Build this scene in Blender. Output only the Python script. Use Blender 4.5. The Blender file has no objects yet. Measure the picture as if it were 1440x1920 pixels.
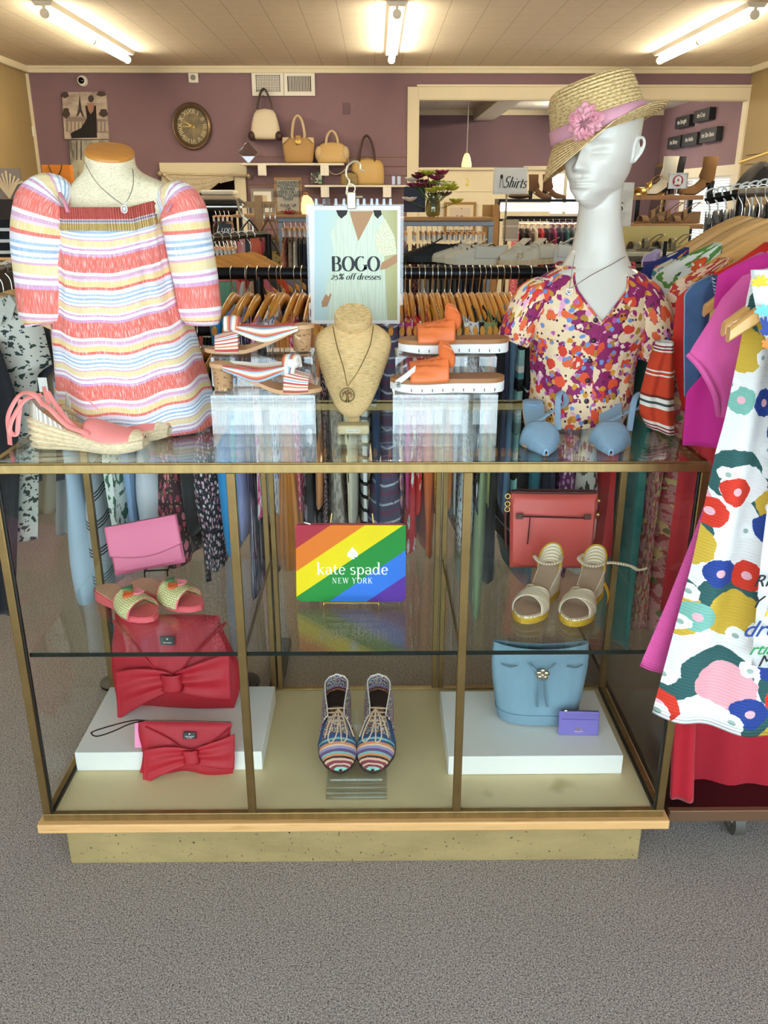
import bpy, math, random
from mathutils import Vector as V, Matrix, noise
from math import sin, cos, pi, tan, atan, sqrt, exp, radians as rad
S = bpy.context.scene
COL = S.collection
# ---------------------------------------------------------------- camera
F, CX, CY = 1600.0, 720.0, 960.0
CAMZ, PITCH, YAW = 1.436, rad(20.18), rad(0.57)
cd = bpy.data.cameras.new('camera'); cam = bpy.data.objects.new('camera', cd); COL.objects.link(cam)
cam.location = (0, 0, CAMZ); cam.rotation_euler = (pi/2-PITCH, 0, -YAW)
cd.sensor_fit = 'VERTICAL'; cd.sensor_height = 24; cd.lens = 24*F/1920; cd.clip_start = .05
S.camera = cam
# ---------------------------------------------------------------- light and exposure
S.view_settings.view_transform = 'Standard'; S.view_settings.look = 'None'
S.view_settings.exposure = 1.1; S.view_settings.gamma = 1; S.view_settings.use_curve_mapping = False
SKY, TUBE = 2.8, 25.0
w = bpy.data.worlds.new('sky'); S.world = w; w.use_nodes = True
w.node_tree.nodes['Background'].inputs[0].default_value = (.95, .975, 1, 1)
w.node_tree.nodes['Background'].inputs[1].default_value = SKY
S.cycles.use_denoising = True
S.cycles.max_bounces = 10; S.cycles.transparent_max_bounces = 40; S.cycles.diffuse_bounces = 4
S.cycles.glossy_bounces = 4; S.cycles.transmission_bounces = 6; S.cycles.caustics_reflective = False; S.cycles.caustics_refractive = False
S.cycles.sample_clamp_indirect = 6
# ---------------------------------------------------------------- measuring: a photo pixel (1440x1920) at a known depth Y, in metres
def P(x, y, Y):
    a, b = (x-CX)/F, (y-CY)/F
    fy, fz = cos(PITCH)+(-b)*sin(PITCH), -sin(PITCH)+(-b)*cos(PITCH)
    dx, dy = a*cos(YAW)+fy*sin(YAW), -a*sin(YAW)+fy*cos(YAW)
    k = Y/dy
    return V((dx*k, Y, CAMZ+fz*k))
def PZ(x, y, z):                     # the same on a level plane z
    a, b = (x-CX)/F, (y-CY)/F
    fy, fz = cos(PITCH)-b*sin(PITCH), -sin(PITCH)-b*cos(PITCH)
    dx, dy = a*cos(YAW)+fy*sin(YAW), -a*sin(YAW)+fy*cos(YAW)
    k = (z-CAMZ)/fz
    return V((dx*k, dy*k, z))
def lerp(a, b, t): return a+(b-a)*t
def interp(tab, x):                  # piecewise smooth table
    if x <= tab[0][0]: return tab[0][1]
    for (a, p), (b, q) in zip(tab, tab[1:]):
        if x <= b:
            t = (x-a)/(b-a); t = t*t*(3-2*t)*.5+t*.5
            return p+(q-p)*t
    return tab[-1][1]
def sp(pts, n=8):                    # Catmull-Rom through points
    pts = [V(p) for p in pts]; out = []
    for i in range(len(pts)-1):
        p0 = pts[max(i-1, 0)]; p1 = pts[i]; p2 = pts[i+1]; p3 = pts[min(i+2, len(pts)-1)]
        for k in range(n):
            t = k/n
            out.append(.5*((2*p1)+(p2-p0)*t+(2*p0-5*p1+4*p2-p3)*t*t+(3*p1-p0-3*p2+p3)*t**3))
    return out+[pts[-1]]
# ---------------------------------------------------------------- materials
def lin(c):
    if isinstance(c, str): c = [int(c[i:i+2], 16) for i in (0, 2, 4)]
    return tuple(((v/255+.055)/1.055)**2.4 if v > 10 else v/255/12.92 for v in c)+(1,)
class NT:
    def __init__(s, name):
        s.m = bpy.data.materials.new(name); s.m.use_nodes = True; s.t = s.m.node_tree; s.b = s.t.nodes['Principled BSDF']
    def n(s, typ, ins={}, **props):
        q = s.t.nodes.new('ShaderNode'+typ)
        for k, v in props.items(): setattr(q, k, v)
        for k, v in ins.items(): s.set(q.inputs[k], v)
        return q
    def set(s, sock, v):
        if isinstance(v, bpy.types.NodeSocket): s.t.links.new(v, sock)
        else: sock.default_value = v
    def math(s, op, a, b=0.0, c=None):
        q = s.n('Math', {0: a, 1: b}, operation=op)
        if c is not None: s.set(q.inputs[2], c)
        return q.outputs[0]
    def mix(s, f, a, b, mode='MIX'):
        q = s.n('MixRGB', {0: f, 1: a, 2: b}, blend_type=mode); return q.outputs[0]
    def ramp(s, f, stops, const=True):
        q = s.n('ValToRGB', {0: f}); e = q.color_ramp
        e.interpolation = 'CONSTANT' if const else 'LINEAR'
        for i, (p, c) in enumerate(stops):
            el = e.elements[i] if i < 2 else e.elements.new(p)
            el.position = p; el.color = lin(c)
        while len(e.elements) > max(len(stops), 1): e.elements.remove(e.elements[-1])
        return q.outputs[0]
    def coord(s, kind='UV', scale=(1, 1, 1), distort=0, dscale=20, loc=(0, 0, 0)):
        c = s.n('TexCoord').outputs[kind]
        c = s.n('Mapping', {0: c, 1: loc, 3: scale}).outputs[0]
        if distort:
            nz = s.n('TexNoise', {0: c, 'Scale': dscale, 'Detail': 3.0}).outputs[1]
            o = s.n('VectorMath', {0: nz, 1: (.5, .5, .5)}, operation='SUBTRACT').outputs[0]
            o = s.n('VectorMath', {0: o, 3: distort}, operation='SCALE').outputs[0]
            c = s.n('VectorMath', {0: c, 1: o}, operation='ADD').outputs[0]
        return c
MATS = {}
def mat(name, col, rough=.6, metal=0, var=None, bump=None, coord='Object', spec=None, sheen=0, coat=0, emit=0, ecol=None, layers=(), rnd=0):
    """one procedural material; layers is a list of pattern layers laid over col."""
    if name in MATS: return MATS[name]
    q = NT(name); b = q.b
    c = lin(col); base = c
    cs = None
    for L in layers:
        k = L[0]; o = L[-1] if isinstance(L[-1], dict) else {}
        uv = q.coord(o.get('co', coord), o.get('sc', (1, 1, 1)), o.get('di', 0), o.get('ds', 20), o.get('lo', (0, 0, 0)))
        if k == 'stripe':               # axis, period, [(pos, colour)]
            x = q.n('SeparateXYZ', {0: uv}).outputs[L[1]]
            x = q.math('FRACT', q.math('MULTIPLY', x, 1/L[2]))
            base = q.ramp(x, L[3], not o.get('soft'))
        elif k == 'line':               # axis, period, width fraction, colour
            x = q.n('SeparateXYZ', {0: uv}).outputs[L[1]]
            x = q.math('FRACT', q.math('MULTIPLY', x, 1/L[2]))
            base = q.mix(q.math('LESS_THAN', x, L[3]), base, lin(L[4]))
        elif k == 'vor':                # scale, threshold, colour(s)
            v = q.n('TexVoronoi', {'Vector': uv, 'Scale': L[1], 'Randomness': o.get('rnd', 1)}, voronoi_dimensions=o.get('dim', '3D'))
            f = q.math('LESS_THAN', v.outputs['Distance'], L[2])
            if isinstance(L[3], list):
                r = q.n('SeparateXYZ', {0: v.outputs['Color']}).outputs[0]
                cc = q.ramp(r, [(i/len(L[3]), h) for i, h in enumerate(L[3])])
                if o.get('some'):       # only a share of the cells
                    g = q.n('SeparateXYZ', {0: v.outputs['Color']}).outputs[1]
                    f = q.math('MULTIPLY', f, q.math('LESS_THAN', g, o['some']))
            else:
                cc = lin(L[3])
                if o.get('some'):
                    g = q.n('SeparateXYZ', {0: v.outputs['Color']}).outputs[1]
                    f = q.math('MULTIPLY', f, q.math('LESS_THAN', g, o['some']))
            base = q.mix(f, base, cc)
        elif k == 'noise':              # scale, threshold, colour
            v = q.n('TexNoise', {'Vector': uv, 'Scale': L[1], 'Detail': o.get('det', 2.0)}).outputs[0]
            f = q.math('GREATER_THAN', v, L[2])
            if o.get('soft'): f = q.n('MapRange', {0: v, 1: L[2]-o['soft'], 2: L[2]+o['soft']}).outputs[0]
            base = q.mix(f, base, lin(L[3]))
    if var:                             # (scale, amount[, stretch])
        uv = q.coord(coord, var[2] if len(var) > 2 else (1, 1, 1))
        v = q.n('TexNoise', {'Vector': uv, 'Scale': var[0], 'Detail': 5.0, 'Roughness': .65}).outputs[0]
        f = q.n('MapRange', {0: v, 1: .25, 2: .75, 3: 1-var[1], 4: 1+var[1]}).outputs[0]
        hs = q.n('HueSaturation', {'Value': f, 'Color': base}); base = hs.outputs[0]
    if rnd:                             # each object its own shade
        r = q.n('MapRange', {0: q.n('ObjectInfo').outputs['Random'], 3: 1-rnd, 4: 1+rnd}).outputs[0]
        base = q.n('HueSaturation', {'Value': r, 'Color': base}).outputs[0]
    q.set(b.inputs['Base Color'], base)
    b.inputs['Roughness'].default_value = rough; b.inputs['Metallic'].default_value = metal
    if spec is not None: b.inputs['Specular IOR Level'].default_value = spec
    if sheen: b.inputs['Sheen Weight'].default_value = sheen
    if coat: b.inputs['Coat Weight'].default_value = coat
    if emit:
        b.inputs['Emission Color'].default_value = lin(ecol or col); b.inputs['Emission Strength'].default_value = emit
    if bump:                            # (kind, scale, strength, distance[, stretch])
        uv = q.coord(coord, bump[4] if len(bump) > 4 else (1, 1, 1))
        if bump[0] == 'noise': h = q.n('TexNoise', {'Vector': uv, 'Scale': bump[1], 'Detail': 4.0}).outputs[0]
        elif bump[0] == 'vor': h = q.n('TexVoronoi', {'Vector': uv, 'Scale': bump[1]}).outputs[0]
        elif bump[0] == 'weave':
            x = q.n('SeparateXYZ', {0: uv})
            ss = [q.math('SINE', q.math('MULTIPLY', x.outputs[i], bump[1]*6.283)) for i in (0, 1, 2)]
            h = q.math('ADD', q.math('MULTIPLY', ss[0], ss[1]), q.math('MULTIPLY', ss[2], ss[0]))
        else:
            x = q.n('SeparateXYZ', {0: uv}).outputs[{'x': 0, 'y': 1, 'z': 2}[bump[0]]]
            h = q.math('SINE', q.math('MULTIPLY', x, bump[1]*6.283))
        bn = q.n('Bump', {'Height': h, 'Strength': bump[2], 'Distance': bump[3]})
        q.set(b.inputs['Normal'], bn.outputs[0])
    MATS[name] = q.m
    return q.m
def glass(name, tint=(255, 255, 255), refl=1.0, ior=1.5, rough=0.0):
    """clear pane: mirror-like reflection by Fresnel over straight-through transmission."""
    if name in MATS: return MATS[name]
    q = NT(name); q.t.nodes.remove(q.b)
    g = q.n('NewGeometry')
    d = q.n('VectorMath', {0: g.outputs['Incoming'], 1: g.outputs['Normal']}, operation='DOT_PRODUCT').outputs['Value']
    d = q.math('POWER', q.math('SUBTRACT', 1.0, q.math('ABSOLUTE', d)), 5.0)
    r0 = ((ior-1)/(ior+1))**2
    f = q.math('MULTIPLY', q.math('MULTIPLY_ADD', d, 1-r0, r0), refl)
    f = q.math('MINIMUM', f, 1.0)
    tr = q.n('BsdfTransparent', {0: lin(tint)}).outputs[0]
    gl = q.n('BsdfGlossy', {0: (1, 1, 1, 1), 'Roughness': rough}).outputs[0]
    mx = q.n('MixShader', {0: f, 1: tr, 2: gl}).outputs[0]
    q.t.links.new(mx, q.t.nodes['Material Output'].inputs[0])
    MATS[name] = q.m
    return q.m
# ---------------------------------------------------------------- mesh building
class B:
    def __init__(s): s.v = []; s.f = []; s.u = []; s.m = []; s.k = 0
    def face(s, idx, uv=None):
        s.f.append(tuple(idx)); s.m.append(s.k)
        s.u.append(uv or [(s.v[i][0]+s.v[i][1]*.3, s.v[i][2]+s.v[i][1]*.3) for i in idx])
    def rings(s, R, closed=True, cap=(1, 1), uv=None):
        n = len(R[0]); o = len(s.v)
        per = sum((V(a)-V(b)).length for a, b in zip(R[len(R)//2], R[len(R)//2][1:]+R[len(R)//2][:1]))
        vs = [0]
        for a, b in zip(R, R[1:]):
            vs.append(vs[-1]+(sum((V(p) for p in b), V((0, 0, 0)))/n-sum((V(p) for p in a), V((0, 0, 0)))/n).length)
        for r in R: s.v += [tuple(p) for p in r]
        m = n if closed else n-1
        g = uv or (lambda i, j: (i/m*per, vs[j]))
        for j in range(len(R)-1):
            for i in range(m):
                i2 = (i+1) % n
                s.face((o+j*n+i, o+j*n+i2, o+(j+1)*n+i2, o+(j+1)*n+i), [g(i, j), g(i+1, j), g(i+1, j+1), g(i, j+1)])
        if closed and cap[0]: s.face([o+i for i in range(n)][::-1])
        if closed and cap[1]: s.face([o+(len(R)-1)*n+i for i in range(n)])
        return s
    def grid(s, fn, nu, nv, cu=False, uvf=None):
        n = nu if cu else nu+1
        R = [[fn(i/nu, j/nv) for i in range(n)] for j in range(nv+1)]
        if uvf: return s.rings(R, cu, (0, 0), lambda i, j: uvf(i/nu, j/nv))
        return s.rings(R, cu, (0, 0))
    def box(s, a, b):
        x0, y0, z0 = a; x1, y1, z1 = b; o = len(s.v)
        s.v += [(x, y, z) for z in (z0, z1) for y in (y0, y1) for x in (x0, x1)]
        for q in ((0, 2, 3, 1), (4, 5, 7, 6), (0, 1, 5, 4), (2, 6, 7, 3), (0, 4, 6, 2), (1, 3, 7, 5)): s.face([o+i for i in q])
        return s
    def cbox(s, c, d): return s.box([c[i]-d[i]/2 for i in (0, 1, 2)], [c[i]+d[i]/2 for i in (0, 1, 2)])
    def tube(s, pts, r, n=8, cap=True, up=None, flat=1.0, closed=False):
        pts = [V(p) for p in pts]; R = []; nrm = None
        for i, p in enumerate(pts):
            if closed: t = (pts[(i+1) % len(pts)]-pts[i-1])
            else: t = (pts[min(i+1, len(pts)-1)]-pts[max(i-1, 0)])
            t = t.normalized() if t.length > 1e-9 else V((0, 0, 1))
            if up is not None: nrm = V(up)-t*V(up).dot(t)
            elif nrm is None:
                a = V((0, 0, 1)) if abs(t.z) < .9 else V((1, 0, 0)); nrm = a-t*a.dot(t)
            else: nrm = nrm-t*nrm.dot(t)
            nrm = nrm.normalized() if nrm.length > 1e-6 else V((1, 0, 0))
            bi = t.cross(nrm); rr = r(i/(len(pts)-1)) if callable(r) else (r[i] if isinstance(r, (list, tuple)) else r)
            R.append([p+nrm*(rr*flat*cos(2*pi*k/n))+bi*(rr*sin(2*pi*k/n)) for k in range(n)])
        if closed: R.append(R[0])
        return s.rings(R, True, (cap and not closed, cap and not closed))
    def lathe(s, prof, n=24, c=(0, 0, 0), cap=(1, 1), sx=1, sy=1):
        return s.rings([[(c[0]+r*sx*cos(2*pi*i/n), c[1]+r*sy*sin(2*pi*i/n), c[2]+z) for i in range(n)] for r, z in prof], True, cap)
    def sph(s, c, r, n=12, m=8):
        if not isinstance(r, (tuple, list)): r = (r, r, r)
        return s.rings([[(c[0]+r[0]*max(sin(pi*j/m), .01)*cos(2*pi*i/n), c[1]+r[1]*max(sin(pi*j/m), .01)*sin(2*pi*i/n), c[2]-r[2]*cos(pi*j/m)) for i in range(n)] for j in range(m+1)])
    def prism(s, pts, ax, a, b):
        def q(p, h): return {'x': (h, p[0], p[1]), 'y': (p[0], h, p[1]), 'z': (p[0], p[1], h)}[ax]
        return s.rings([[q(p, a) for p in pts], [q(p, b) for p in pts]])
    def quad(s, a, b, c, d, uv=True):
        o = len(s.v); s.v += [tuple(a), tuple(b), tuple(c), tuple(d)]; s.face((o, o+1, o+2, o+3), [(0, 0), (1, 0), (1, 1), (0, 1)] if uv else None)
        return s
    def xf(s, M, i0=0):
        for i in range(i0, len(s.v)): s.v[i] = tuple(M @ V(s.v[i]))
        return s
    def off(s, fn, i0=0):
        for i in range(i0, len(s.v)): s.v[i] = tuple(fn(V(s.v[i])))
        return s
    def build(s, name, mats, parent=None, loc=None, rot=None, smooth=True, ang=40, bevel=0, seg=2, sub=0, solid=0, soff=-1, remesh=0, sm=0):
        me = bpy.data.meshes.new(name); me.from_pydata(s.v, [], s.f)
        ul = me.uv_layers.new(name='UVMap')
        ul.data.foreach_set('uv', [c for u in s.u for p in u for c in (p[0], p[1])])
        for m in (mats if isinstance(mats, (list, tuple)) else [mats]): me.materials.append(m)
        me.polygons.foreach_set('material_index', s.m)
        if smooth:
            me.polygons.foreach_set('use_smooth', [True]*len(s.f))
            if not sub and not remesh: me.set_sharp_from_angle(angle=rad(ang))
        me.update(); me.validate()
        o = bpy.data.objects.new(name, me); COL.objects.link(o)
        if parent: o.parent = parent
        if loc is not None: o.location = loc
        if rot is not None: o.rotation_euler = rot
        if solid: m = o.modifiers.new('solid', 'SOLIDIFY'); m.thickness = solid; m.offset = soff
        if bevel: m = o.modifiers.new('bevel', 'BEVEL'); m.width = bevel; m.segments = seg; m.limit_method = 'ANGLE'; m.angle_limit = rad(40)
        if sub: m = o.modifiers.new('sub', 'SUBSURF'); m.levels = sub; m.render_levels = sub
        if remesh:
            m = o.modifiers.new('remesh', 'REMESH'); m.mode = 'VOXEL'; m.voxel_size = remesh; m.use_smooth_shade = True
        if sm: m = o.modifiers.new('smooth', 'SMOOTH'); m.iterations = sm; m.factor = .5
        return o
def tag(o, label, cat, group=None):
    o['label'] = label; o['category'] = cat
    if group: o['group'] = group
    return o
def thing(name, label, cat, loc=(0, 0, 0), rz=0, group=None, rot=None):
    o = bpy.data.objects.new(name, None); COL.objects.link(o); o.empty_display_size = .05
    o.location = loc; o.rotation_euler = rot or (0, 0, rz)
    return tag(o, label, cat, group)
def struct(o): o['kind'] = 'structure'; return o
def copy_tree(o, parent=None):
    c = o.copy(); COL.objects.link(c)
    if parent: c.parent = parent
    for ch in [k for k in o.children]: copy_tree(ch, c)
    return c
def dup(o, label, loc, rz=None, group=None, rot=None, scale=None):
    c = copy_tree(o); c['label'] = label; c.location = loc
    if rz is not None: c.rotation_euler = (0, 0, rz)
    if rot is not None: c.rotation_euler = rot
    if scale: c.scale = scale
    if group: c['group'] = group
    return c
def part_label(o, s): o['label'] = s; return o
def RZ(a): return Matrix.Rotation(a, 4, 'Z')
def RX(a): return Matrix.Rotation(a, 4, 'X')
def RY(a): return Matrix.Rotation(a, 4, 'Y')
def T(x, y, z): return Matrix.Translation((x, y, z))
# ---------------------------------------------------------------- lettering
def txt(name, body, size, m, parent=None, loc=(0, 0, 0), rot=(pi/2, 0, 0), shear=0, align='CENTER', ext=.0004, spacing=1, lab=None):
    cu = bpy.data.curves.new(name, 'FONT'); cu.body = body; cu.size = size; cu.align_x = align; cu.align_y = 'CENTER'
    cu.extrude = ext; cu.shear = shear; cu.space_character = spacing; cu.resolution_u = 3
    cu.materials.append(m); o = bpy.data.objects.new(name, cu); COL.objects.link(o)
    dg = bpy.context.evaluated_depsgraph_get(); me = bpy.data.meshes.new_from_object(o.evaluated_get(dg)); me.name = name
    bpy.data.objects.remove(o); bpy.data.curves.remove(cu)
    o = bpy.data.objects.new(name, me); COL.objects.link(o)
    o.parent = parent; o.location = loc; o.rotation_euler = rot
    return o
# a small broad-nib serif alphabet: strokes ('l', points...) and ('a', cx, cy, rx, ry, from, to); widths follow the stroke's direction
def sv(x, y): return ('s', x, y)
GL = {
 'B': (.72, [('l', .16, 0, .16, 1), ('h', .06, 1, .36, 1), ('h', .06, 0, .36, 0), ('h', .16, .52, .36, .52), ('a', .34, .76, .22, .24, 90, -90), ('a', .36, .26, .26, .26, 90, -90)]),
 'O': (.84, [('a', .42, .5, .34, .5, 0, 360)]),
 'G': (.84, [('a', .42, .5, .34, .5, 55, 335), ('l', .72, .1, .72, .42), ('h', .56, .42, .84, .42)]),
 '2': (.52, [('a', .24, .48, .17, .17, 160, -20), ('l', .41, .42, .06, .02), ('h', .06, .02, .44, .02)]),
 '5': (.5, [('h', .14, .62, .42, .62), ('l', .14, .62, .12, .36), ('a', .22, .18, .2, .24, 110, -140)]),
 '%': (.8, [('a', .18, .72, .1, .17, 0, 360), ('a', .58, .2, .1, .17, 0, 360), ('l', .6, .9, .16, 0)]),
 'o': (.54, [('a', .26, .28, .2, .28, 0, 360)]),
 'f': (.36, [('l', .16, 0, .16, .7), ('a', .3, .72, .14, .22, 180, 40), ('h', .03, .54, .34, .54)]),
 'd': (.6, [('a', .24, .28, .19, .28, 0, 360), ('l', .45, .95, .45, .02), ('h', .34, .95, .46, .95), ('h', .45, .02, .58, .02)]),
 'r': (.44, [('l', .12, 0, .12, .54), ('h', .03, .54, .12, .54), ('h', .03, 0, .22, 0), ('a', .28, .38, .16, .17, 180, 50)]),
 'e': (.5, [('h', .08, .3, .42, .3), ('a', .25, .28, .19, .28, 5, 320)]),
 's': (.42, [('a', .2, .42, .14, .13, 40, 270), ('a', .2, .14, .15, .15, 90, -150)]),
 'k': (.6, [('l', .12, 0, .12, .95), ('h', .03, .95, .12, .95), ('h', .03, 0, .22, 0), ('h', .14, .24, .42, .54), ('h', .34, .54, .52, .54), ('l', .24, .34, .48, 0), ('h', .4, 0, .58, 0)]),
 'a': (.52, [('a', .22, .4, .17, .15, 150, 0), ('l', .39, .4, .39, .04), ('a', .22, .16, .16, .16, 40, 320), ('h', .39, .02, .52, .02)]),
 't': (.38, [('l', .15, .74, .15, .12), ('a', .25, .14, .1, .13, 180, 320), ('h', .03, .54, .32, .54)]),
 'p': (.6, [('l', .13, -.36, .13, .54), ('h', .03, .54, .13, .54), ('h', .03, -.36, .24, -.36), ('a', .32, .28, .19, .27, 130, -140)]),
 'N': (.86, [('h', .06, .98, .24, .98), ('h', .16, 0, .16, 1), ('h', .06, 0, .26, 0), ('l', .18, 1, .66, 0), ('h', .68, 0, .68, 1), ('h', .58, 1, .78, 1)]),
 'E': (.66, [('l', .16, 0, .16, 1), ('h', .06, 1, .54, 1), ('h', .06, 0, .56, 0), ('h', .16, .52, .42, .52), ('h', .54, 1, .54, .84), ('h', .56, 0, .56, .16), ('h', .42, .42, .42, .62)]),
 'W': (1.1, [('l', .12, 1, .36, 0), ('h', .36, 0, .56, 1), ('l', .56, 1, .78, 0), ('h', .78, 0, 1, 1), ('h', .02, 1, .22, 1), ('h', .46, 1, .64, 1), ('h', .9, 1, 1.08, 1)]),
 'Y': (.78, [('l', .12, 1, .38, .46), ('h', .66, 1, .38, .46), ('l', .38, .46, .38, 0), ('h', .02, 1, .24, 1), ('h', .56, 1, .76, 1), ('h', .28, 0, .48, 0)]),
 'R': (.76, [('l', .16, 0, .16, 1), ('h', .06, 1, .36, 1), ('h', .06, 0, .26, 0), ('h', .16, .5, .36, .5), ('a', .34, .75, .22, .25, 90, -90), ('l', .36, .5, .64, 0), ('h', .6, 0, .74, 0)]),
 'K': (.8, [('l', .16, 0, .16, 1), ('h', .06, 1, .26, 1), ('h', .06, 0, .26, 0), ('h', .18, .36, .58, 1), ('h', .5, 1, .7, 1), ('l', .34, .58, .64, 0), ('h', .56, 0, .76, 0)]),
 'S': (.6, [('a', .29, .74, .2, .24, 35, 270), ('a', .27, .26, .22, .26, 90, -150)]),
 'h': (.56, [('l', .12, 0, .12, .95), ('a', .27, .36, .15, .2, 180, 0), ('l', .42, .36, .42, .02)]),
 'i': (.26, [('l', .12, .02, .12, .54), ('l', .12, .74, .12, .8)]),
 'A': (.78, [('h', .1, 0, .38, 1), ('l', .38, 1, .66, 0), ('h', .2, .36, .56, .36), ('h', .02, 0, .2, 0), ('h', .54, 0, .76, 0)]),
 'L': (.64, [('l', .16, 0, .16, 1), ('h', .06, 1, .28, 1), ('h', .06, 0, .54, 0), ('h', .54, 0, .54, .2)]),
 ' ': (.28, []),
}
def serif(name, body, h, m, parent, loc, rot=(pi/2, 0, 0), thick=.17, thin=.035, shear=0, space=0, width=None):
    b = B(); x = 0
    adv = sum(GL[c][0]+space for c in body); k = (width/(adv*h)) if width else 1
    for ch in body:
        a, strokes = GL[ch]
        for st in strokes:
            if st[0] == 'a':
                _, cx, cy, rx, ry, a0, a1 = st; nn = max(6, int(abs(a1-a0)/12))
                pts = [(cx+rx*cos(rad(lerp(a0, a1, i/nn))), cy+ry*sin(rad(lerp(a0, a1, i/nn)))) for i in range(nn+1)]
                wid = lambda d: thin+(thick-thin)*abs(d.y)**1.6
            else:
                pts = [(st[i], st[i+1]) for i in range(1, len(st), 2)]
                wid = (lambda d: thick) if st[0] == 'l' else (lambda d: thin)
            L, R = [], []
            for i, p in enumerate(pts):
                d = V(pts[min(i+1, len(pts)-1)])-V(pts[max(i-1, 0)]); d.normalize(); d = V((d.x, d.y)); nn2 = V((-d.y, d.x)); ww = wid(d)/2
                L.append(V(p)+nn2*ww); R.append(V(p)-nn2*ww)
            o = len(b.v)
            for q in L+R: b.v.append(((x+q.x+q.y*shear-adv/2)*h*k, q.y*h, 0))
            c = len(L)
            for i in range(c-1): b.face((o+i, o+i+1, o+c+i+1, o+c+i))
        x += a+space
    return b.build(name, m, parent, loc, rot, smooth=False, solid=.0004, soff=0)
# ================================================================ ROOM
ZC, YB = 2.90, 11.3                     # ceiling height, back wall
XL, XR, YF = -4.12, 4.5, -1.3
carpet = mat('carpet', '8a7e76', .95, layers=[('noise', 330, .53, 'cbbfb3', {'co': 'Object', 'soft': .08, 'det': 3.0}), ('noise', 260, .60, '4f4842', {'co': 'Object', 'soft': .05, 'lo': (3, 1, 0), 'det': 3.0}), ('noise', 300, .64, '9c8d98', {'co': 'Object', 'soft': .03, 'lo': (9, 4, 0)})], var=(1.1, .07), bump=('noise', 420, .5, .004))
purple = mat('purple_paint', '856973', .75, var=(2, .05), bump=('noise', 60, .08, .002))
cream = mat('cream_paint', 'e6dcc0', .55, var=(3, .03))
mustard = mat('tan_paint', 'a08b62', .75, var=(2, .04))
tile = mat('ceiling_tile', 'dfd4c1', .8, layers=[('line', 0, .305, .02, 'b3a68f'), ('line', 1, .305, .012, 'b3a58c')], var=(9, .05), bump=('noise', 180, .12, .002))
white_p = mat('white_paint', 'efece4', .5)
def wallbox(name, a, b, m): return struct(B().box(a, b).build(name, m, smooth=False))
wallbox('floor', (-6, YF-.2, -.1), (6.5, 16, 0), carpet)
wallbox('ceiling', (XL-.1, YF-.2, ZC), (XR+.1, YB+.1, ZC+.1), tile)
wallbox('wall_left', (XL-.1, YF, 0), (XL, YB+.1, ZC), mustard)
wallbox('wall_right', (XR, YF, 0), (XR+.1, YB, ZC), mustard)
# back wall with the wide opening into the next room and the doorway behind the valance
ox0, ox1 = P(783, 300, YB).x, P(1388, 300, YB).x
oz0, oz1 = 0.0, P(1000, 186, YB).z
dx0, dx1 = P(322, 340, YB).x, P(440, 340, YB).x
dz1 = P(380, 330, YB).z
bw = B()
bw.box((XL, YB, 0), (dx0, YB+.12, ZC)).box((dx0, YB, dz1), (dx1, YB+.12, ZC)).box((dx1, YB, 0), (ox0, YB+.12, ZC)).box((ox0, YB, oz1), (ox1, YB+.12, ZC)).box((ox1, YB, 0), (XR, YB+.12, ZC))
struct(bw.build('wall_back', purple, smooth=False))
t = B().box((XL, YB-.05, ZC-.075), (XR, YB, ZC)).box((XL, YB-.07, ZC-.03), (XR, YB-.05, ZC))
struct(t.build('trim_1', cream, bevel=.006))
struct(B().box((XL, YF, ZC-.075), (XL+.05, YB-.07, ZC)).build('trim_2', cream, bevel=.006))
struct(B().box((XR-.05, YF, ZC-.075), (XR, YB-.07, ZC)).build('trim_3', cream, bevel=.006))
struct(B().box((XL+.001, YB-.03, 0), (XL+.03, YB-.001, ZC-.08)).build('trim_4', cream))
# opening casing
tw = .13
oc = B().box((ox0-tw, YB-.03, 0), (ox0, YB-.001, oz1+tw)).box((ox1, YB-.03, 0), (ox1+tw, YB-.001, oz1+tw)).box((ox0, YB-.03, oz1), (ox1, YB-.001, oz1+tw)).box((ox0-.02, YB-.045, oz1+tw), (ox1+.15, YB-.001, oz1+tw+.025))
oc.box((ox0-.012, YB-.02, 0), (ox0+.012, YB+.13, oz1)).box((ox1-.012, YB-.02, 0), (ox1+.012, YB+.13, oz1)).box((ox0, YB-.02, oz1-.012), (ox1, YB+.13, oz1+.012))
struct(oc.build('trim_5', cream, bevel=.004, smooth=False))
# half wall in the opening
hz = P(900, 314, YB).z; hx1 = P(1036, 330, YB).x
struct(B().box((ox0+.012, YB+.01, 0), (hx1, YB+.1, hz-.03)).box((ox0+.012, YB-.02, hz-.03), (hx1+.02, YB+.13, hz)).box((ox0+.012, YB+.0, hz-.28), (hx1, YB+.012, hz-.26)).build('trim_6', cream, smooth=False, bevel=.003))
two = txt('house_number', '2', .12, mat('yellow_number', 'e8d84a', .5), None, P(876, 342, YB-.002)); tag(two, 'small yellow number two fixed to the cream half wall', 'number')
# door casing beside the slat wall
dz = B().box((dx0-.12, YB-.03, 0), (dx0, YB-.001, dz1)).box((dx1, YB-.03, 0), (dx1+.14, YB-.001, dz1)).box((dx0-.13, YB-.035, dz1), (dx1+.16, YB-.001, dz1+.15))
struct(dz.build('door_1', cream, smooth=False, bevel=.004))
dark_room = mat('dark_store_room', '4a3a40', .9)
struct(B().box((dx0-.4, YB+1.5, 0), (dx1+.4, YB+1.55, ZC)).box((dx0-.45, YB+.12, 0), (dx0-.4, YB+1.5, ZC)).box((dx1+.4, YB+.12, 0), (dx1+.45, YB+1.5, ZC)).box((dx0-.4, YB+.12, ZC), (dx1+.4, YB+1.5, ZC+.05)).build('wall_store', dark_room, smooth=False))
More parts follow.
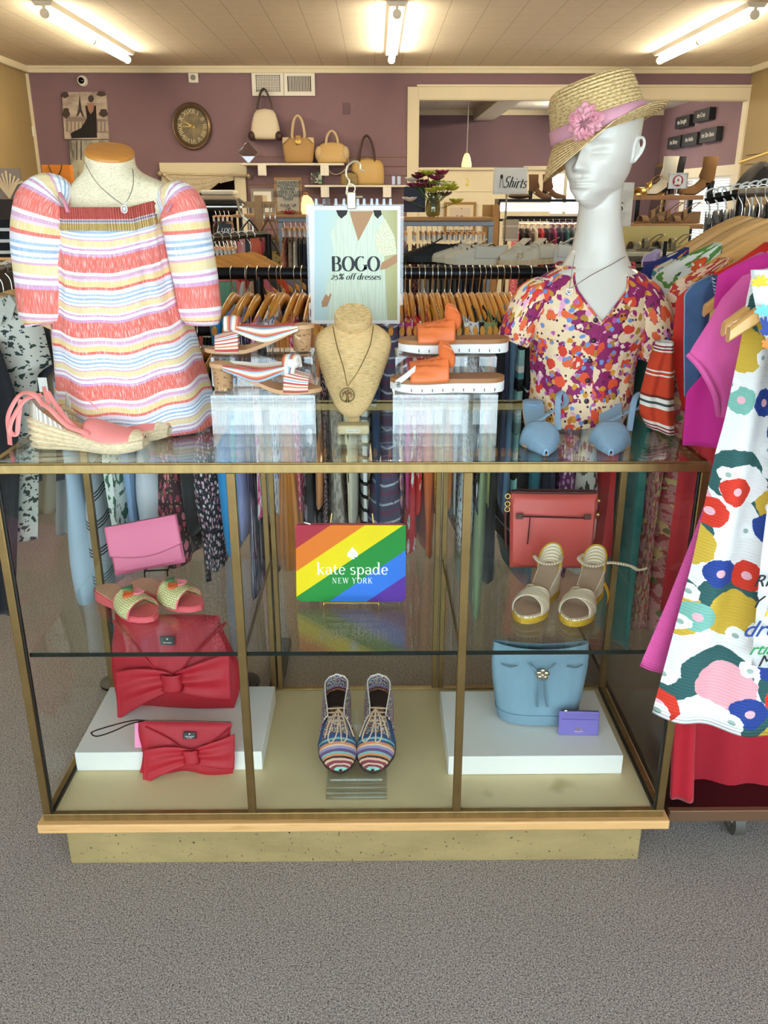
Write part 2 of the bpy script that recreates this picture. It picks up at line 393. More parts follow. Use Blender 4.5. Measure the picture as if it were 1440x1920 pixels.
# slat wall panels: grooves are real gaps between boards
sx0, sx1 = P(462, 350, YB).x+.02, ox0-tw-.005
st_ = B(); zt = P(600, 279, YB).z
nb = int(zt/.105)
for i in range(nb):
    z1 = zt-i*.105
    st_.box((sx0, YB-.02, z1-.093), (sx1, YB-.001, z1))
st_.box((sx0, YB-.006, .0), (sx1, YB-.0005, zt))
slat = mat('slat_board', '81656f', .6)
groove = mat('slat_groove', 'a9825f', .6)
so = st_.build('wall_slat', [slat, groove], smooth=False)
for p in so.data.polygons[-6:]: p.material_index = 1
struct(so)
sr = B()
for i in range(8):
    z1 = 2.02-i*.105
    sr.box((XR-.02, 6.0, z1-.093), (XR-.001, YB-.15, z1))
struct(sr.build('wall_slat_right', mustard, smooth=False))
# next room
Y2 = 15.2
wallbox('wall_far', (ox0-3, Y2, 0), (XR+.3, Y2+.1, ZC), purple)
wx = XR+.18
# right wall of the next room with its window opening
wy0, wy1, wz0, wz1 = 11.95, 13.7, .75, 1.72
wr = B().box((wx, YB+.12, 0), (wx+.1, wy0, ZC)).box((wx, wy1, 0), (wx+.1, Y2, ZC)).box((wx, wy0, 0), (wx+.1, wy1, wz0)).box((wx, wy0, wz1), (wx+.1, wy1, ZC))
struct(wr.build('wall_far_right', purple, smooth=False))
wallbox('wall_far_left', (ox0-3.1, YB+.12, 0), (ox0-3, Y2, ZC), purple)
wallbox('ceiling_far', (ox0-3, YB+.12, ZC-.12), (wx+.1, Y2, ZC), mat('white_tile', 'e2dccb', .7, layers=[('line', 0, .305, .02, 'b9ac93'), ('line', 1, .305, .02, 'b9ac93')]))
bmx = P(948, 200, 12.6).x
struct(B().box((bmx-.16, YB+.13, ZC-.28), (bmx+.16, Y2, ZC-.12)).build('beam_1', cream, bevel=.005))
struct(B().box((ox0-3, Y2-.06, ZC-.2), (wx, Y2-.001, ZC-.12)).build('trim_7', cream))
blind = mat('white_blind', 'f2f0e8', .5)
wf = B().box((wx-.03, wy0-.12, wz1), (wx-.001, wy1+.12, wz1+.13)).box((wx-.03, wy0-.12, wz0-.1), (wx-.001, wy0, wz1)).box((wx-.03, wy1, wz0-.1), (wx-.001, wy1+.12, wz1)).box((wx-.05, wy0-.14, wz0-.1), (wx-.001, wy1+.14, wz0))
wfo = struct(wf.build('window_1', cream, smooth=False, bevel=.003))
for k in range(1):
    bl = B()
    for i in range(26):
        z = wz0+.02+i*.037
        bl.box((wx+.01, wy0+.01, z), (wx+.035, wy1-.01, z+.003))
        for vi in range(len(bl.v)-8, len(bl.v)):
            x, y, zz = bl.v[vi]; bl.v[vi] = (x, y, zz-(x-wx-.02)*.9)
    bl.box((wx+.005, wy0+.01, wz1-.04), (wx+.045, wy1-.01, wz1))
    bo = bl.build('blind_slats', blind, wfo, smooth=False); bo['label'] = 'white horizontal blind slats'
B().box((wx+.06, wy0, wz0), (wx+.065, wy1, wz1)).build('pane', glass('window_glass', (235, 245, 250)), wfo, smooth=False)
# far window in the far wall, bright behind the boots
# storefront behind the camera: low sill, tall panes, mullions
fr = mat('storefront_metal', '6b6258', .5, .6)
fw = B().box((XL, YF-.1, 0), (XR, YF, .12)).box((XL, YF-.1, 2.45), (XR, YF, ZC)).box((XL, YF-.1, .12), (XL+.5, YF, 2.45)).box((XR-.5, YF-.1, .12), (XR, YF, 2.45))
fo = struct(fw.build('wall_front', mustard, smooth=False))
mf = B()
for x in (-3.6, -2.3, -1.05, -.28, .55, 1.35, 2.6, 3.95): mf.box((x-.03, YF-.08, .12), (x+.03, YF-.02, 2.45))
mo = struct(mf.build('window_2', fr, smooth=False))
B().box((XL+.5, YF-.055, .12), (XR-.5, YF-.05, 2.45)).build('pane', glass('window_glass'), mo, smooth=False)
# ---------------------------------------------------------------- fluorescent fixtures
tube_m = mat('fluorescent_tube', 'fff6dc', .4, emit=TUBE, ecol='fff0cf')
fix_m = mat('fixture_enamel', 'e3dccb', .4)
def fixture(label, x, y0, y1, zc=ZC, n=2):
    r = thing('fluorescent_light', label, 'light', (x, (y0+y1)/2, zc), group='ceiling fluorescents')
    h = (y1-y0)/2
    B().prism([(-.085, 0), (.085, 0), (.06, -.035), (-.06, -.035)], 'y', -h-.02, h+.02).build('housing', fix_m, r)
    for k in range(n):
        a, b = -h+k*2*h/n, -h+(k+1)*2*h/n
        B().tube([(0, a+.02, -.083), (0, b-.02, -.083)], .033, 14).build('tube', tube_m, r)
        for y in (a+.012, b-.012): B().tube([(0, y-.012, -.083), (0, y+.012, -.083)], .037, 14).box((-.012, y-.01, -.08), (.012, y+.01, -.03)).build('socket', fix_m, r)
    return r
xl, xc, xr = P(240, 113, 10.2).x, P(734, 108, 10.2).x, P(1236, 116, 10.2).x
for nm, x in (('by the tan wall with the canvas picture', xl), ('over the middle of the shop', xc), ('over the hat and the wide opening', xr)):
    fixture('long white fluorescent tube light '+nm, x, 7.75, 10.2)
fixture('fluorescent light over the aisle on the tan wall side', -2.4, 4.6, 7.05)
fixture('fluorescent light over the aisle on the dress rack side', xr, 4.6, 7.05)
fixture('short fluorescent light in the next room beyond the opening', P(960, 205, 13).x+.9, 12.3, 14.4, ZC-.12)
# ================================================================ DISPLAY CASE
Y0, Y1 = 1.55, 2.075
cx0, cx1 = P(80, 1524, Y0).x, P(1244, 1524, Y0).x
TOPZ, DECK, SHELF = .963, .15, .552
bronze = mat('aged_brass', 'a98d5a', .36, .85, var=(14, .22, (3, 3, .6)), bump=('noise', 240, .1, .001, (1, 1, 8)))
bronze_d = mat('bronze_post', '8a6f44', .4, .8, var=(10, .2))
kick_m = mat('brass_kick_plate', 'bfa772', .42, .4, layers=[('noise', 130, .71, '4a3c22', {'co': 'Object'}), ('noise', 46, .74, 'c0ad78', {'co': 'Object'})], var=(5, .22, (1, 1, 2.5)), bump=('noise', 4, .5, .02, (1.6, 1, .8)))
pine = mat('pine_trim', 'e6b274', .5, var=(9, .12, (.5, 6, 8)), layers=[('noise', 22, .66, 'c98f52', {'co': 'Object', 'sc': (.3, 4, 6), 'soft': .08})])
deckm = mat('laminate_deck', 'd9c597', .5, var=(2.2, .05), layers=[('noise', 7, .72, 'b7a272', {'co': 'Object', 'soft': .05})])
glass_m = glass('case_glass', (254, 255, 254), .2, 1.5)
shelf_m = glass('shelf_glass', (252, 255, 253), 1.0, 1.5)
edge_m = mat('dark_glass_edge', '0d1a17', .15)
gasket = mat('black_gasket', '15130f', .5)
case = thing('display_case', 'long brass-framed glass showcase standing on the grey carpet', 'display case', ((cx0+cx1)/2, Y0, 0))
ccx = case.location.x
hw = (cx1-cx0)/2; D = Y1-Y0
B().prism([(-hw+.036, .02), (hw-.036, .02), (hw-.036, D-.02), (-hw+.036, D-.02)], 'z', 0, .114).build('kick_plate', kick_m, case, bevel=.002)
B().box((-hw-.012, -.014, .114), (hw+.012, D+.012, .137)).build('wood_trim', pine, case, bevel=.003)
B().box((-hw+.004, .004, .137), (hw-.004, D-.004, DECK)).build('deck', deckm, case)
def bar(n, a, b, m=bronze): return B().box(a, b).build(n, m, case, bevel=.0015)
for z0, z1 in ((.137, .155), (TOPZ-.018, TOPZ)):
    bar('rail', (-hw, 0, z0), (hw, .014, z1)); bar('rail', (-hw, D-.014, z0), (hw, D, z1))
    bar('rail', (-hw, .014, z0), (-hw+.014, D-.014, z1)); bar('rail', (hw-.014, .014, z0), (hw, D-.014, z1))
for sx in (-1, 1):
    for y in (0, D-.017):
        x = sx*(hw-.0085)
        bar('post', (x-.0085, y, .155), (x+.0085, y+.017, TOPZ-.018), bronze_d)
for sx in (-1, 1):
    x = sx*(2*hw-.017)/6
    bar('post', (x-.0088, .001, .155), (x+.0088, .013, TOPZ-.018), bronze_d)
    for dx in (-.012, .006): bar('sliding_door_frame', (x*.98+dx-.007, D-.016, .155), (x*.98+dx+.007, D-.004, TOPZ-.018), bronze_d)
g = lambda n, a, b: B().box(a, b).build(n, shelf_m if n in ('glass_shelf', 'top_glass') else glass_m, case, smooth=False)
for k in (-1, 0, 1):
    w3 = (2*hw-.034)/3; x = k*w3
    g('front_pane', (x-w3/2+.004, .005, .155), (x+w3/2-.004, .0085, TOPZ-.018))
    g('back_pane', (x-w3/2+.004, D-.01, .155), (x+w3/2-.004, D-.0065, TOPZ-.018))
for sx in (-1, 1):
    x = sx*(hw-.008); g('end_pane', (x-.002, .018, .155), (x+.002, D-.018, TOPZ-.018))
    x = sx*(hw-.0185)
    bar('gasket', (x-.0025, .004, .155), (x+.0025, .012, TOPZ-.018), gasket)
    bar('gasket', (x-.003, .014, .15), (x+.003, D-.017, .159), gasket)
tg = g('top_glass', (-hw+.003, .003, TOPZ), (hw-.003, D-.003, TOPZ+.005))
bar('top_trim', (-hw, 0, TOPZ), (hw, .003, TOPZ+.0035), bronze); bar('top_trim', (-hw, D-.003, TOPZ), (hw, D, TOPZ+.0055), bronze)
TOPS = TOPZ+.0055
# one glass shelf across the bays, each pane with its dark front edge, on slim brackets
for k in (-1, 0, 1):
    w3 = (2*hw-.05)/3; x = k*(w3+.004)
    sh = g('glass_shelf', (x-w3/2, .016, SHELF-.007), (x+w3/2, D-.022, SHELF))
    B().box((x-w3/2, .0145, SHELF-.009), (x+w3/2, .016, SHELF)).build('shelf_edge', edge_m, sh, smooth=False)
for sx in (-1, 1):
    x = sx*(2*hw-.017)/6
    B().box((x-.003, .014, SHELF-.016), (x+.003, D-.02, SHELF-.0075)).build('shelf_bracket', bronze_d, case)
SH = SHELF+.0005
# white display blocks on the deck
blk = mat('white_melamine', 'e9e6df', .45)
def block(label, pf0, pf1, pb0, pb1, hgt):
    a, b = PZ(*pf0, DECK+.001), PZ(*pf1, DECK+.001)
    yb = PZ(*pb0, DECK+hgt).y
    o = B().box((a.x, (a.y+b.y)/2, DECK+.0006), (b.x, min(yb, Y1-.03), DECK+hgt)).build('display_block', blk, bevel=.0015)
    return tag(o, label, 'display block')
block('low white display block under the red bow bags', (146, 1442), (492, 1446), (232, 1288), (0, 0), .052)
block('low white display block under the blue bucket bag', (840, 1453), (1165, 1450), (826, 1296), (0, 0), .052)
BLK = DECK+.0525

# ================================================================ ACRYLIC RISERS AND STANDS
acr = glass('acrylic', (253, 254, 254), 1.5, 1.49)
acr_e = glass('acrylic_edge', (253, 254, 253), 1.4, 1.5, .02)
def riser(label, x0, x1, y0, y1, z0, z1):
    r = thing('acrylic_riser', label, 'riser', ((x0+x1)/2, y0, z0), group='clear acrylic risers'); w = (x1-x0)/2; d = y1-y0; h = z1-z0; t = .003
    b = B().box((-w, 0, 0), (w, t, h)); b.build('wall', acr, r, smooth=False)
    B().box((-w, d-t, 0), (w, d, h)).build('wall', acr, r, smooth=False)
    B().box((-w, t, 0), (-w+t, d-t, h)).build('wall', acr, r, smooth=False)
    B().box((w-t, t, 0), (w, d-t, h)).build('wall', acr, r, smooth=False)
    B().box((-w, 0, h), (w, d, h+t)).build('top', acr, r, smooth=False)
    e = B()
    e.tube([(-w, 0, h), (w, 0, h), (w, d, h), (-w, d, h)], .0022, 6, closed=True)
    e.build('polished_edge', acr_e, r)
    for px in (-w, w): B().tube([(px, .001, 0), (px, .001, h)], .0018, 6).build('polished_edge', acr_e, r)
    return r
ya = 1.72
def xz(x, y, Y): q = P(x, y, Y); return q.x, q.z
lx0, lx1 = xz(400, 800, 1.66)[0], xz(592, 800, 1.66)[0]; LZ = TOPS
l1 = xz(400, 742, 1.66)[1]
riser('lower clear acrylic riser box under the striped knot slides', lx0, lx1, 1.655, 1.83, LZ, l1)
l2 = xz(400, 672, 1.72)[1]
riser('upper clear acrylic riser box lifting one striped knot slide', xz(397, 700, 1.72)[0], xz(586, 700, 1.72)[0], 1.722, 1.83, l1+.0055, l2)
rx0, rx1 = xz(737, 800, 1.66)[0], xz(930, 800, 1.66)[0]
riser('lower clear acrylic riser box under the orange slides', rx0, rx1, 1.655, 1.83, LZ, l1)
riser('upper clear acrylic riser box lifting one orange slide', xz(742, 700, 1.72)[0], xz(930, 700, 1.72)[0], 1.722, 1.83, l1+.0055, l2)
RT, RT2 = l1+.0056, l2+.0056
# ================================================================ SHOES
def outline(L, W, n=28, heel=.36, waist=.30, toe=.5, point=0, square=.0):
    """half widths of a sole from heel (t=0) to toe (t=1)."""
    tab = [(0, 0), (.03, heel*.62), (.10, heel*.95), (.18, heel), (.45, waist), (.70, toe), (.80, toe*(.97 if not point else .68)), (.90, toe*.74 if not point else toe*.34), (.965, toe*.45 if not point else toe*.12), (1, .0)]
    return lambda t: max(W*interp(tab, t), .0006)
def curve_c(t, bend): return bend*sin(pi*min(max(t, 0), 1))
def sole(L, hw_, zb, zt, n=36, bend=0, t0=0, t1=1, grow=0, m=5, uvs=1):
    """solid between zb(t) and zt(t) over the outline, toe along +X."""
    b = B(); R = []
    for i in range(n+1):
        t = lerp(t0, t1, i/n); x = (t-.5)*L; w_ = hw_(t)+grow; c = curve_c(t, bend); a, z = zb(t), zt(t)
        r = []
        for k in range(m+1): r.append((x, c-w_+2*w_*k/m, z))
        for k in range(m+1): r.append((x, c+w_-2*w_*k/m, a))
        R.append(r)
    return b.rings(R)
def vamp(L, hw_, zt, t0, t1, rise, n=16, m=18, bend=0, out=.002, tuck=.004, open_=0, thick=.0016, skew=0, uvk=1, box=1.0):
    """band arching over the foot between t0 and t1; rise(t) is its height; open_ >0 leaves the top open by that angle."""
    b = B()
    def fn(u, v):
        a = lerp(pi+.0, 0, u) if not open_ else (lerp(pi, pi/2+open_, u*2) if u < .5 else lerp(pi/2-open_, 0, u*2-1))
        t = lerp(t0, t1, v)+skew*(u-.5)
        w_ = hw_(min(max(t, 0), 1))+out
        return ((t-.5)*L, curve_c(t, bend)+math.copysign(abs(cos(a))**box, cos(a))*w_, zt(t)-tuck*(1-sin(a))+rise(v)*abs(sin(a))**.8)
    return b.grid(fn, m, n, uvf=lambda u, v: (u*.12*uvk, v*(t1-t0)*L*uvk))
rope = mat('jute_rope', 'ead3ab', .85, bump=('noise', 130, .5, .003, (1, 1, 3)), var=(90, .25, (1, 1, 3)))
def placed(r, loc, rz, lab=None): r.location = loc; r.rotation_euler = (0, 0, rz); return r
# ---- pink wedge espadrilles
pinkl = mat('salmon_pink_leather', 'f08d86', .45)
canvas_w = mat('dotted_canvas', 'efe6d6', .8, coord='UV', layers=[('vor', 260, .33, '8d7f6d', {'rnd': 0, 'dim': '2D', 'co': 'UV'})])
tanl = mat('tan_lining', 'd3a376', .55)
def wedge(label, loc, rz):
    r = thing('wedge_espadrille', label, 'shoe', loc, rz, 'salmon wedge espadrilles'); L = .238
    hw_ = outline(L, .076, heel=.42, waist=.37, toe=.5)
    zt = lambda t: lerp(.062, .017, min(max((t-.12)/.56, 0), 1)**.85)+.004*max(0, t-.8)/.2
    zb = lambda t: .007*max(0, (t-.82)/.18)**1.5
    rp = sole(L, hw_, zb, zt, 40, grow=.001)
    b = rp.build('rope_wedge', rope, r)
    # rope courses
    for k in range(5):
        f = (k+.5)/5
        pts = []
        for sgn, rng in ((-1, range(1, 36)), (1, range(35, 0, -1))):
            for i in rng:
                t = i/36; pts.append(((t-.5)*L, sgn*(hw_(t)+.0012), lerp(zb(t), zt(t), f)))
        B().tube(pts, lambda q: .0058 if k else .005, 6, closed=True, flat=.9).off(lambda p: p).build('rope_course', rope, b)
    sole(L, hw_, lambda t: zt(t), lambda t: zt(t)+.003, 30, grow=-.003).build('insole', tanl, r)
    z2 = lambda t: zt(t)+.002
    v = vamp(L, hw_, z2, .50, .985, lambda v: lerp(.034, .006, v**1.5)*(1-.3*(1-v)**6), 18, 20, thick=.002, out=.001)
    v.off(lambda p: V((p.x-.022*(1-abs(p.y)/.04)*0, p.y, p.z)))
    v.build('toe_upper', pinkl, r, solid=.0016)
    vamp(L, hw_, z2, .9, .993, lambda v: lerp(.017, .005, v), 8, 18, out=.0022).build('rope_toe_cap', rope, r, solid=.001)
    b = B()
    def fn(u, v):
        a = lerp(-.72*pi, .72*pi, u)
        t = .13-.13*cos(a)*1.0+(.17 if abs(a) > pi/2 else 0)*((abs(a)-pi/2)/(.22*pi)); w_ = hw_(min(max(t, .05), 1))
        h = .042*(1-(abs(a)/(.72*pi))**2.2)+.002
        return ((t-.5)*L+.008*v*cos(a), w_*sin(a)*(1-.12*v) if abs(a) < pi/2 else w_*(1 if a > 0 else -1)*(1-.1*v), zt(t)-.001+h*v)
    b.grid(fn, 36, 8, uvf=lambda u, v: (u*.16, v*.05)).build('heel_counter', canvas_w, r, solid=.0016)
    # ties: two ribbons from the counter, crossed, one trailing behind
    z0 = .112
    B().tube(sp([(-.06, -.03, .092), (-.075, -.012, z0), (-.09, .012, z0+.004), (-.1, .03, .095)]), .0042, 6, flat=.3, up=(0, 0, 1)).build('tie_loop', pinkl, r)
    return r, L
def tie(r, pts, w_=.0048): B().tube(sp(pts, 8), w_, 8, flat=.28, up=(.2, -.6, .7)).build('tie', pinkl, r)
a0 = PZ(172, 838, TOPS)
w1, L = wedge('salmon pink wedge espadrille nearest the glass edge with trailing ties', (a0.x-.002, a0.y-.0, TOPS+.0005), rad(-9))
tie(w1, [(-.072, -.03, .088), (-.085, -.037, .112), (-.118, -.03, .108), (-.142, -.04, .07), (-.15, -.035, .03), (-.155, -.03, .006)])
tie(w1, [(-.078, -.02, .108), (-.105, -.035, .1), (-.13, -.046, .065), (-.138, -.05, .04), (-.125, -.05, .034), (-.12, -.045, .06), (-.115, -.034, .1)])
tie(w1, [(-.074, -.034, .096), (-.05, -.044, .085), (-.02, -.045, .055), (.01, -.04, .042), (.018, -.036, .036), (-.005, -.034, .044), (-.03, -.034, .07), (-.07, -.012, .112)])
a1 = PZ(225, 818, TOPS)
w2, L = wedge('salmon pink wedge espadrille lying behind its mate', (a1.x-.005, a1.y+.015, TOPS+.0005), rad(-13))
tie(w2, [(-.072, -.03, .088), (-.06, -.04, .1), (-.03, -.044, .08), (.0, -.04, .05), (.012, -.036, .04)])
# ---- striped knot slides with cork block heels
cork = mat('cork', 'b98d62', .8, layers=[('noise', 120, .62, '7d5636', {'co': 'Object', 'sc': (1, 1, 2)}), ('noise', 90, .66, 'dcb78a', {'co': 'Object', 'lo': (4, 0, 0)})])
stripe_c = [(0, 'c8604f'), (.1, 'f3ede2'), (.2, 'd98a5f'), (.3, 'e9d9c4'), (.38, 'c8504a'), (.5, 'f6f2ea'), (.58, '8fb6cf'), (.66, 'f6efe6'), (.74, 'd7735c'), (.86, 'efe6d8')]
stripe_f = mat('striped_strap_cloth', 'd98a5f', .7, coord='UV', layers=[('stripe', 0, .034, stripe_c, {'co': 'UV'})])
strands = [mat('strand_'+n, c, .7) for n, c in (('red', 'c85a4c'), ('white', 'f3ede2'), ('orange', 'd98a5f'), ('blue', '9dbfd4'), ('cream', 'ead9c2'))]
def knot_slide(label, loc, rz, flip=1):
    r = thing('knot_slide', label, 'shoe', loc, rz, 'striped knot slides'); L = .225
    hw_ = outline(L, .07, heel=.36, waist=.32, toe=.52)
    zb = lambda t: .046*(1-min(max((t-.14)/.5, 0), 1))**1.35+.003*max(0, t-.85)
    zt = lambda t: zb(t)+.008
    sole(L, hw_, zb, zt, 34).build('footbed', tanl, r, bevel=.001)
    B().rings([[((.115-.5)*L+.021*k*cos(2*pi*i/20)*(1), .022*k*sin(2*pi*i/20), z) for i in range(20)] for z, k in ((0, .86), (.022, .92), (.046, 1.0))]).build('cork_heel', cork, r)
    z2 = lambda t: zt(t)
    vamp(L, hw_, z2, .69, .9, lambda v: lerp(.038, .024, v)*1.0, 12, 22, out=.0015).build('toe_strap', stripe_f, r, solid=.0015)
    # bands running back to the heel side
    for sg in (-1, 1):
        b = B()
        for k in range(7):
            b.k = (k*3+(sg > 0)) % 5
            f = k/6
            b.tube(sp([(.055, sg*.01, .05+.004*sin(k)), (.03, sg*(.026+.004*f), .05-.012*f), (-.01, sg*(.032), .045-.02*f), (-.05, sg*.029, .048-.012*f), (-.078, sg*.026, .05-.004*f)], 5), .0032, 6)
        b.build('side_strap', strands, r)
    kn = B()
    for k in range(9):
        kn.k = k*2 % 5
        a = (k/8-.5)*1.5
        kn.tube(sp([(.05+.012*sin(a), -.022+.005*cos(k), .040), (.052+.016*sin(a), -.012, .060+.004*cos(a)), (.054+.019*sin(a), .004, .064+.004*cos(a)), (.056+.016*sin(a), .02, .046)], 6), .0042, 6)
    kn.sph((.054, -.004, .056), (.017, .02, .012), 14, 8)
    kn.build('knot', strands, r)
    return r
q = P(487, 661, 1.765)
k1 = knot_slide('striped knot slide on the upper acrylic riser, cork heel toward the sign', (q.x, 1.775, RT2), rad(186))
q = P(500, 736, 1.69)
k2 = knot_slide('striped knot slide on the lower acrylic riser, cork heel toward the linen dress form', (q.x, 1.685, RT), rad(-6))
# ---- orange slides with a white sole
orange = mat('orange_leather', 'e8783f', .45, bump=('noise', 40, .15, .003))
brownf = mat('tan_footbed', 'a8703f', .55)
white_r = mat('white_rubber', 'f1efea', .5)
black_l = mat('black_detail', '1b1a1a', .5)
def orange_slide(label, loc, rz, tag_=0):
    r = thing('bow_slide', label, 'shoe', loc, rz, 'orange bow slides'); L = .228
    hw_ = outline(L, .082, heel=.42, waist=.38, toe=.5)
    wv = lambda t: .0165+.006*sin(pi*min(t/.5, 1))*0+.003*(1-t)
    sole(L, hw_, lambda t: .003*max(0, (t-.75)/.25)**2, wv, 34, grow=.0015).build('white_sole', white_r, r, bevel=.002)
    for sg in (-1, 1):
        nt = B()
        for i in range(9):
            t = .1+.09*i
            nt.cbox(((t-.5)*L, sg*(hw_(t)+.0016), .006), (.0016, .0014, .006))
        nt.build('sole_notches', black_l, r)
    sole(L, hw_, wv, lambda t: wv(t)+.009, 34).build('footbed', brownf, r, bevel=.002)
    z2 = lambda t: wv(t)+.008
    vp = vamp(L, hw_, z2, .5, .83, lambda v: lerp(.044, .026, v)*(1-.12*sin(v*pi)), 18, 30, out=.0035)
    vp.off(lambda p: V((p.x, p.y*(1+.018*sin(p.y*300)), p.z+.0022*sin(p.y*380+p.x*60)*min(1, max(0, (p.z-.03)*60)))))
    vp.build('strap', orange, r, solid=.0022)
    # gathered knot and the two bow leaves standing up from the strap
    for sg in (-1, 1):
        b = B()
        def fn(u, v):
            a = 2*pi*u; s = sin(pi*min(v*.93+.07, 1))**.7
            return (.012-.02*v+.006*sin(a)*s*1.5+.02*s*cos(a)*.5, sg*(.006+.026*v)+.003*sin(3*a)*v, .058+.030*v*(1-.3*v)+.023*s*cos(a))
        b.grid(fn, 20, 10, True).build('bow_leaf', orange, r)
    B().sph((.012, 0, .058), (.013, .011, .011), 14, 8).build('knot', orange, r)
    return r
q = P(850, 660, 1.77)
o1 = orange_slide('orange slide with a bow and white sole on the upper acrylic riser', (q.x, 1.775, RT2), rad(180))
q = P(838, 735, 1.69)
o2 = orange_slide('orange slide with a price sticker on the lower acrylic riser', (q.x, 1.69, RT), rad(180))
sticker = mat('paper_label', 'f2eee6', .6)
st = B().grid(lambda u, v: (.065+.04*v, .036+.006*sin(v*pi)+(-.001), .042-.03*v+.013*u), 2, 8).build('price_sticker', sticker, o2, solid=.0004)
bl = B()
for i in range(9): bl.quad(*[(.095+.004*u_-(.0)+z_*.0, .0382+.002, .012+.0013*i+z_) for u_, z_ in ((0, 0), (1.5+(i % 3)*.3, 0), (1.5+(i % 3)*.3, .0007), (0, .0007))])
bl.build('barcode', black_l, st, smooth=False)
# ---- pale denim pointed slingbacks, toes to the viewer
denimb = mat('pale_blue_denim', '8fb0c8', .7, bump=('noise', 400, .25, .001), var=(120, .08))
blueins = mat('pale_blue_insole', '8aa9bf', .5)
def sling(label, loc, rz, sgn):
    r = thing('slingback_heel', label, 'shoe', loc, rz, 'pale blue slingbacks'); L = .235
    hw_ = outline(L, .072, heel=.33, waist=.30, toe=.53, point=1)
    zb = lambda t: .055*(1-min(max((t-.10)/.5, 0), 1))**1.4
    zt = lambda t: zb(t)+.004
    sole(L, hw_, zb, zt, 40).build('sole', tanl, r)
    sole(L, hw_, zt, lambda t: zt(t)+.002, 30, grow=-.001, t1=.9).build('insole', blueins, r)
    v = vamp(L, hw_, zt, .6, .997, lambda v: lerp(.040, .006, v**1.2), 22, 24, out=.0015, box=.55)
    v.off(lambda p: V((p.x-.012*(abs(p.y)/.036)**2*(1 if p.x < .06 else max(0, 1-(p.x-.06)/.03)), p.y, p.z)))
    v.build('pointed_toe', denimb, r, solid=.0018)
    B().rings([[((.085-.5)*L+.012*k*cos(2*pi*i/16)-.004*(1-z/.055), .013*k*sin(2*pi*i/16), z) for i in range(16)] for z, k in ((0, .8), (.02, .72), (.04, 1), (.057, 1.5))]).build('heel', denimb, r)
    B().tube(sp([(.028, sgn*.036, .03), (-.01, sgn*.04, .05), (-.05, sgn*.046, .078), (-.075, sgn*.058, .086), (-.07, sgn*.066, .074), (-.045, sgn*.058, .062), (-.02, sgn*.03, .056), (.0, sgn*.012, .05), (.022, -sgn*.01, .042)], 8), .006, 8, flat=.25, up=(0, 0, 1)).off(lambda p: p).build('heel_strap', denimb, r)
    B().tube([(-.012+.006*cos(a), sgn*.022, .053+.007*sin(a)) for a in [2*pi*k/16 for k in range(16)]], .0012, 6, closed=True).build('buckle', mat('steel', 'b8b8b4', .25, 1), r)
    return r
q = PZ(1022, 850, TOPS)
sling('pale blue slingback heel beside the orange slides, pointed toe toward the front', (q.x+.002, q.y+.096, TOPS+.0005), rad(-92), 1)
q = PZ(1150, 850, TOPS)
sling('pale blue slingback heel beside the striped scarf, pointed toe toward the front', (q.x+.016, q.y+.094, TOPS+.0005), rad(-103), 1)
# ---- pink slides with a pineapple on woven straps, on the glass shelf
pinkp = mat('coral_patent', 'e9646c', .3)
nude = mat('nude_insole', 'd9a884', .5)
raffia = mat('woven_raffia', 'e3d9a0', .75, coord='UV', layers=[('vor', 190, .3, '8a8a4a', {'rnd': .25, 'dim': '2D', 'co': 'UV'})], bump=('vor', 190, .5, .002))
orangef = mat('orange_felt', 'e0642e', .7); greenf = mat('green_felt', '4f7d4a', .7); pinkf = mat('pink_felt', 'e8838c', .7)
def fruit_slide(label, loc, rz):
    r = thing('woven_strap_slide', label, 'shoe', loc, rz, 'pink slides with woven straps'); L = .215
    hw_ = outline(L, .074, heel=.4, waist=.36, toe=.53)
    zt = lambda t: .012+.012*(1-min(max((t-.2)/.4, 0), 1))
    sole(L, hw_, lambda t: .001+.012*(1-min(max((t-.27)/.12, 0), 1))*0, zt, 34).build('coral_sole', pinkp, r, bevel=.001)
    sole(L, hw_, zt, lambda t: zt(t)+.0022, 30, grow=-.004, t0=.03, t1=.68).build('insole', nude, r)
    sole(L, hw_, zt, lambda t: zt(t)+.002, 20, grow=-.003, t0=.68, t1=.985).build('toe_pad', pinkp, r)
    rise = lambda v: lerp(.036, .03, v)
    s = vamp(L, hw_, zt, .5, .82, rise, 14, 26, out=.002)
    s.build('woven_strap', raffia, r, solid=.002)
    for t0, t1 in ((.488, .505), (.812, .83)): vamp(L, hw_, zt, t0, t1, lambda v: .0365 if t0 < .6 else .0305, 2, 24, out=.0032).build('strap_piping', pinkp, r, solid=.001)
    for dx, dy, m in ((.028, -.012, orangef), (.034, .012, pinkf)):
        f = B()
        for i in range(9):
            a = pi*(i/8)-pi/2
            f.tube([(dx-.008, dy, .053), (dx+.008+.006*cos(a), dy+.012*sin(a), .052-.03*abs(dy)*0-.004)], lambda q: lerp(.001, .0034, q), 6)
        f.build('felt_fruit', m, r)
    f = B()
    for i in range(7):
        a = (i/6-.5)*2.6
        f.tube([(.022, 0, .054), (.014-.008*cos(a), .016*sin(a), .0565)], lambda q: lerp(.0032, .0012, q), 6)
    f.build('felt_leaves', greenf, r)
    return r
q = PZ(240, 1140, SH)
fruit_slide('coral slide with a fruit motif beside the end glass of the showcase', (q.x-.004, q.y+.002, SH), rad(-42))
q = PZ(312, 1130, SH)
fruit_slide('coral slide with a fruit motif nearer the brass post', (q.x-.001, q.y+.016, SH), rad(-32))
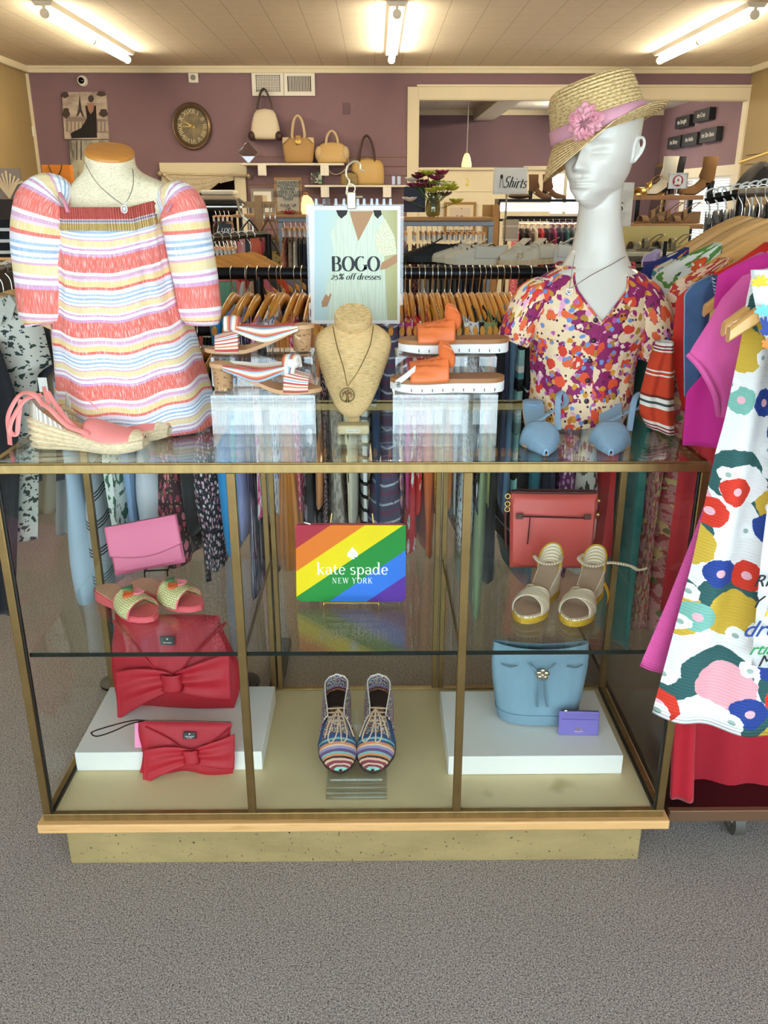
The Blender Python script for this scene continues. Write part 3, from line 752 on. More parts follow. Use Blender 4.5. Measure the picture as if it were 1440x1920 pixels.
# ---- cream and yellow wedge sandals
cream_s = mat('cream_pinstripe', 'f0e4cf', .6, coord='UV', layers=[('line', 1, .006, .3, 'c8a25e', {'co': 'UV'})])
yellow_r = mat('yellow_jute', 'd6a92a', .8, bump=('noise', 160, .8, .003, (1, 1, 3)), var=(80, .2))
taupe = mat('taupe_insole', 'b79a80', .6)
goldm = mat('gold_metal', 'c9a45a', .3, 1)
def xsandal(label, loc, rz, long=0, sg=1):
    r = thing('wedge_sandal', label, 'shoe', loc, rz, 'cream and yellow wedge sandals'); L = .215
    hw_ = outline(L, .07, heel=.38, waist=.33, toe=.53)
    zt = lambda t: lerp(.066, .018, min(max((t-.14)/.5, 0), 1)**.95)
    sole(L, hw_, lambda t: .002, lambda t: zt(t), 36).build('pinstripe_wedge', cream_s, r)
    sole(L, hw_, lambda t: 0, lambda t: .014, 36, grow=.0018).build('yellow_sole', yellow_r, r, bevel=.003)
    sole(L, hw_, zt, lambda t: zt(t)+.003, 30, grow=-.003).build('insole', taupe, r)
    z2 = lambda t: zt(t)+.001
    vamp(L, hw_, z2, .60, .78, lambda v: lerp(.036, .03, v), 10, 22, out=.0015, skew=.17).build('cross_strap', cream_s, r, solid=.0016)
    vamp(L, hw_, z2, .62, .80, lambda v: lerp(.0385, .032, v), 10, 22, out=.002, skew=-.17).build('cross_strap', cream_s, r, solid=.0016)
    b = B()
    def fn(u, v):
        a = lerp(-.62*pi, .62*pi, u); h = .052*cos(a*.78)**.8+.002
        return ((.13-.13*cos(a)-.5)*L+.004, hw_(.16)*sin(a)*1.02, .063+h*v)
    b.grid(fn, 26, 6).build('heel_cup', cream_s, r, solid=.0016)
    B().tube([fn(i/26, 1) for i in range(27)], .0022, 6).build('yellow_piping', yellow_r, r)
    pts = [(-.075, -sg*.026, .1), (-.05, -sg*.03, .097), (-.035, -sg*.012, .092), (-.035, sg*.012, .092), (-.052, sg*.032, .097)]
    if long: pts += [(-.058, sg*.05, .099), (-.06, sg*.085, .098), (-.05, sg*.105, .096), (-.045, sg*.125, .106)]
    B().tube(sp(pts, 8), .005, 8, flat=.25, up=(.3, 0, 1)).build('ankle_strap', cream_s, r)
    B().tube([(-.052+.005*cos(a), sg*.033, .097+.006*sin(a)) for a in [2*pi*k/14 for k in range(14)]], .0014, 6, closed=True).build('buckle', goldm, r)
    if long: B().grid(lambda u, v: (-.03+.018*u, sg*(.04+.012*sin(v*2.2)), .062-.05*v), 3, 10).build('yellow_tag', mat('yellow_tag', 'e0b020', .6), r, solid=.0005)
    return r
q = PZ(990, 1165, SH)
xsandal('cream wedge sandal with a yellow sole nearer the brass post', (q.x+.036, q.y+.082, SH), rad(-119), 0, -1)
q = PZ(1078, 1170, SH)
xsandal('cream wedge sandal with a loose ankle strap and yellow tag', (q.x+.036, q.y+.082, SH), rad(-118), 1, 1)
# ---- multicolour woven oxfords on an acrylic stand
wv1 = mat('multicolour_knit', '46557a', .8, coord='UV', bump=('y', 330, .4, .001), layers=[
    ('stripe', 1, .125, [(0, '31517e'), (.37, '7fb3ae'), (.41, '31517e'), (.45, 'd98a58'), (.5, 'e2c3a6'), (.53, '9a8fb5'), (.58, '6a4a78'), (.63, '7fb3ae'), (.67, 'd98a58'), (.71, '3a2a2a'), (.75, 'e2b79a'), (.79, '8c3a4a'), (.84, 'e2c3a6'), (.87, '8c3a4a'), (.91, '8fcabb'), (.95, '7a3b40')], {'co': 'UV', 'di': .006, 'ds': 30})])
wv2 = mat('speckled_knit', '2b2f45', .85, coord='UV', layers=[('vor', 300, .42, ['e6d9c8', 'e6d9c8', 'c98a5a', '9d4a52', '6f8fb0', 'e6d9c8'], {'co': 'UV', 'dim': '2D', 'rnd': .5})], bump=('vor', 300, .5, .002))
dk = mat('dark_brown_welt', '3c2820', .5)
lacem = mat('beige_lace', 'd2b394', .8)
br_in = mat('brown_lining', '7a5230', .6)
rims = [mat('knit_orange', 'd4854f', .8), mat('knit_red', '8d3640', .8), mat('knit_lilac', '9a8fb5', .8)]
def oxford(label, par_loc, rot, mir):
    r = thing('woven_oxford', label, 'shoe', par_loc, 0, 'multicolour woven oxfords', rot=rot); L = .262
    hw_ = outline(L, .088, heel=.36, waist=.36, toe=.5)
    bend = .006*mir
    sole(L, hw_, lambda t: 0, lambda t: .009, 40, grow=.003, bend=bend).build('welt', dk, r, bevel=.002)
    sole(L, hw_, lambda t: 0, lambda t: .016, 12, grow=-.002, t0=.01, t1=.24, bend=bend).build('heel', dk, r)
    z2 = lambda t: .008
    toe = vamp(L, hw_, z2, .54, .995, lambda v: lerp(.058, .008, v**.8)*(1-.15*(v-.6)**2), 30, 30, out=.002, bend=bend)
    toe.build('toe_upper', wv1, r)
    pat = vamp(L, hw_, z2, .545, .715, lambda v: lerp(.0615, .0505, v), 12, 22, out=-.005, bend=bend)
    pat.build('speckled_panel', wv2, r)
    b = B()                              # quarters: from tongue round the heel
    def fn(u, v):
        a = lerp(-1, 1, u); s = abs(a)
        t = .5*(s**1.6)*1.12+.0
        sd = 1 if a > 0 else -1
        w_ = hw_(max(t, .012))*min(1, s*6+.05); top = .058+.006*(1-s)**2+.006*s*s
        inw = 1-.42*v**2*(s**2)-.08*v**2
        return ((t-.5)*L+.006*v*(1-s), curve_c(t, bend)+sd*(w_+.002)*inw, .008+top*v)
    b.grid(fn, 48, 10, uvf=lambda u, v: (u*.3, v*.06)).build('quarters', wv2, r, solid=.002)
    for v0, m in ((.12, rims[0]), (.24, rims[1]), (.36, rims[2])):
        B().tube([V(fn(i/48, v0)) for i in range(49)], .0022, 6).off(lambda p: V((p.x, p.y*1.025, p.z))).build('knit_cord', m, r)
    B().tube([fn(i/48, 1.0) for i in range(49)], .0016, 6).build('collar_cord', mat('white_cord', 'e6ded2', .8), r)
    sole(L, hw_, lambda t: .009, lambda t: .013, 24, grow=-.006, t0=.04, t1=.6, bend=bend).build('insole', br_in, r)
    B().grid(lambda u, v: (-.02+.05*v, (u-.5)*.03+curve_c(.5, bend), .066-.004*v-.02*(u-.5)**2), 6, 6).build('tongue', br_in, r, solid=.002)
    lc = B()
    for k in range(4):
        x = -.012+.012*k
        lc.tube(sp([(x, -.02+curve_c(.5, bend), .067-.002*k), (x+.003, 0, .0705-.0015*k), (x, .02+curve_c(.5, bend), .067-.002*k)], 5), .0018, 6)
    bow = (-.004, 0, .073)
    for sg in (-1, 1):
        lc.tube(sp([bow, (.03, sg*.012, .075), (.075, sg*.022-.004, .062), (.085, sg*.012-.006, .056), (.06, sg*.004, .066), bow], 7), .0017, 6)
        lc.tube(sp([bow, (.03, sg*.02, .07), (.065, sg*.034, .05)], 7), .0017, 6)
    lc.build('laces', lacem, r)
    return r
std = thing('acrylic_shoe_stand', 'sloping clear acrylic stand under the multicolour woven shoes', 'shoe stand', (0, 0, 0))
s0 = PZ(668, 1500, DECK); std.location = (s0.x, s0.y, DECK+.0005)
hw2 = .070
sb = B().box((-hw2, 0, 0), (hw2, .2, .003)); sb.build('base', acr_e, std, smooth=False)
TIL = rad(12)
plate = B().box((-hw2, .0, 0), (hw2, .235, .004)).xf(T(0, .012, .03) @ RX(TIL)); plate.build('sloping_plate', acr, std, smooth=False)
B().tube([(-hw2, .01, .0), (hw2, .01, .0)], .004, 8).build('rolled_edge', acr_e, std)
B().prism([(0, 0), (.02, 0), (.02, .03), (0, .036)], 'x', -hw2, hw2).xf(T(0, .0, .0)).build('front_lip', acr, std, bevel=.004)
B().prism([(0, .0), (.012, .0), (.012, .012), (0, .014)], 'x', -hw2*.9, hw2*.9).xf(T(0, .012, .034)).build('stop_bar', acr_e, std, bevel=.005)
B().box((-hw2, .195, .003), (hw2, .2, .07)).build('back_leg', acr, std, smooth=False)
oxr = (0, 0, 0)
for sg, lab in ((-1, 'multicolour woven lace-up shoe beside its mate, on the bag side of the stand'), (1, 'multicolour woven lace-up shoe with the fuller lace bow')):
    base = T(s0.x, s0.y, DECK+.0006) @ T(0, .012, .03) @ RX(TIL) @ T(sg*.0445, .158, .006) @ RZ(rad(-90)+sg*rad(-3.5))
    o = oxford(lab, base.translation, base.to_euler(), sg)
# ================================================================ DRESS FORMS, HAT, BLOUSES
linen = mat('natural_linen', 'efdfbc', .85, coord='Object', bump=('weave', 330, .12, .0008), var=(60, .05), layers=[('noise', 160, .58, 'cdbd97', {'co': 'Object', 'sc': (1, 1, 5), 'soft': .1}), ('noise', 160, .6, 'e7dcc0', {'co': 'Object', 'sc': (5, 5, 1), 'soft': .1})])
capw = mat('honey_wood', 'd48a3c', .4, var=(20, .12, (1, 5, 1)))
def ring(c, rx, ry, n=40, e=2.0, rot=0, back=None):
    out = []
    for i in range(n):
        a = 2*pi*i/n; ca, sa = cos(a), sin(a)
        x = rx*math.copysign(abs(ca)**(2/e), ca); y = ry*math.copysign(abs(sa)**(2/e), sa)
        if back and y > 0: y *= back
        out.append((c[0]+x*cos(rot)-y*sin(rot), c[1]+x*sin(rot)+y*cos(rot), c[2]))
    return out
# ---- linen dress form (local origin on the counter under the neck)
FY = 1.83
fq = P(213, 600, FY); fx = fq.x
def fz(y, Y=FY): return P(213, y, Y).z-TOPS
form = thing('dress_form', 'natural linen headless dress form with a round wood neck cap', 'dress form', (fx, FY, TOPS))
zn = fz(290)
b = B()
rr = [(0, 0, .095, .075), (0, .12, .1, .08)]
Rf = [ring((0, 0, z), rx, ry, 44, 2.1) for _, z, rx, ry in rr]
for y, xa, xb, ry in ((560, 128, 318, .085), (470, 132, 314, .088), (420, 130, 318, .078), (390, 126, 324, .066), (368, 122, 330, .058), (354, 126, 328, .054), (344, 136, 312, .052), (334, 146, 288, .051), (324, 156, 266, .05), (312, 161, 254, .049), (300, 161, 251, .049), (284, 161, 250, .049)):
    q0, q1 = P(xa, y, FY), P(xb, y, FY)
    Rf.append([(p[0], p[1], p[2]+(.34*p[1]-.12*p[0] if y < 300 else 0)) for p in ring(((q0.x+q1.x)/2-fx, 0, q0.z-TOPS), (q1.x-q0.x)/2, ry, 44, 2.1)])
b.rings(Rf)
bo = b.build('torso', linen, form, remesh=.004, sm=5)
ztc = Rf[-1]; ctr = sum((V(p) for p in ztc), V((0, 0, 0)))/44
cp = B().rings([[ctr+(V(p)-ctr)*k+V((0, 0, h)) for p in ztc] for k, h in ((1, -.002), (1.015, .003), (.96, .006))])
cp.build('neck_cap', capw, form)
# tilt the neck edge to follow the cap
# ---- striped blouse
ST = ['e8705f', 'f4eeea', 'd79ab4', 'ecd0dc', 'f2cf86', 'f2cf86', 'f4eeea', '9fb7d3', 'f4eeea', '9fb7d3', 'f4eeea', 'ecd5b0', 'edcb80', 'd79ab4', 'f4eeea', 'e8705f']
SB = [(0, 'ea6f60'), (.235, 'f5efec'), (.285, 'dca6c0'), (.335, 'eac9d8'), (.37, 'efcf8c'), (.455, 'ea6f60'), (.50, 'e9dde6'), (.565, 'a9bfd9'), (.59, 'f5f2f2'), (.625, '9db6d6'), (.655, 'f5f2f2'), (.69, 'a9bfd9'), (.71, 'f5efec'), (.745, 'dca6c0'), (.765, 'eed49a'), (.85, 'f5efec'), (.88, 'd79bc0'), (.91, 'f5efec'), (.955, 'd79bc0')]
def stripes(name, period, off=0):
    return mat(name, 'f4eeea', .8, coord='UV', layers=[('stripe', 1, period, SB[:19], {'co': 'UV', 'lo': (0, off, 0)}), ('noise', 240, .66, 'f6eee9', {'co': 'UV', 'sc': (3, .25, 1), 'soft': .16})], bump=('noise', 160, .25, .0015, (6, 1, 1)))
strp = stripes('striped_linen_blouse', .124)
blouse = thing('striped_blouse', 'coral, yellow, pink and blue striped puff-sleeve blouse on the linen dress form', 'blouse', (fx, FY, TOPS))
def at(x, y, dY=0):
    q = P(x, y, FY+dY); return V((q.x-fx, dY, q.z-TOPS))
ztop = at(215, 392, -.09).z
def R1(a, z):                            # body: a=0 is the viewer's right, -pi/2 is front
    t = 1-z/ztop
    rx = interp([(0, .116), (.1, .12), (.3, .128), (.6, .15), (.85, .163), (1, .165)], t); ry = interp([(0, .088), (.25, .108), (.6, .12), (1, .125)], t)
    k = 1+.014*sin(9*a+1)*min(1, max(0, t-.12)*1.6)+.02*sin(17*a+3*t)*max(0, .8-abs(t-.3)*2)+.014*sin(31*a)*max(0, 1-abs(t-.2)*5)
    cx = interp([(0, .012), (.4, .016), (1, .035)], t)
    return V((cx+rx*k*cos(a), ry*k*sin(a), 0))
def zhem(a):
    x = cos(a)
    return .0+(.085*max(0, -x-.25)**1.2)+(.02*max(0, x-.85))+.002
def ztp(a): return ztop+(.016 if False else 0)+.035*max(0, abs(cos(a))-.55)+.012*max(0, sin(a))
bb = B()
def fb(u, v):
    a = 2*pi*u-pi/2; z = lerp(ztp(a), zhem(a), v); p = R1(a, z); p.z = z
    if v > .97: p.x *= 1.0; p.y *= .985
    return p
def uvb(u, v):
    a = 2*pi*u-pi/2; z = lerp(ztp(a), zhem(a), v); s = sin(pi*min(v*1.0, 1))
    return (u*.8, -(z+.012*cos(2*(a+pi/2))+.004*sin(9*a+1)*v-.012*cos(a)*v))
bb.grid(fb, 150, 70, True, uvb)
body = bb.build('body', strp, blouse, solid=.0015, soff=0)
# smocked neckline: three gathered elastic rows
sm = mat('coral_smocking', 'e9695a', .8, coord='UV', layers=[('stripe', 1, .044, [(0, 'e9695a'), (.42, 'e9695a'), (.5, 'f4eeea'), (.56, 'd79ab4'), (.62, 'f4eeea'), (.68, 'f0c879'), (.96, 'f4eeea')], {'co': 'UV'})], bump=('x', 190, .9, .004))
nb_ = B()
def fnb(u, v):
    a = lerp(-pi*1.02, pi*.02, u); z = ztp(a)+.003-.043*v; p = R1(a, z); f = 1.02+.014*abs(sin(v*pi*4))+.006*sin(u*330)
    return V((p.x*f, p.y*f-.001, z))
nb_.grid(fnb, 160, 22, uvf=lambda u, v: (u*.4, v*.044))
nb_.build('smocked_neckline', sm, blouse, solid=.0012)
def sleeve(name, path, rr, mats, par, nu=56, gather=.02, cuffr=None, uvo=0, flat=.8, lobes=13, n=10):
    pts = sp(path, n); R = []; m = len(pts)
    for i, p in enumerate(pts):
        t = i/(m-1); r = interp(rr, t); tt = (pts[min(i+1, m-1)]-pts[max(i-1, 0)]).normalized()
        ax = V((0, -1, 0)); ax = (ax-tt*ax.dot(tt)).normalized(); bx = tt.cross(ax)
        amp = gather*(max(0, 1-t*4)+max(0, (t-.78)/.22)*1.2+.35)
        R.append([p+bx*(r*cos(2*pi*k/nu)*(1+amp*sin(lobes*2*pi*k/nu+2*t)))+ax*(r*flat*sin(2*pi*k/nu)*(1+amp*sin(lobes*2*pi*k/nu+2*t))) for k in range(nu)])
    L = sum((b_-a_).length for a_, b_ in zip(pts, pts[1:]))
    s_ = B().rings(R, True, (0, 0), lambda i, j: (i/nu*.4, uvo+j/(m-1)*L))
    return s_.build(name, mats, par, solid=.0013, soff=0), pts, R
slv = stripes('striped_linen_sleeve', .124, .05)
lp = [at(124, 378, -.015), at(96, 370, -.035), at(82, 392, -.045), at(77, 444, -.045), at(82, 520, -.04), at(88, 590, -.04), at(90, 603, -.04)]
s1, pts, R = sleeve('sleeve', lp, [(0, .03), (.12, .042), (.3, .056), (.55, .059), (.8, .056), (.95, .045), (1, .036)], slv, blouse)
cf = mat('pink_trim', 'dd8fa0', .8)
B().tube(R[-1], .003, 6, closed=True).build('cuff', cf, blouse)
rp = [at(312, 392, -.015), at(332, 380, -.035), at(345, 402, -.045), at(354, 454, -.045), at(368, 530, -.04), at(376, 590, -.04), at(377, 606, -.04)]
s2, pts, R = sleeve('sleeve', rp, [(0, .028), (.12, .038), (.3, .046), (.55, .046), (.8, .043), (.95, .036), (1, .03)], slv, blouse, uvo=.01)
B().tube(R[-1], .003, 6, closed=True).build('cuff', cf, blouse)
# straps of the neckline running up over the shoulder
for x0, x1, x2, yy in ((128, 118, 104, (398, 372, 350)), (312, 322, 334, (398, 382, 362))):
    B().tube(sp([at(x0, yy[0], -.088), at(x1, yy[1], -.075), at(x2, yy[2], -.03)], 6), .004, 8, flat=.5).build('shoulder_edge', cf, blouse)
silver = mat('silver', 'c9c7c0', .25, 1)
nk = thing('pendant_necklace', 'fine silver necklace with a drop pendant on the linen dress form', 'necklace', (fx, FY, TOPS))
def surf_pts(pts, n=8): return sp(pts, n)
ch = [at(160, 300, -.03)+V((0, -.012, 0)), at(178, 338, -.075)+V((0, -.0, 0)), at(206, 366, -.092), at(232, 385, -.099)]
ch2 = [at(252, 318, -.035)+V((0, -.012, 0)), at(250, 345, -.072), at(243, 368, -.09), at(233, 385, -.099)]
for c in (ch, ch2): B().tube(sp(c, 8), .0009, 5).build('chain', silver, nk)
pc = at(233, 392, -.103)
B().sph(tuple(pc), (.004, .003, .0055), 12, 8).build('drop_pendant', mat('pendant_stone', 'dfe3e6', .1, .3), nk)
B().tube([pc+V((.0055*cos(a), 0, .007*sin(a))) for a in [2*pi*k/18 for k in range(18)]], .0012, 6, closed=True).build('pendant_ring', silver, nk)

# ---- white mannequin bust with head
HY = 1.86
hx = P(1112, 480, HY).x
def ah(x, y, dY=0):
    q = P(x, y, HY+dY); return V((q.x-hx, dY, q.z-TOPS))
man = thing('mannequin_bust', 'glossy white mannequin bust with a long neck and closed eyes', 'mannequin', (hx, HY, TOPS))
whitem = mat('mannequin_white', 'ded7cb', .3, coat=.25)
chin = ah(1075, 386, -.06)
HZ = chin.z+.017                          # local height of the chin
hb = B()
hwd = [(-.02, .012), (-.008, .024), (.0, .030), (.02, .047), (.045, .058), (.08, .066), (.115, .071), (.15, .073), (.18, .069), (.205, .055), (.222, .032), (.231, .004)]
hfr = [(-.02, .045), (-.008, .074), (.0, .084), (.012, .089), (.03, .087), (.048, .088), (.07, .087), (.10, .083), (.13, .087), (.16, .083), (.19, .065), (.215, .036), (.231, .003)]
hbk = [(-.02, .0), (.0, .018), (.03, .040), (.06, .062), (.1, .086), (.14, .095), (.175, .09), (.2, .072), (.22, .04), (.231, .003)]
def G(x, c, s_): return exp(-((x-c)/s_)**2)
def headpt(u, z):
    z0_ = z
    th = 2*pi*u                           # 0 = front (-Y)
    w_, f_, k_ = interp(hwd, z), interp(hfr, z), interp(hbk, z)
    c, s_ = cos(th), sin(th)
    e = .82
    x = w_*math.copysign(abs(s_)**e, s_); y = -f_*c if c > 0 else -k_*c
    if c > 0: y = -f_*c**.9
    ax = abs(x)
    d = 0; z = z+.018-.05*max(0, z)
    if c > 0:
        # nose
        prof = interp([(.062, 0), (.067, .011), (.0715, .0195), (.076, .021), (.09, .0145), (.105, .0085), (.118, .004), (.13, 0)], z)
        wn = interp([(.062, .012), (.072, .0125), (.085, .0075), (.105, .006), (.125, .009)], z)
        d += 1.35*prof*exp(-(ax/wn)**2)+.005*G(z, .071, .006)*G(ax, .012, .0045)
        # lips
        d += .0105*G(z, .0505, .0042)*exp(-(ax/.0175)**2)*(1-.18*exp(-(ax/.004)**2))+.0115*G(z, .0405, .0048)*exp(-(ax/.0155)**2)
        d -= .0055*G(z, .0457, .0018)*exp(-(ax/.021)**4)+.003*G(z, .0315, .005)*exp(-(ax/.016)**2)
        d -= .0022*G(z, .058, .004)*exp(-(ax/.004)**2)
        d += .005*G(z, .014, .013)*exp(-(ax/.017)**2)
        # eyes: socket, closed lid, lid line, brow
        d -= .0150*G(z, .104, .0105)*G(ax, .031, .0145)+.003*G(z, .1, .012)*G(ax, .014, .007)
        d += .0115*G(z, .1015, .0075)*G(ax, .032, .0125)
        d -= .0055*G(z, .0965-.08*(ax-.032)**2*10, .0016)*G(ax, .032, .013)
        d += .0035*G(z, .122, .006)*G(ax, .033, .016)
        d += .0045*G(z, .078, .014)*G(ax, .044, .014)
        d -= .003*G(z, .05, .014)*G(ax, .04, .012)
    y -= d
    return V((x, y, z0_))
NV = 150
hb.rings([[headpt(i/120, -.0195+.2505*j/NV) for i in range(120)] for j in range(NV+1)])
# ears
for sg in (-1, 1):
    i0 = len(hb.v)
    hb.tube(sp([(0, 0, -.026), (.003, -.010, -.02), (.006, -.012, -.004), (.008, -.016, .012), (.010, -.010, .027), (.012, .006, .031), (.013, .015, .02), (.011, .013, .002), (.006, .004, -.016), (0, 0, -.026)], 6), .0042, 8)
    hb.sph((.004, 0, .004), (.0055, .012, .02), 12, 8)
    hb.xf(T(sg*.0655, .012, .084) @ (Matrix.Identity(4) if sg > 0 else Matrix.Scale(-1, 4, (1, 0, 0))) @ RZ(rad(-14)) @ RX(rad(-8)) @ Matrix.Scale(.8, 4), i0)
HROT = rad(-38)
HC = V((ah(1128, 300, 0).x, 0, HZ))
hb.xf(T(*HC) @ RZ(HROT) @ RX(rad(3)))
# neck and shoulders in one surface
i0 = len(hb.v)
zs = lambda y: ah(1112, y).z
nc = [(ah(1130, 330).x, .01, zs(330), .044, .05), (ah(1126, 390).x, .008, zs(390), .043, .046), (ah(1124, 430).x, .002, zs(430), .0475, .049), (ah(1122, 470).x, 0, zs(470), .056, .054), (ah(1118, 500).x, 0, zs(500), .074, .06), (ah(1112, 520).x, 0, zs(520), .112, .066), (ah(1108, 550).x, 0, zs(550), .135, .08), (ah(1104, 600).x, 0, zs(600), .125, .095), (ah(1100, 680).x, 0, zs(680), .105, .09), (ah(1098, 760).x, 0, zs(760), .1, .085), (0, 0, .0, .095, .08)]
hb.rings([ring((x, y, z), rx, ry, 44, 2.05) for x, y, z, rx, ry in nc])
hb.build('bust', whitem, man, remesh=.0019, sm=2)
# ---- straw hat
straw = mat('straw_braid', 'fbd699', .75, coord='UV', layers=[('vor', 95, .26, 'd6ae68', {'co': 'UV', 'sc': (1, 2.2, 1), 'dim': '2D'})], bump=('y', 150, .8, .003), var=(80, .1, (1, 3, 1)))
pinkr = mat('pink_grosgrain', 'df9fae', .7, coord='UV', bump=('x', 500, .3, .0006))
hat = thing('straw_hat', 'natural straw hat with a pink ribbon band, tipped over one eye', 'hat', (0, 0, 0))
hc = P(1124, 247, HY+.006)
hat.location = hc
hat.rotation_euler = (Matrix.Rotation(rad(-17), 4, 'Y') @ Matrix.Rotation(rad(-3), 4, 'X')).to_euler()
cr = B()
prof = [(.0905, -.004), (.0895, .012), (.087, .035), (.0835, .06), (.0795, .08), (.073, .091), (.062, .0965), (.045, .0985), (.022, .0975), (.002, .097)]
cr.lathe(prof, 64, sx=1.0, sy=1.16, cap=(0, 1))
cr.build('crown', straw, hat); hat.scale = (1.05, 1.06, 1.0)
br = B()
def fbr(u, v):
    a = 2*pi*u; r = lerp(.0895, .0895+interp([(0, .046), (.25, .036), (.5, .03), (.66, .022), (.78, .006), (.9, .022), (1, .046)], u), v)
    up = .022*cos(a)*v**1.3 if cos(a) > 0 else .045*cos(a)*v**1.1
    up += .016*max(0, -sin(a))*v
    return (r*cos(a), r*sin(a)*1.16, -.004+up-.016*v*max(0, sin(a))-.008*v)
br.grid(fbr, 72, 8, True, lambda u, v: (u*.6, v*.05)); br.build('brim', straw, hat, solid=.0022)
bd = B(); bd.lathe([(.0912, .002), (.0905, .012), (.0890, .028)], 64, sy=1.16, cap=(0, 0)); bd.build('ribbon_band', pinkr, hat, solid=.0014, soff=1)
petal = mat('pink_petal', 'efa7b2', .6, sheen=.3)
fl = B()
random.seed(4)
for k in range(22):
    a = k*2.4; rr = .004+.0225*sqrt(k/22); i0 = len(fl.v); s_ = .6+.5*k/22
    fl.grid(lambda u, v: ((u-.5)*.020*s_*sin(pi*(.12+.8*v)), (.004*sin(7*u+k)+.006*v*v), v*.019*s_), 6, 5)
    fl.xf(RY(a) @ T(0, -.004-(.013*(1-k/22)), .003+rr*.45) @ RX(rad(18+34*(1-k/22))), i0)
fa = rad(-118)
fo_ = fl.build('ribbon_flower', petal, hat, (0.0885*cos(fa)*1.03, .0885*1.16*sin(fa)*1.05, .018), (0, 0, fa+pi/2), solid=.0005)
fo_['label'] = 'pink fabric flower'
# ---- floral blouse on the white bust
fl_layers = [('noise', 11, .53, '8e1f5c', {'co': 'UV', 'det': 4.0, 'lo': (.3, .2, 0)}),
    ('noise', 30, .60, 'e8a5c4', {'co': 'UV', 'det': 3.0}),
    ('vor', 42, .28, ['d9922e', 'b3872c', 'c9761f'], {'co': 'UV', 'di': .02, 'ds': 40, 'dim': '2D', 'some': .5, 'lo': (.7, .1, 0)}),
    ('vor', 95, .24, '4a1230', {'co': 'UV', 'dim': '2D', 'some': .25, 'lo': (.13, .4, 0)}),
    ('vor', 30, .34, ['e4502d', 'e4502d', 'd93f2b', 'e8663a'], {'co': 'UV', 'di': .026, 'ds': 55, 'dim': '2D', 'some': .5}),
    ('vor', 60, .28, '6f8fc4', {'co': 'UV', 'dim': '2D', 'some': .22, 'di': .012, 'ds': 60, 'lo': (.4, .9, 0)}),
    ('vor', 46, .22, ['9b2268', 'c05a9c', 'f0d8c0'], {'co': 'UV', 'dim': '2D', 'some': .6, 'di': .02, 'ds': 60, 'lo': (.9, .3, 0)})]
flor = mat('floral_print', 'efd2a8', .75, coord='UV', layers=fl_layers, bump=('noise', 90, .15, .002))
fbl = thing('floral_blouse', 'magenta, orange and cream floral blouse with short sleeves on the white bust', 'blouse', (hx, HY, TOPS))
zt2 = ah(1110, 505, -.03).z
def R2(a, z):
    t = 1-z/zt2
    rx = interp([(0, .082), (.05, .112), (.12, .136), (.3, .139), (.55, .117), (.72, .112), (1, .116)], t); ry = interp([(0, .052), (.05, .068), (.14, .085), (.35, .106), (.6, .096), (1, .104)], t)
    k = 1+.015*sin(8*a+.5)*min(1, max(0, t-.3)*2)+.012*sin(19*a+5*t)*max(0, .9-abs(t-.62)*3)
    cx = interp([(0, ah(1116, 500).x), (.3, ah(1106, 600).x), (.6, ah(1092, 690).x), (1, ah(1086, 780).x)], t)
    # gathered waist
    return V((cx+rx*k*cos(a), ry*k*sin(a), z))
def zt_f(a):
    fr_ = max(0, -sin(a)); d = abs(cos(a))
    vn = max(0, 1-d/.62)*fr_
    return zt2+.004-.105*vn**.9 if fr_ > 0 else zt2+.01
def zh_f(a): return .004+.055*abs(cos(a+.35))**2*(1 if cos(a) > 0 else .9)
def ff(u, v):
    a = 2*pi*u-pi/2; z = lerp(zt_f(a), zh_f(a), v); p = R2(a, z)
    return p
B().grid(ff, 140, 64, True, lambda u, v: (u*.72, lerp(zt_f(2*pi*u-pi/2), zh_f(2*pi*u-pi/2), v))).build('body', flor, fbl, solid=.0015, soff=1)
B().tube([R2(2*pi*u-pi/2, zt_f(2*pi*u-pi/2))*1.0 for u in [i/100-.5 for i in range(100)]], .0026, 6, closed=True).build('neckline', flor, fbl)
lp = [ah(1020, 545, -.005), ah(1000, 560, -.02), ah(982, 592, -.03), ah(970, 622, -.03), ah(962, 640, -.03)]
s3, pts, R = sleeve('sleeve', lp, [(0, .03), (.3, .04), (.7, .036), (1, .033)], flor, fbl, flat=.9, gather=.05, lobes=7)
rp = [ah(1180, 545, 0), ah(1200, 560, -.02), ah(1216, 592, -.035), ah(1226, 630, -.035), ah(1232, 660, -.03)]
s4, pts, R = sleeve('sleeve', rp, [(0, .03), (.3, .045), (.7, .045), (1, .044)], flor, fbl, flat=.9, gather=.05, lobes=7)
btn = mat('dark_button', '3a1a2a', .35)
for k in range(6):
    z = ah(1085, 600+38*k, -.1).z; p = R2(-pi/2-.1, z)
    B().sph((p.x, p.y-.004, p.z), (.0052, .0025, .0052), 12, 6).build('button', btn, fbl)
nk2 = thing('heart_necklace', 'thin silver necklace with an open heart on the white bust', 'necklace', (hx, HY, TOPS))
c1 = [ah(1078, 478, -.05), ah(1074, 500, -.062), ah(1070, 525, -.078), ah(1068, 541, -.088)]
c2 = [ah(1172, 481, -.05), ah(1150, 494, -.07), ah(1110, 515, -.086), ah(1080, 534, -.09), ah(1069, 541, -.09)]
for c in (c1, c2): B().tube(sp(c, 8), .0009, 5).build('chain', silver, nk2)
pc = ah(1067, 546, -.094)
B().tube([pc+V((.006*(sin(a)**3)*1.1, 0, .0055*(cos(a)-.38*cos(2*a)-.15*cos(3*a)))) for a in [2*pi*k/26 for k in range(26)]], .0012, 6, closed=True).build('heart_pendant', silver, nk2)

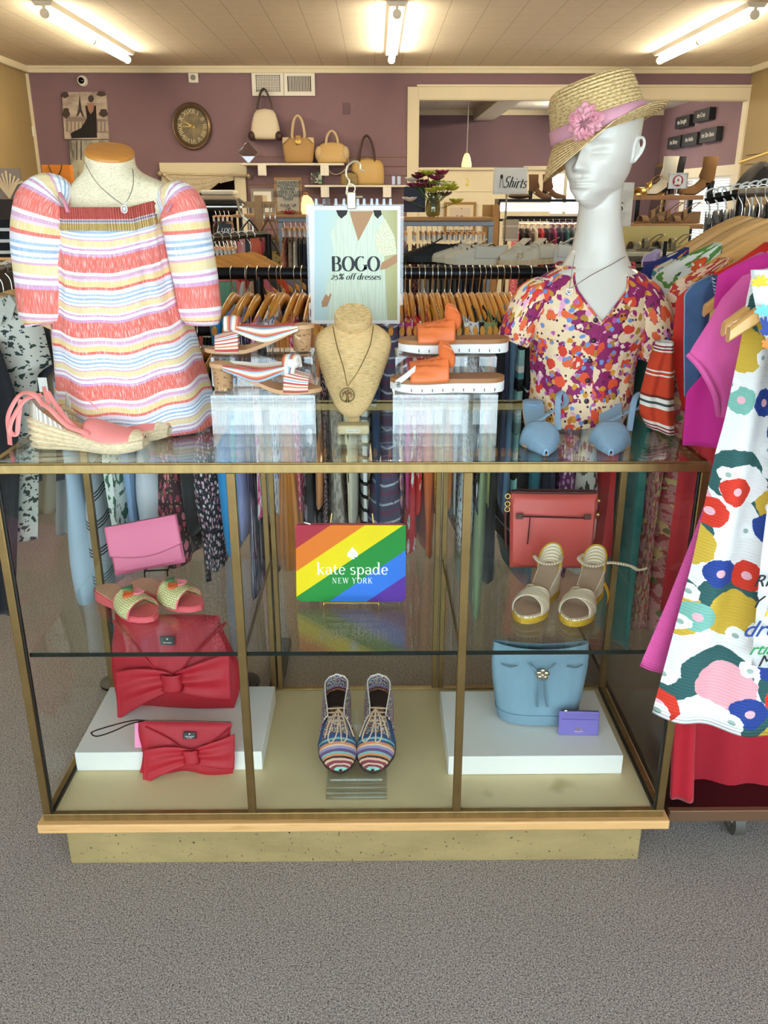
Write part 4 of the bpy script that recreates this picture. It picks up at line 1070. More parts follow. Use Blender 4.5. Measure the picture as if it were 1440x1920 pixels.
# ---- burlap necklace stand with a pendant
burl = mat('burlap', 'f0c68a', .9, coord='UV', bump=('weave', 260, .5, .0015), layers=[('noise', 210, .57, 'b8975a', {'co': 'UV', 'sc': (.4, 5, 1), 'soft': .1}), ('noise', 210, .6, 'e2c994', {'co': 'UV', 'sc': (5, .4, 1), 'soft': .1})])
NY = 1.79
nx = P(662, 700, NY).x
def an(x, y, dY=0):
    q = P(x, y, NY+dY); return V((q.x-nx, dY, q.z-TOPS))
nst = thing('necklace_stand', 'tan burlap necklace bust on a small square plinth', 'necklace stand', (nx, NY, TOPS))
rows = [(604, 628, 698), (610, 616, 708), (618, 602, 722), (630, 591, 733), (645, 588, 735), (665, 592, 731), (690, 600, 723), (720, 610, 712), (745, 620, 702), (765, 630, 691), (778, 642, 680), (784, 655, 668)]
Rg = []
for y, xa, xb in rows:
    t = (y-604)/180; dY = lerp(.028, -.032, t); a, b_ = an(xa, y, dY), an(xb, y, dY); w_ = (b_.x-a.x)/2; cxx = (a.x+b_.x)/2
    dep = .030*min(1, (w_/.04))*(.55+.45*sin(pi*min(t*1.2+.15, 1)))
    Rg.append([(cxx+w_*cos(q), dY+(-dep*sin(q) if sin(q) > 0 else -.006*sin(q)), a.z) for q in [2*pi*k/40 for k in range(40)]])
B().rings(Rg, uv=lambda i, j: (i/40*.3, j/11*.22)).build('bust', burl, nst, sub=1)
tc = an(662, 592, .012)
hd = B().lathe([(.030, -.032), (.036, -.026), (.0395, -.012), (.0395, .0), (.037, .006)], 36, sy=.9)
hd.off(lambda p: V((p.x, p.y-.0*p.z, p.z+.12*0))).xf(T(tc.x, tc.y, tc.z) @ RX(rad(32))); hd.build('neck', burl, nst)
pb = an(660, 800, .0)
B().box((-.034, -.05, .0), (.034, -.005, .020)).build('plinth', mat('plinth_linen', 'd9c99c', .8, bump=('weave', 300, .3, .001)), nst, bevel=.006, seg=4)
B().box((-.012, -.012, .018), (.012, .02, .12)).build('support', burl, nst)
B().box((-.014, -.0505, .006), (.014, -.05, .012)).build('maker_label', sticker, nst, smooth=False)
txt('lettering', 'NATURAL STONE', .0032, black_l, nst, (0, -.0507, .009))
brz = mat('antique_bronze', '6e5a34', .35, 1)
pn = thing('tree_necklace', 'long antique necklace with a round tree pendant on the burlap bust', 'necklace', (nx, NY, TOPS))
for c in ([an(624, 612, -.004), an(632, 650, -.022), an(644, 690, -.042), an(651, 724, -.054)], [an(700, 612, -.004), an(693, 650, -.022), an(672, 695, -.044), an(652, 724, -.054)]):
    B().tube(sp(c, 8), .0011, 5).build('chain', brz, pn)
pc = an(651, 741, -.056)
B().tube([pc+V((.0145*cos(a), 0, .0145*sin(a))) for a in [2*pi*k/32 for k in range(32)]], .0014, 6, closed=True).build('pendant_ring', brz, pn)
tr = B().tube([pc+V((0, 0, -.0145)), pc+V((.001, -.001, -.004)), pc+V((-.001, -.001, .003))], lambda t: lerp(.003, .0016, t), 6)
for a in range(-3, 4): tr.tube([pc+V((0, 0, 0)), pc+V((.006*sin(a*.42), -.001, .005)), pc+V((.0115*sin(a*.4), 0, .0105*cos(a*.4)))], .0008, 5)
for a in range(-2, 3): tr.tube([pc+V((0, 0, -.009)), pc+V((.007*sin(a*.6), 0, -.0125))], .0007, 5)
tr.build('tree', brz, pn)
gems = [mat('gem_red', '8a2a22', .2), mat('gem_green', '5c7a3a', .2), mat('gem_purple', '4a2a52', .2), mat('gem_orange', 'b5652a', .2)]
random.seed(8)
for k in range(14):
    a = pi*(k/13)*1.1-.05*pi; r = .0075+.0035*random.random()
    B().sph(tuple(pc+V((r*cos(a), -.002, r*sin(a)-.0005))), (.0017, .0014, .0015), 7, 5).build('stone', gems[k % 4], pn)
# ================================================================ BAGS AND POUCHES IN THE CASE
def pillow(wd, ht, dp, n=26, m=18, pw=.35, fn=None, bottom=0):
    """soft bag body: x across, z up, y depth; closed front/back skins."""
    b = B(); R = []
    def pt(u, v, s_):
        x, z = (u-.5)*wd, v*ht
        e = (max(0, sin(pi*u))**pw)*(max(0, sin(pi*(v*(1-bottom)+bottom*.5)))**pw)
        y = s_*dp/2*e
        p = V((x, y, z))
        return fn(p, u, v, s_) if fn else p
    for j in range(m+1):
        v = j/m
        R.append([pt(i/n, v, -1) for i in range(n+1)]+[pt(i/n, v, 1) for i in range(n-1, 0, -1)])
    return b.rings(R, uv=lambda i, j: (i/n*wd, j/m*ht))
def spade(name, s_, m, par, loc, rot=(pi/2, 0, 0)):
    pts = []
    for k in range(41):
        t = k/40
        pts.append(None)
    out = [(0, .62)]
    def bez(p0, p1, p2, p3, n=8): return [tuple(((1-t)**3*p0[i]+3*(1-t)**2*t*p1[i]+3*(1-t)*t*t*p2[i]+t**3*p3[i]) for i in (0, 1)) for t in [k/n for k in range(1, n+1)]]
    half = bez((0, .62), (.08, .4), (.46, .22), (.46, -.06))+bez((.46, -.06), (.46, -.34), (.16, -.36), (.06, -.16), 8)+bez((.06, -.16), (.06, -.3), (.12, -.42), (.18, -.44), 4)
    pts = [(0, .62)]+half+[(-x, y) for x, y in half[::-1]]
    b = B(); n = len(pts); b.v = [(x*s_, y*s_, 0) for x, y in pts]+[(0, -.05*s_, 0)]
    for i in range(n): b.face((i, (i+1) % n, n))
    return b.build(name, m, par, loc, rot, smooth=False, solid=.0004, soff=0)
lgold = mat('foil_gold', 'd8b48a', .3, .6)
# ---- pink flap clutch leaning on a wire easel
pinkc = mat('pink_grain_leather', 'e57595', .5, bump=('noise', 500, .25, .0008))
dkedge = mat('dark_pink_edge', '7d2a4a', .5)
q0 = PZ(282, 1082, SH)
def wire_easel(label, loc, rz, w_, m, hgt=.12, twist=0, lean=.3):
    e = thing('wire_easel', label, 'easel', loc, rz); r = .0016
    for sx in (-1, 1):
        x = sx*w_/2
        B().tube(sp([(x, -.034, 0.0016), (x, -.036, .016), (x, -.03, .020), (x, -.026, .012), (x, -.0, .012), (x*.9, .034, hgt*.6), (x*.75, .062, hgt)], 6), r, 6).build('leg', m, e)
        B().tube([(x, -.02, .012), (x, .045, .0016)], r, 6).build('foot', m, e)
    B().tube([(-w_/2, -.0345, .019), (w_/2, -.0345, .019)], r*1.25, 6).build('front_bar', m, e)
    B().tube([(-w_/2*.8, .05, hgt*.8), (w_/2*.8, .05, hgt*.8)], r, 6).build('back_bar', m, e)
    return e
ey = q0.y+.03
cl = thing('flap_clutch', 'pink leather flap clutch leaning on a wire easel on the glass shelf', 'clutch bag', (q0.x-.006, ey, SH+.009), rot=(rad(-20), rad(-9), rad(6)))
W_, H_ = .178, .12
body = pillow(W_, H_, .026, 30, 16, .18); body.build('body', pinkc, cl)
fb_ = B()
def fl1(u, v):
    x = (u-.5)*W_*1.005; z = H_+.001-(H_*.60+.016*sin(pi*u)*1.0)*v
    return (x, -.0145-.0035*sin(pi*min(1, v*1.0))*0-.001, z) if v > .12 else (x, .010-.0255*(v/.12), H_+.003*sin(pi*v/.12))
fb_.grid(fl1, 30, 18).build('flap', pinkc, cl, solid=.002)
B().tube([V(fl1(i/30, 1))+V((0, -.001, 0)) for i in range(31)], .0009, 5).build('flap_edge', dkedge, cl)
B().tube(sp([(-.073, 0, .09), (-.086, -.004, .1), (-.094, -.004, .092), (-.088, -.004, .082), (-.082, -.004, .06), (-.08, -.004, .048)], 6), .005, 8, flat=.35, up=(1, 0, 0)).build('strap', pinkc, cl)
spade('spade_mark', .007, lgold, cl, (.012, -.0165, .056))
txt('lettering', 'kate spade', .0085, lgold, cl, (.012, -.0165, .047))
wire_easel('black wire easel under the pink clutch', (q0.x+.012, ey+.002, SH), rad(6), .055, mat('black_wire', '1a1712', .4, .6), .08)
# ---- rainbow pouch on a twisted gold easel
rb = thing('zip_pouch', 'rainbow striped zip pouch lettered in white, propped on a gold easel', 'pouch')
q1 = PZ(660, 1133, SH)
Wp, Hp = .252, .178
rb.location = (q1.x-.002, q1.y+.004, SH+.007); rb.rotation_euler = (rad(-14), 0, rad(-1))
cols = ['b22a3c', 'e8791f', 'f2d500', '1f8a35', '3274d6', '5a2a94']
pm = [mat('rainbow_'+n, c, .6, spec=.25) for n, c in zip(('red', 'orange', 'yellow', 'green', 'blue', 'violet'), cols)]
bb = B(); nx_, nz_ = 84, 60
def pch(u, v, s_):
    e = (sin(pi*min(max(u, .004), .996))**.2)*(sin(pi*min(max(v, .004), .996))**.2)
    x, z = (u-.5)*Wp, v*Hp
    rr_ = .010
    return V((x, s_*.008*e, z))
def band_of(u, v):
    d = (u*Wp+(Hp-v*Hp)*1.47)          # diagonal distance from the top corner
    cuts = [.062, .119, .175-.0, .245, .309]
    for k, c in enumerate(cuts):
        if d < c: return k
    return 5
# strips cut along the diagonal so that each colour has a clean edge
def clip(poly, a, b_, c, keep):
    out = []
    for i in range(len(poly)):
        p, q = poly[i], poly[(i+1) % len(poly)]
        dp, dq = a*p[0]+b_*p[1]-c, a*q[0]+b_*q[1]-c
        if (dp*keep) >= 0: out.append(p)
        if dp*dq < 0:
            t = dp/(dp-dq); out.append((p[0]+(q[0]-p[0])*t, p[1]+(q[1]-p[1])*t))
    return out
r_ = .012
base = []
for cx_, cz_, a0 in ((Wp/2-r_, r_, -90), (Wp/2-.002, Hp-.002, 0), (-Wp/2+.002, Hp-.002, 90), (-Wp/2+r_, r_, 180)):
    rr_ = r_ if cz_ == r_ else .002
    for k in range(7): base.append((cx_+rr_*cos(rad(a0+15*k)), cz_+rr_*sin(rad(a0+15*k))))
cuts = [-1, .080, .159, .246, .337, .424, 9]
SLP = 1.47
for k in range(6):
    f = lambda p: (p[0]+Wp/2)+(Hp-p[1])*SLP*.0
    # distance measured along the diagonal normal
    poly = clip(base, 1, -SLP, cuts[k]-Wp/2-SLP*Hp, 1); poly = clip(poly, 1, -SLP, cuts[k+1]-Wp/2-SLP*Hp, -1)
    if len(poly) < 3: continue
    bb.k = k; o = len(bb.v)
    for x, z in poly: bb.v.append((x, -.0085, z))
    bb.face(range(o, o+len(poly)))
for k, m in enumerate(pm): pass
fo = bb.build('striped_front', pm, rb, smooth=False)
fo.modifiers.new('t', 'SOLIDIFY').thickness = .0005
B().prism(base, 'y', -.008, .008).build('body', pm[0], rb, smooth=False, bevel=.003)
wl = mat('white_lettering', 'f4f1ea', .5)
spade('spade_mark', .027, wl, rb, (.004, -.0092, Hp*.625))
serif('lettering', 'kate spade', .029, wl, rb, (.004, -.0092, .064), thick=.11, thin=.05, space=.03, width=.165)
serif('lettering', 'NEW YORK', .0125, wl, rb, (.004, -.0092, .043), thick=.13, thin=.06, space=.12, width=.095)
B().tube([(-Wp/2+.004, 0, Hp+.0015), (Wp/2-.004, 0, Hp+.0015)], .0022, 6).build('zip', mat('red_zip', '9c2233', .5), rb)
B().tube(sp([(-Wp/2+.014, -.004, Hp+.003), (-Wp/2+.02, -.01, Hp+.006), (-Wp/2+.034, -.012, Hp+.002)], 6), .002, 6).build('zip_pull', silver, rb)
et = wire_easel('twisted gold wire easel holding up the rainbow pouch', (q1.x, q1.y+.004, SH), rad(-1), .125, goldm, .2)
# ---- coral crossbody bag with a zip pocket
coral = mat('coral_saffiano', 'd8564a', .4, bump=('noise', 420, .2, .0008))
brl = mat('oxblood_leather', '5a2a26', .5)
q2 = P(1030, 1068, 1.99)
cb = thing('crossbody_bag', 'coral leather crossbody bag with a zip pocket behind the cream sandals', 'handbag', (q2.x, 1.985, SH+.001), rot=(rad(-6), 0, rad(-2)))
Wc, Hc = .218, .198
pillow(Wc, Hc, .045, 30, 18, .2, lambda p, u, v, s_: V((p.x*(.94+.06*v), p.y*(1-.25*v), p.z))).build('body', coral, cb)
B().rings([ring((0, 0, Hc-.002+.0), Wc/2*.985, .016, 40, 3), ring((0, 0, Hc+.004), Wc/2*.985, .016, 40, 3)], cap=(0, 0)).build('rim', brl, cb, solid=.0015)
zb_ = B().tube([(-.08, -.0275, Hc*.715), (.075, -.0275, Hc*.7)], .004, 8, flat=.5); zb_.build('pocket_zip', brl, cb)
for x in (-.086, .081): B().cbox((x, -.0275, Hc*.715), (.018, .004, .014)).build('zip_end', brl, cb, bevel=.001)
B().tube([(-.06, -.029, Hc*.71), (-.062, -.03, Hc*.55), (-.064, -.029, Hc*.36)], lambda t: lerp(.003, .0045, t), 8, flat=.4).build('zip_tassel', brl, cb)
B().tube(sp([(-Wc/2, 0, Hc*.98), (-Wc/2-.008, -.004, Hc*.9), (-Wc/2-.006, -.006, Hc*.8), (-Wc/2-.01, -.004, Hc*.7), (-Wc/2-.008, 0, Hc*.5), (-Wc/2-.003, .01, Hc*.25)], 6), .005, 8, flat=.4).build('strap', brl, cb)
for z in (.95, .85, .78): B().tube([(-Wc/2-.006+.006*cos(a), -.008, Hc*z+.006*sin(a)) for a in [2*pi*k/14 for k in range(14)]], .0014, 6, closed=True).build('strap_ring', goldm, cb)
for z in (.9, .72): B().sph((Wc/2+.002, -.008, Hc*z), (.005, .004, .006), 10, 6).build('strap_stud', goldm, cb)
# ---- red bow tote and red bow wristlet
redf = mat('red_cotton_sateen', 'ac0e22', .6, bump=('noise', 9, .35, .02), var=(6, .06))
redb = mat('red_bow_cloth', 'b10f24', .6, bump=('noise', 12, .3, .012))
blk_l = mat('black_logo_patch', '17140f', .4)
def bow(par, s_, c, wl_, wr_, hl, slope=0.0):
    """flat wrap bow: two fanned tails with radiating pleats and a knot."""
    for sg, w_, in ((-1, wl_), (1, wr_)):
        b = B()
        def fn(u, v):
            x = sg*w_*u; hh = lerp(.014*s_, hl, u**.7)
            z = (v-.5)*2*hh*(1 if sg > 0 else 1)+(-.035*s_*u*u if sg < 0 else .012*s_*u)
            y = -.004-.012*s_*sin(pi*min(u*1.05, 1))**.7*(1-.35*abs(2*v-1))-.0035*s_*sin(v*14+1)*(1-u)**.6*min(1, u*6)
            return (c[0]+x, c[1]+y, c[2]+z)
        b.grid(fn, 26, 26, uvf=lambda u, v: (u*w_, v*hl)).build('bow_wing', redb, par, solid=.003)
    k = B().grid(lambda u, v: (c[0]+(u-.5)*.042*s_+.002*sin(6*v), c[1]-.012*s_-.012*s_*sin(pi*u)**.5-.001, c[2]+(v-.5)*.036*s_), 12, 8)
    k.build('bow_knot', redb, par, solid=.003)
q3 = PZ(318, 1345, BLK)
tb = thing('bow_tote', 'large red cloth tote bag with a big bow, standing on the white block', 'handbag', (q3.x+.006, q3.y+.045, BLK+.0005), rot=(rad(-9), 0, rad(-3)))
Wt, Ht = .30, .25
def tfn(p, u, v, s_):
    k = 1+.10*sin(pi*min(v*1.1, 1))-.06*v
    return V((p.x*k-.006*v+.012*sin(5*v)*(u > .85), p.y+.004*sin(9*u+4*v)*(.3+v)*s_*0+.005*sin(7*u+3*v), p.z-.012*sin(pi*u)*v*0))
pillow(Wt, Ht, .085, 36, 24, .3, tfn).build('body', redf, tb)
bow(tb, 1.25, (.01, -.043, .092), .145, .145, .064)
for sg in (-1, 1):
    B().tube(sp([(sg*.142, -.02, .238), (sg*.085, -.042, .185), (sg*.03, -.048, .118)], 8), lambda t: lerp(.008, .004, t), 8, flat=.4).build('bow_fold', redb, tb)
pt_ = B().cbox((.0, -.046, .197), (.036, .003, .023)).build('logo_patch', blk_l, tb, bevel=.001)
spade('spade_mark', .005, wl, pt_, (.0, -.0478, .2015)); txt('lettering', 'kate spade', .005, wl, pt_, (.0, -.0478, .1925))
q4 = PZ(345, 1458, DECK)
ws = thing('bow_wristlet', 'small red bow wristlet leaning on the front of the white block', 'wristlet', (q4.x+.002, q4.y+.014, DECK+.0015), rot=(rad(-16), rad(1), rad(-1)))
Ww, Hw = .222, .126
def wfn(p, u, v, s_): return V((p.x*(1.0-.03*sin(pi*v))+.004*sin(6*v), p.y+.002*sin(8*u+5*v), p.z-.006*sin(3*pi*u)*(1-v)**2))
pillow(Ww, Hw, .026, 34, 20, .3, wfn).build('body', redf, ws)
bow(ws, .9, (.018, -.0135, .05), .115, .1, .042)
for sg in (-1, 1): B().tube(sp([(.018+sg*.1-.012, -.008, .115), (.018+sg*.055, -.016, .09), (.018+sg*.014, -.018, .06)], 8), lambda t: lerp(.005, .0025, t), 8, flat=.4).build('bow_fold', redb, ws)
pt_ = B().cbox((.012, -.0165, .098), (.03, .003, .0165)).build('logo_patch', blk_l, ws, bevel=.001)
spade('spade_mark', .004, wl, pt_, (.012, -.0183, .102)); txt('lettering', 'kate spade', .0048, wl, pt_, (.012, -.0183, .0965)); txt('lettering', 'NEW YORK', .0022, wl, pt_, (.012, -.0183, .0925))
B().tube([(-Ww/2+.005, 0, Hw+.0005), (Ww/2-.005, 0, Hw+.0005)], .002, 6).build('zip', brl, ws)
B().tube(sp([(-.1, 0, .126), (-.115, -.012, .131), (-.14, -.02, .128), (-.185, -.03, .117), (-.212, -.035, .107), (-.2, -.034, .098), (-.165, -.028, .108), (-.13, -.015, .122), (-.103, -.004, .126)], 8), .0045, 8, flat=.35, up=(.2, .3, 1)).build('wrist_strap', mat('dark_brown_leather', '2a1c16', .45), ws)
tgp = B().box((-.122, .0, .06), (-.104, .001, .122)).build('price_tag', mat('pink_card', 'f08fb6', .6), ws)
# ---- blue drawstring bucket bag
blueb = mat('dusty_blue_suede', '7f9dac', .85, var=(8, .08), bump=('noise', 160, .25, .001))
bluel = mat('dusty_blue_leather', '7b98a8', .55)
q5 = PZ(1012, 1363, BLK)
bk = thing('bucket_bag', 'dusty blue suede bucket bag with a jewelled drawstring on the white block', 'handbag', (q5.x, q5.y+.055, BLK+.0005), rot=(0, 0, rad(-2)))
Rr = []
for z, rx, ry in ((0, .088, .045), (.006, .098, .054), (.03, .104, .056), (.08, .112, .05), (.13, .118, .04), (.17, .121, .03), (.2, .117, .018), (.212, .117, .016)):
    Rr.append([(p[0], p[1]*(1+.05*sin(5*p[0]*40)*(z > .1)), p[2]-.016*(1-(p[0]/.12)**2)*(z > .15)*(z-.15)/.06) for p in ring((0, 0, z), rx, ry, 60, 2.6)])
B().rings(Rr, cap=(1, 0)).build('body', blueb, bk, sub=1, solid=.002)
B().rings([ring((0, 0, z), rx, ry, 60, 2.6) for z, rx, ry in ((.0, .09, .047), (.004, .0995, .0555), (.03, .1055, .0575), (.032, .1055, .0573))], cap=(1, 0)).build('base_band', bluel, bk, solid=.001)
yf = -.047
for sg in (-1, 1):
    B().tube(sp([(sg*.033, -.036, .168), (sg*.018, -.045, .158), (sg*.006, -.05, .148)], 6), .0042, 8, flat=.5).build('drawstring', bluel, bk)
    B().tube(sp([(sg*.006, -.052, .142), (sg*.008+.0, -.057, .1), (sg*.012+.004, -.0595, .062)], 6), lambda t: lerp(.004, .005, t), 8, flat=.5).build('drawstring_end', bluel, bk)
    B().tube(sp([(sg*.06, -.04, .163), (sg*.08, -.041, .16), (sg*.1, -.033, .164)], 6), .0035, 8, flat=.5).build('threaded_cord', bluel, bk)
fm = mat('silver_flower_metal', 'c9bfa6', .25, 1)
fl = B()
for k in range(5):
    a = 2*pi*k/5+.3; fl.sph((.0095*cos(a), -.054, .147+.0095*sin(a)), (.0075, .003, .0075), 10, 6)
fl.sph((0, -.0565, .147), (.0055, .0035, .0055), 10, 6); fl.build('flower_clasp', fm, bk)
B().box((.112, -.01, .13), (.114, .03, .165)).build('price_tag', sticker, bk)
# ---- lavender card case
lav = mat('lavender_leather', '7a6bb5', .45, bump=('noise', 500, .2, .0006))
q6 = PZ(1084, 1380, BLK)
cc = thing('card_case', 'lavender leather card case leaning on the blue bucket bag', 'card case', (q6.x, q6.y+.001, BLK+.001), rot=(rad(-9), rad(1), rad(-1))); cc.scale = (1.25, 1, 1.2)
B().box((-.0395, 0, 0), (.0395, .005, .052)).build('body', lav, cc, bevel=.002)
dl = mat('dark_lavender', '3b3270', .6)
for z in (.0395, .044, .0355): B().box((-.036, -.0009, z), (.036, 0, z+.0022)).build('card_slot', lav, cc, bevel=.0003)
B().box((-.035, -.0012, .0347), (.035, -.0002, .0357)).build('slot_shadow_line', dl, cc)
B().tube([(-.036, .002, .0525), (.037, .002, .0525)], .0014, 6).build('zip', mat('zip_dark', '2d2633', .5), cc)
B().sph((-.027, -.002, .0535), (.004, .002, .003), 10, 6).build('zip_pull', silver, cc)
em = B()
em.tube([(.008*cos(a), -.0008, .0105+.0035*sin(a)*(.6)) for a in [2*pi*k/20 for k in range(20)]], .0005, 5, closed=True)
em.tube([(-.006, -.0008, .014), (0, -.0008, .0165), (.006, -.0008, .014)], .0006, 5); em.build('emblem', lgold, cc)
# ================================================================ CLOTHES RACKS AROUND THE CASE
blackm = mat('black_pipe', '17161a', .35, .6)
hookm = mat('hook_steel', 'c9c4b8', .22, 1)
woodh = mat('amber_hanger_wood', 'f0a849', .35, coat=.3, rnd=.14, var=(12, .1, (1, 1, 6)), coord='Object')
woodp = mat('pale_hanger_wood', 'dba65f', .35, coat=.3, rnd=.2, var=(7, .14, (1, 9, 1)))
def plain(n, c, b=.012): return mat('cloth_'+n, c, .85, sheen=.15, bump=('noise', 14, .3, b), var=(7, .06))
U = {'co': 'UV'}
def u(**k): return dict(co='UV', **k)
FAB = {
 'pale blue linen': plain('pale_blue_linen', 'a9bccb'),
 'grey tunic with triple black stripes': mat('cloth_triple_stripe', 'a7b0b8', .85, coord='UV', layers=[('stripe', 1, .075, [(0, 'a7b0b8'), (.62, '23252b'), (.68, 'a7b0b8'), (.74, '23252b'), (.8, 'a7b0b8'), (.86, '23252b'), (.92, 'a7b0b8')], U)]),
 'white dress with green leaves': mat('cloth_leaf', 'e3e6de', .85, coord='UV', layers=[('noise', 34, .54, '47705a', u(det=3.0))]),
 'faded blue denim shirt': plain('faded_denim', '7f9bbd'),
 'pale grey linen shirt': plain('pale_grey_linen', 'bfc1c8'),
 'burgundy floral dress': mat('cloth_burgundy', '3a1522', .85, coord='UV', layers=[('vor', 30, .3, ['b4475a', 'c96a76', '8c2f45'], u(dim='2D', di=.02)), ('vor', 70, .2, '8f9a5a', u(dim='2D', some=.5))]),
 'navy ditsy floral dress': mat('cloth_ditsy', '14141f', .85, coord='UV', layers=[('vor', 60, .3, ['d9a6b4', 'e3d5cf', '9c5a74', 'c7b3c2'], u(dim='2D', di=.01)), ('vor', 110, .2, '7f8796', u(dim='2D', some=.4))]),
 'bright blue shift': plain('bright_blue', '1f86c4'),
 'lilac blouse': plain('lilac', '8c8cba'),
 'navy dress with slanting streaks': mat('cloth_streak', '2c2a48', .85, coord='UV', layers=[('noise', 60, .58, 'cfc4d2', u(sc=(1, .08, 1))), ('noise', 50, .63, 'b85a86', u(sc=(1, .08, 1), lo=(3, 1, 0)))]),
 'white top printed in hot pink': mat('cloth_pinkprint', 'eee4e8', .85, coord='UV', layers=[('noise', 26, .52, 'd42f78', u(det=3.0, sc=(1, .8, 1))), ('line', 1, .07, .22, 'e88fb4', U)]),
 'amber satin dress': mat('cloth_amber', 'cf7f2c', .45, sheen=.3, bump=('x', 26, .4, .01), coord='UV'),
 'black dress with white blossoms': mat('cloth_blossom', '17141a', .85, coord='UV', layers=[('vor', 13, .3, 'd9d0dc', u(dim='2D', di=.05, ds=18, some=.6))]),
 'black top with tiny pink dots': mat('cloth_tinydots', '1a171b', .85, coord='UV', layers=[('vor', 85, .3, ['d8b9b0', 'c49aa0'], u(dim='2D'))]),
 'taupe lace cardigan': mat('cloth_taupe', '8f8378', .9, coord='UV', layers=[('noise', 50, .5, 'b8ada0', u(det=4.0))], bump=('noise', 60, .6, .01)),
 'cream silk blouse': plain('cream_silk', 'd9d2c0'),
 'white top with black bands': mat('cloth_bw', 'ecebea', .8, coord='UV', layers=[('line', 1, .036, .28, '15151a', U)]),
 'dark blue jeans jacket': plain('dark_blue', '273a5c'),
 'slate dress with red and white lines': mat('cloth_slate', '4b4d63', .85, coord='UV', layers=[('stripe', 1, .05, [(0, '4b4d63'), (.3, 'b9c3d0'), (.42, '4b4d63'), (.7, '6a3a52'), (.9, '4b4d63')], U), ('noise', 150, .6, '7f4a62', u(sc=(1, 1, 1)))]),
 'red dress printed with white houses': mat('cloth_redhouse', 'c02230', .8, coord='UV', layers=[('vor', 16, .34, 'e8e2dc', u(dim='2D', di=.03, ds=60, some=.5)), ('noise', 75, .6, '5b1a22', u(det=3.0))]),
 'tangerine silk blouse': plain('tangerine', 'e0713a'),
 'cream top with brown rays': mat('cloth_rays', 'e3d6b4', .85, coord='UV', layers=[('line', 0, .02, .3, '7a4c34', u(di=.03, ds=9))]),
 'silver grey trousers': plain('silver_grey', 'b3b8b8'),
 'white top with ink flecks': mat('cloth_flecks', 'e6e7ea', .85, coord='UV', layers=[('vor', 75, .22, '3a4458', u(dim='2D', sc=(1, .6, 1)))]),
 'black jacket': plain('black', '15151a'),
 'sage dress': plain('sage', '8c9a72'),
 'black blouse with white piping': mat('cloth_piping', '14161c', .8, coord='UV', layers=[('line', 1, .21, .03, 'b9c4cc', u(di=.02, ds=6))]),
 'steel blue blouse': plain('steel_blue', '5f7f9c'),
 'deep teal dress': plain('deep_teal', '1f6a78'),
 'navy jumper': plain('navy', '20273f'),
 'white dress with dark vines': mat('cloth_vines', 'd8d2c4', .85, coord='UV', layers=[('noise', 24, .56, '4a3f3a', u(det=4.0)), ('vor', 22, .25, 'a94b52', u(dim='2D', some=.4))]),
 'sea green gown': plain('sea_green', '2f8a82'),
 'rose paisley dress': mat('cloth_paisley', 'c98a84', .85, coord='UV', layers=[('noise', 40, .52, 'a94a48', u(det=4.0)), ('noise', 36, .58, 'd6b87a', u(det=3.0, lo=(4, 2, 0))), ('vor', 26, .2, '6e7a4a', u(dim='2D', some=.5))]),
 'scarlet dress': plain('scarlet', 'b51a20'),
 'aqua top': plain('aqua', '4aa6b4'),
 'heather grey sweater': plain('heather', '9a9b9c'),
 'white blouse printed in blue': mat('cloth_blueprint', 'e8e8ec', .85, coord='UV', layers=[('vor', 40, .3, '3f62a8', u(dim='2D', di=.02, some=.7))]),
 'raspberry printed tunic': mat('cloth_rasp', 'cf3a60', .85, coord='UV', layers=[('vor', 44, .28, 'f0d4d8', u(dim='2D', di=.02))]),
 'apricot gauze top': plain('apricot', 'e0935a'),
 'blush knit': plain('blush', 'd3a894'),
 'ivory spotted blouse': mat('cloth_ivoryspot', 'e8dcba', .85, coord='UV', layers=[('vor', 16, .26, '2a2420', u(dim='2D', some=.5))]),
 'fuchsia tank': plain('fuchsia_tank', 'cf2f86'),
 'red blouse with white daisies': mat('cloth_daisy', 'cf1f22', .85, coord='UV', layers=[('vor', 28, .25, 'f3e6da', u(dim='2D', some=.5))]),
 'orange shell top': plain('orange_shell', 'e0832a'),
 'mustard printed top': mat('cloth_mustard', 'd99c2a', .85, coord='UV', layers=[('noise', 70, .56, '8c5318', u(det=3.0))]),
 'white shirt with confetti dots': mat('cloth_confetti', 'eeeeec', .85, coord='UV', layers=[('vor', 60, .2, ['3f8a4a', 'c23a44', '2f4a8a', '222222'], u(dim='2D', some=.7))]),
 'black jersey top': plain('black_jersey', '1b1b20'),
 'black top with white scrawl': mat('cloth_scrawl', '121214', .85, coord='UV', layers=[('noise', 45, .6, 'e2e2e2', u(sc=(1, .35, 1), det=3.0))]),
 'olive top': plain('olive', '8d9350'),
 'ink blue top': plain('ink_blue', '2d3552'),
 'aqua, black and white striped knit': mat('cloth_aquastripe', '9cc4c4', .85, coord='UV', layers=[('stripe', 1, .12, [(0, '9cc4c4'), (.2, 'e9e9e2'), (.36, '5b9aa0'), (.52, '14161c'), (.8, '9cd0c8')], U)]),
 'multicolour tie-dye blouse': mat('cloth_tiedye', 'e5c3a0', .85, coord='UV', layers=[('noise', 18, .5, '9c4a8a', u(soft=.08)), ('noise', 22, .56, '4a4a6a', u(lo=(2, 2, 0)))]),
 'plum print dress': mat('cloth_plum', '5c2a50', .85, coord='UV', layers=[('vor', 40, .28, ['b97aa6', 'd9b3c6'], u(dim='2D', di=.02))]),
}
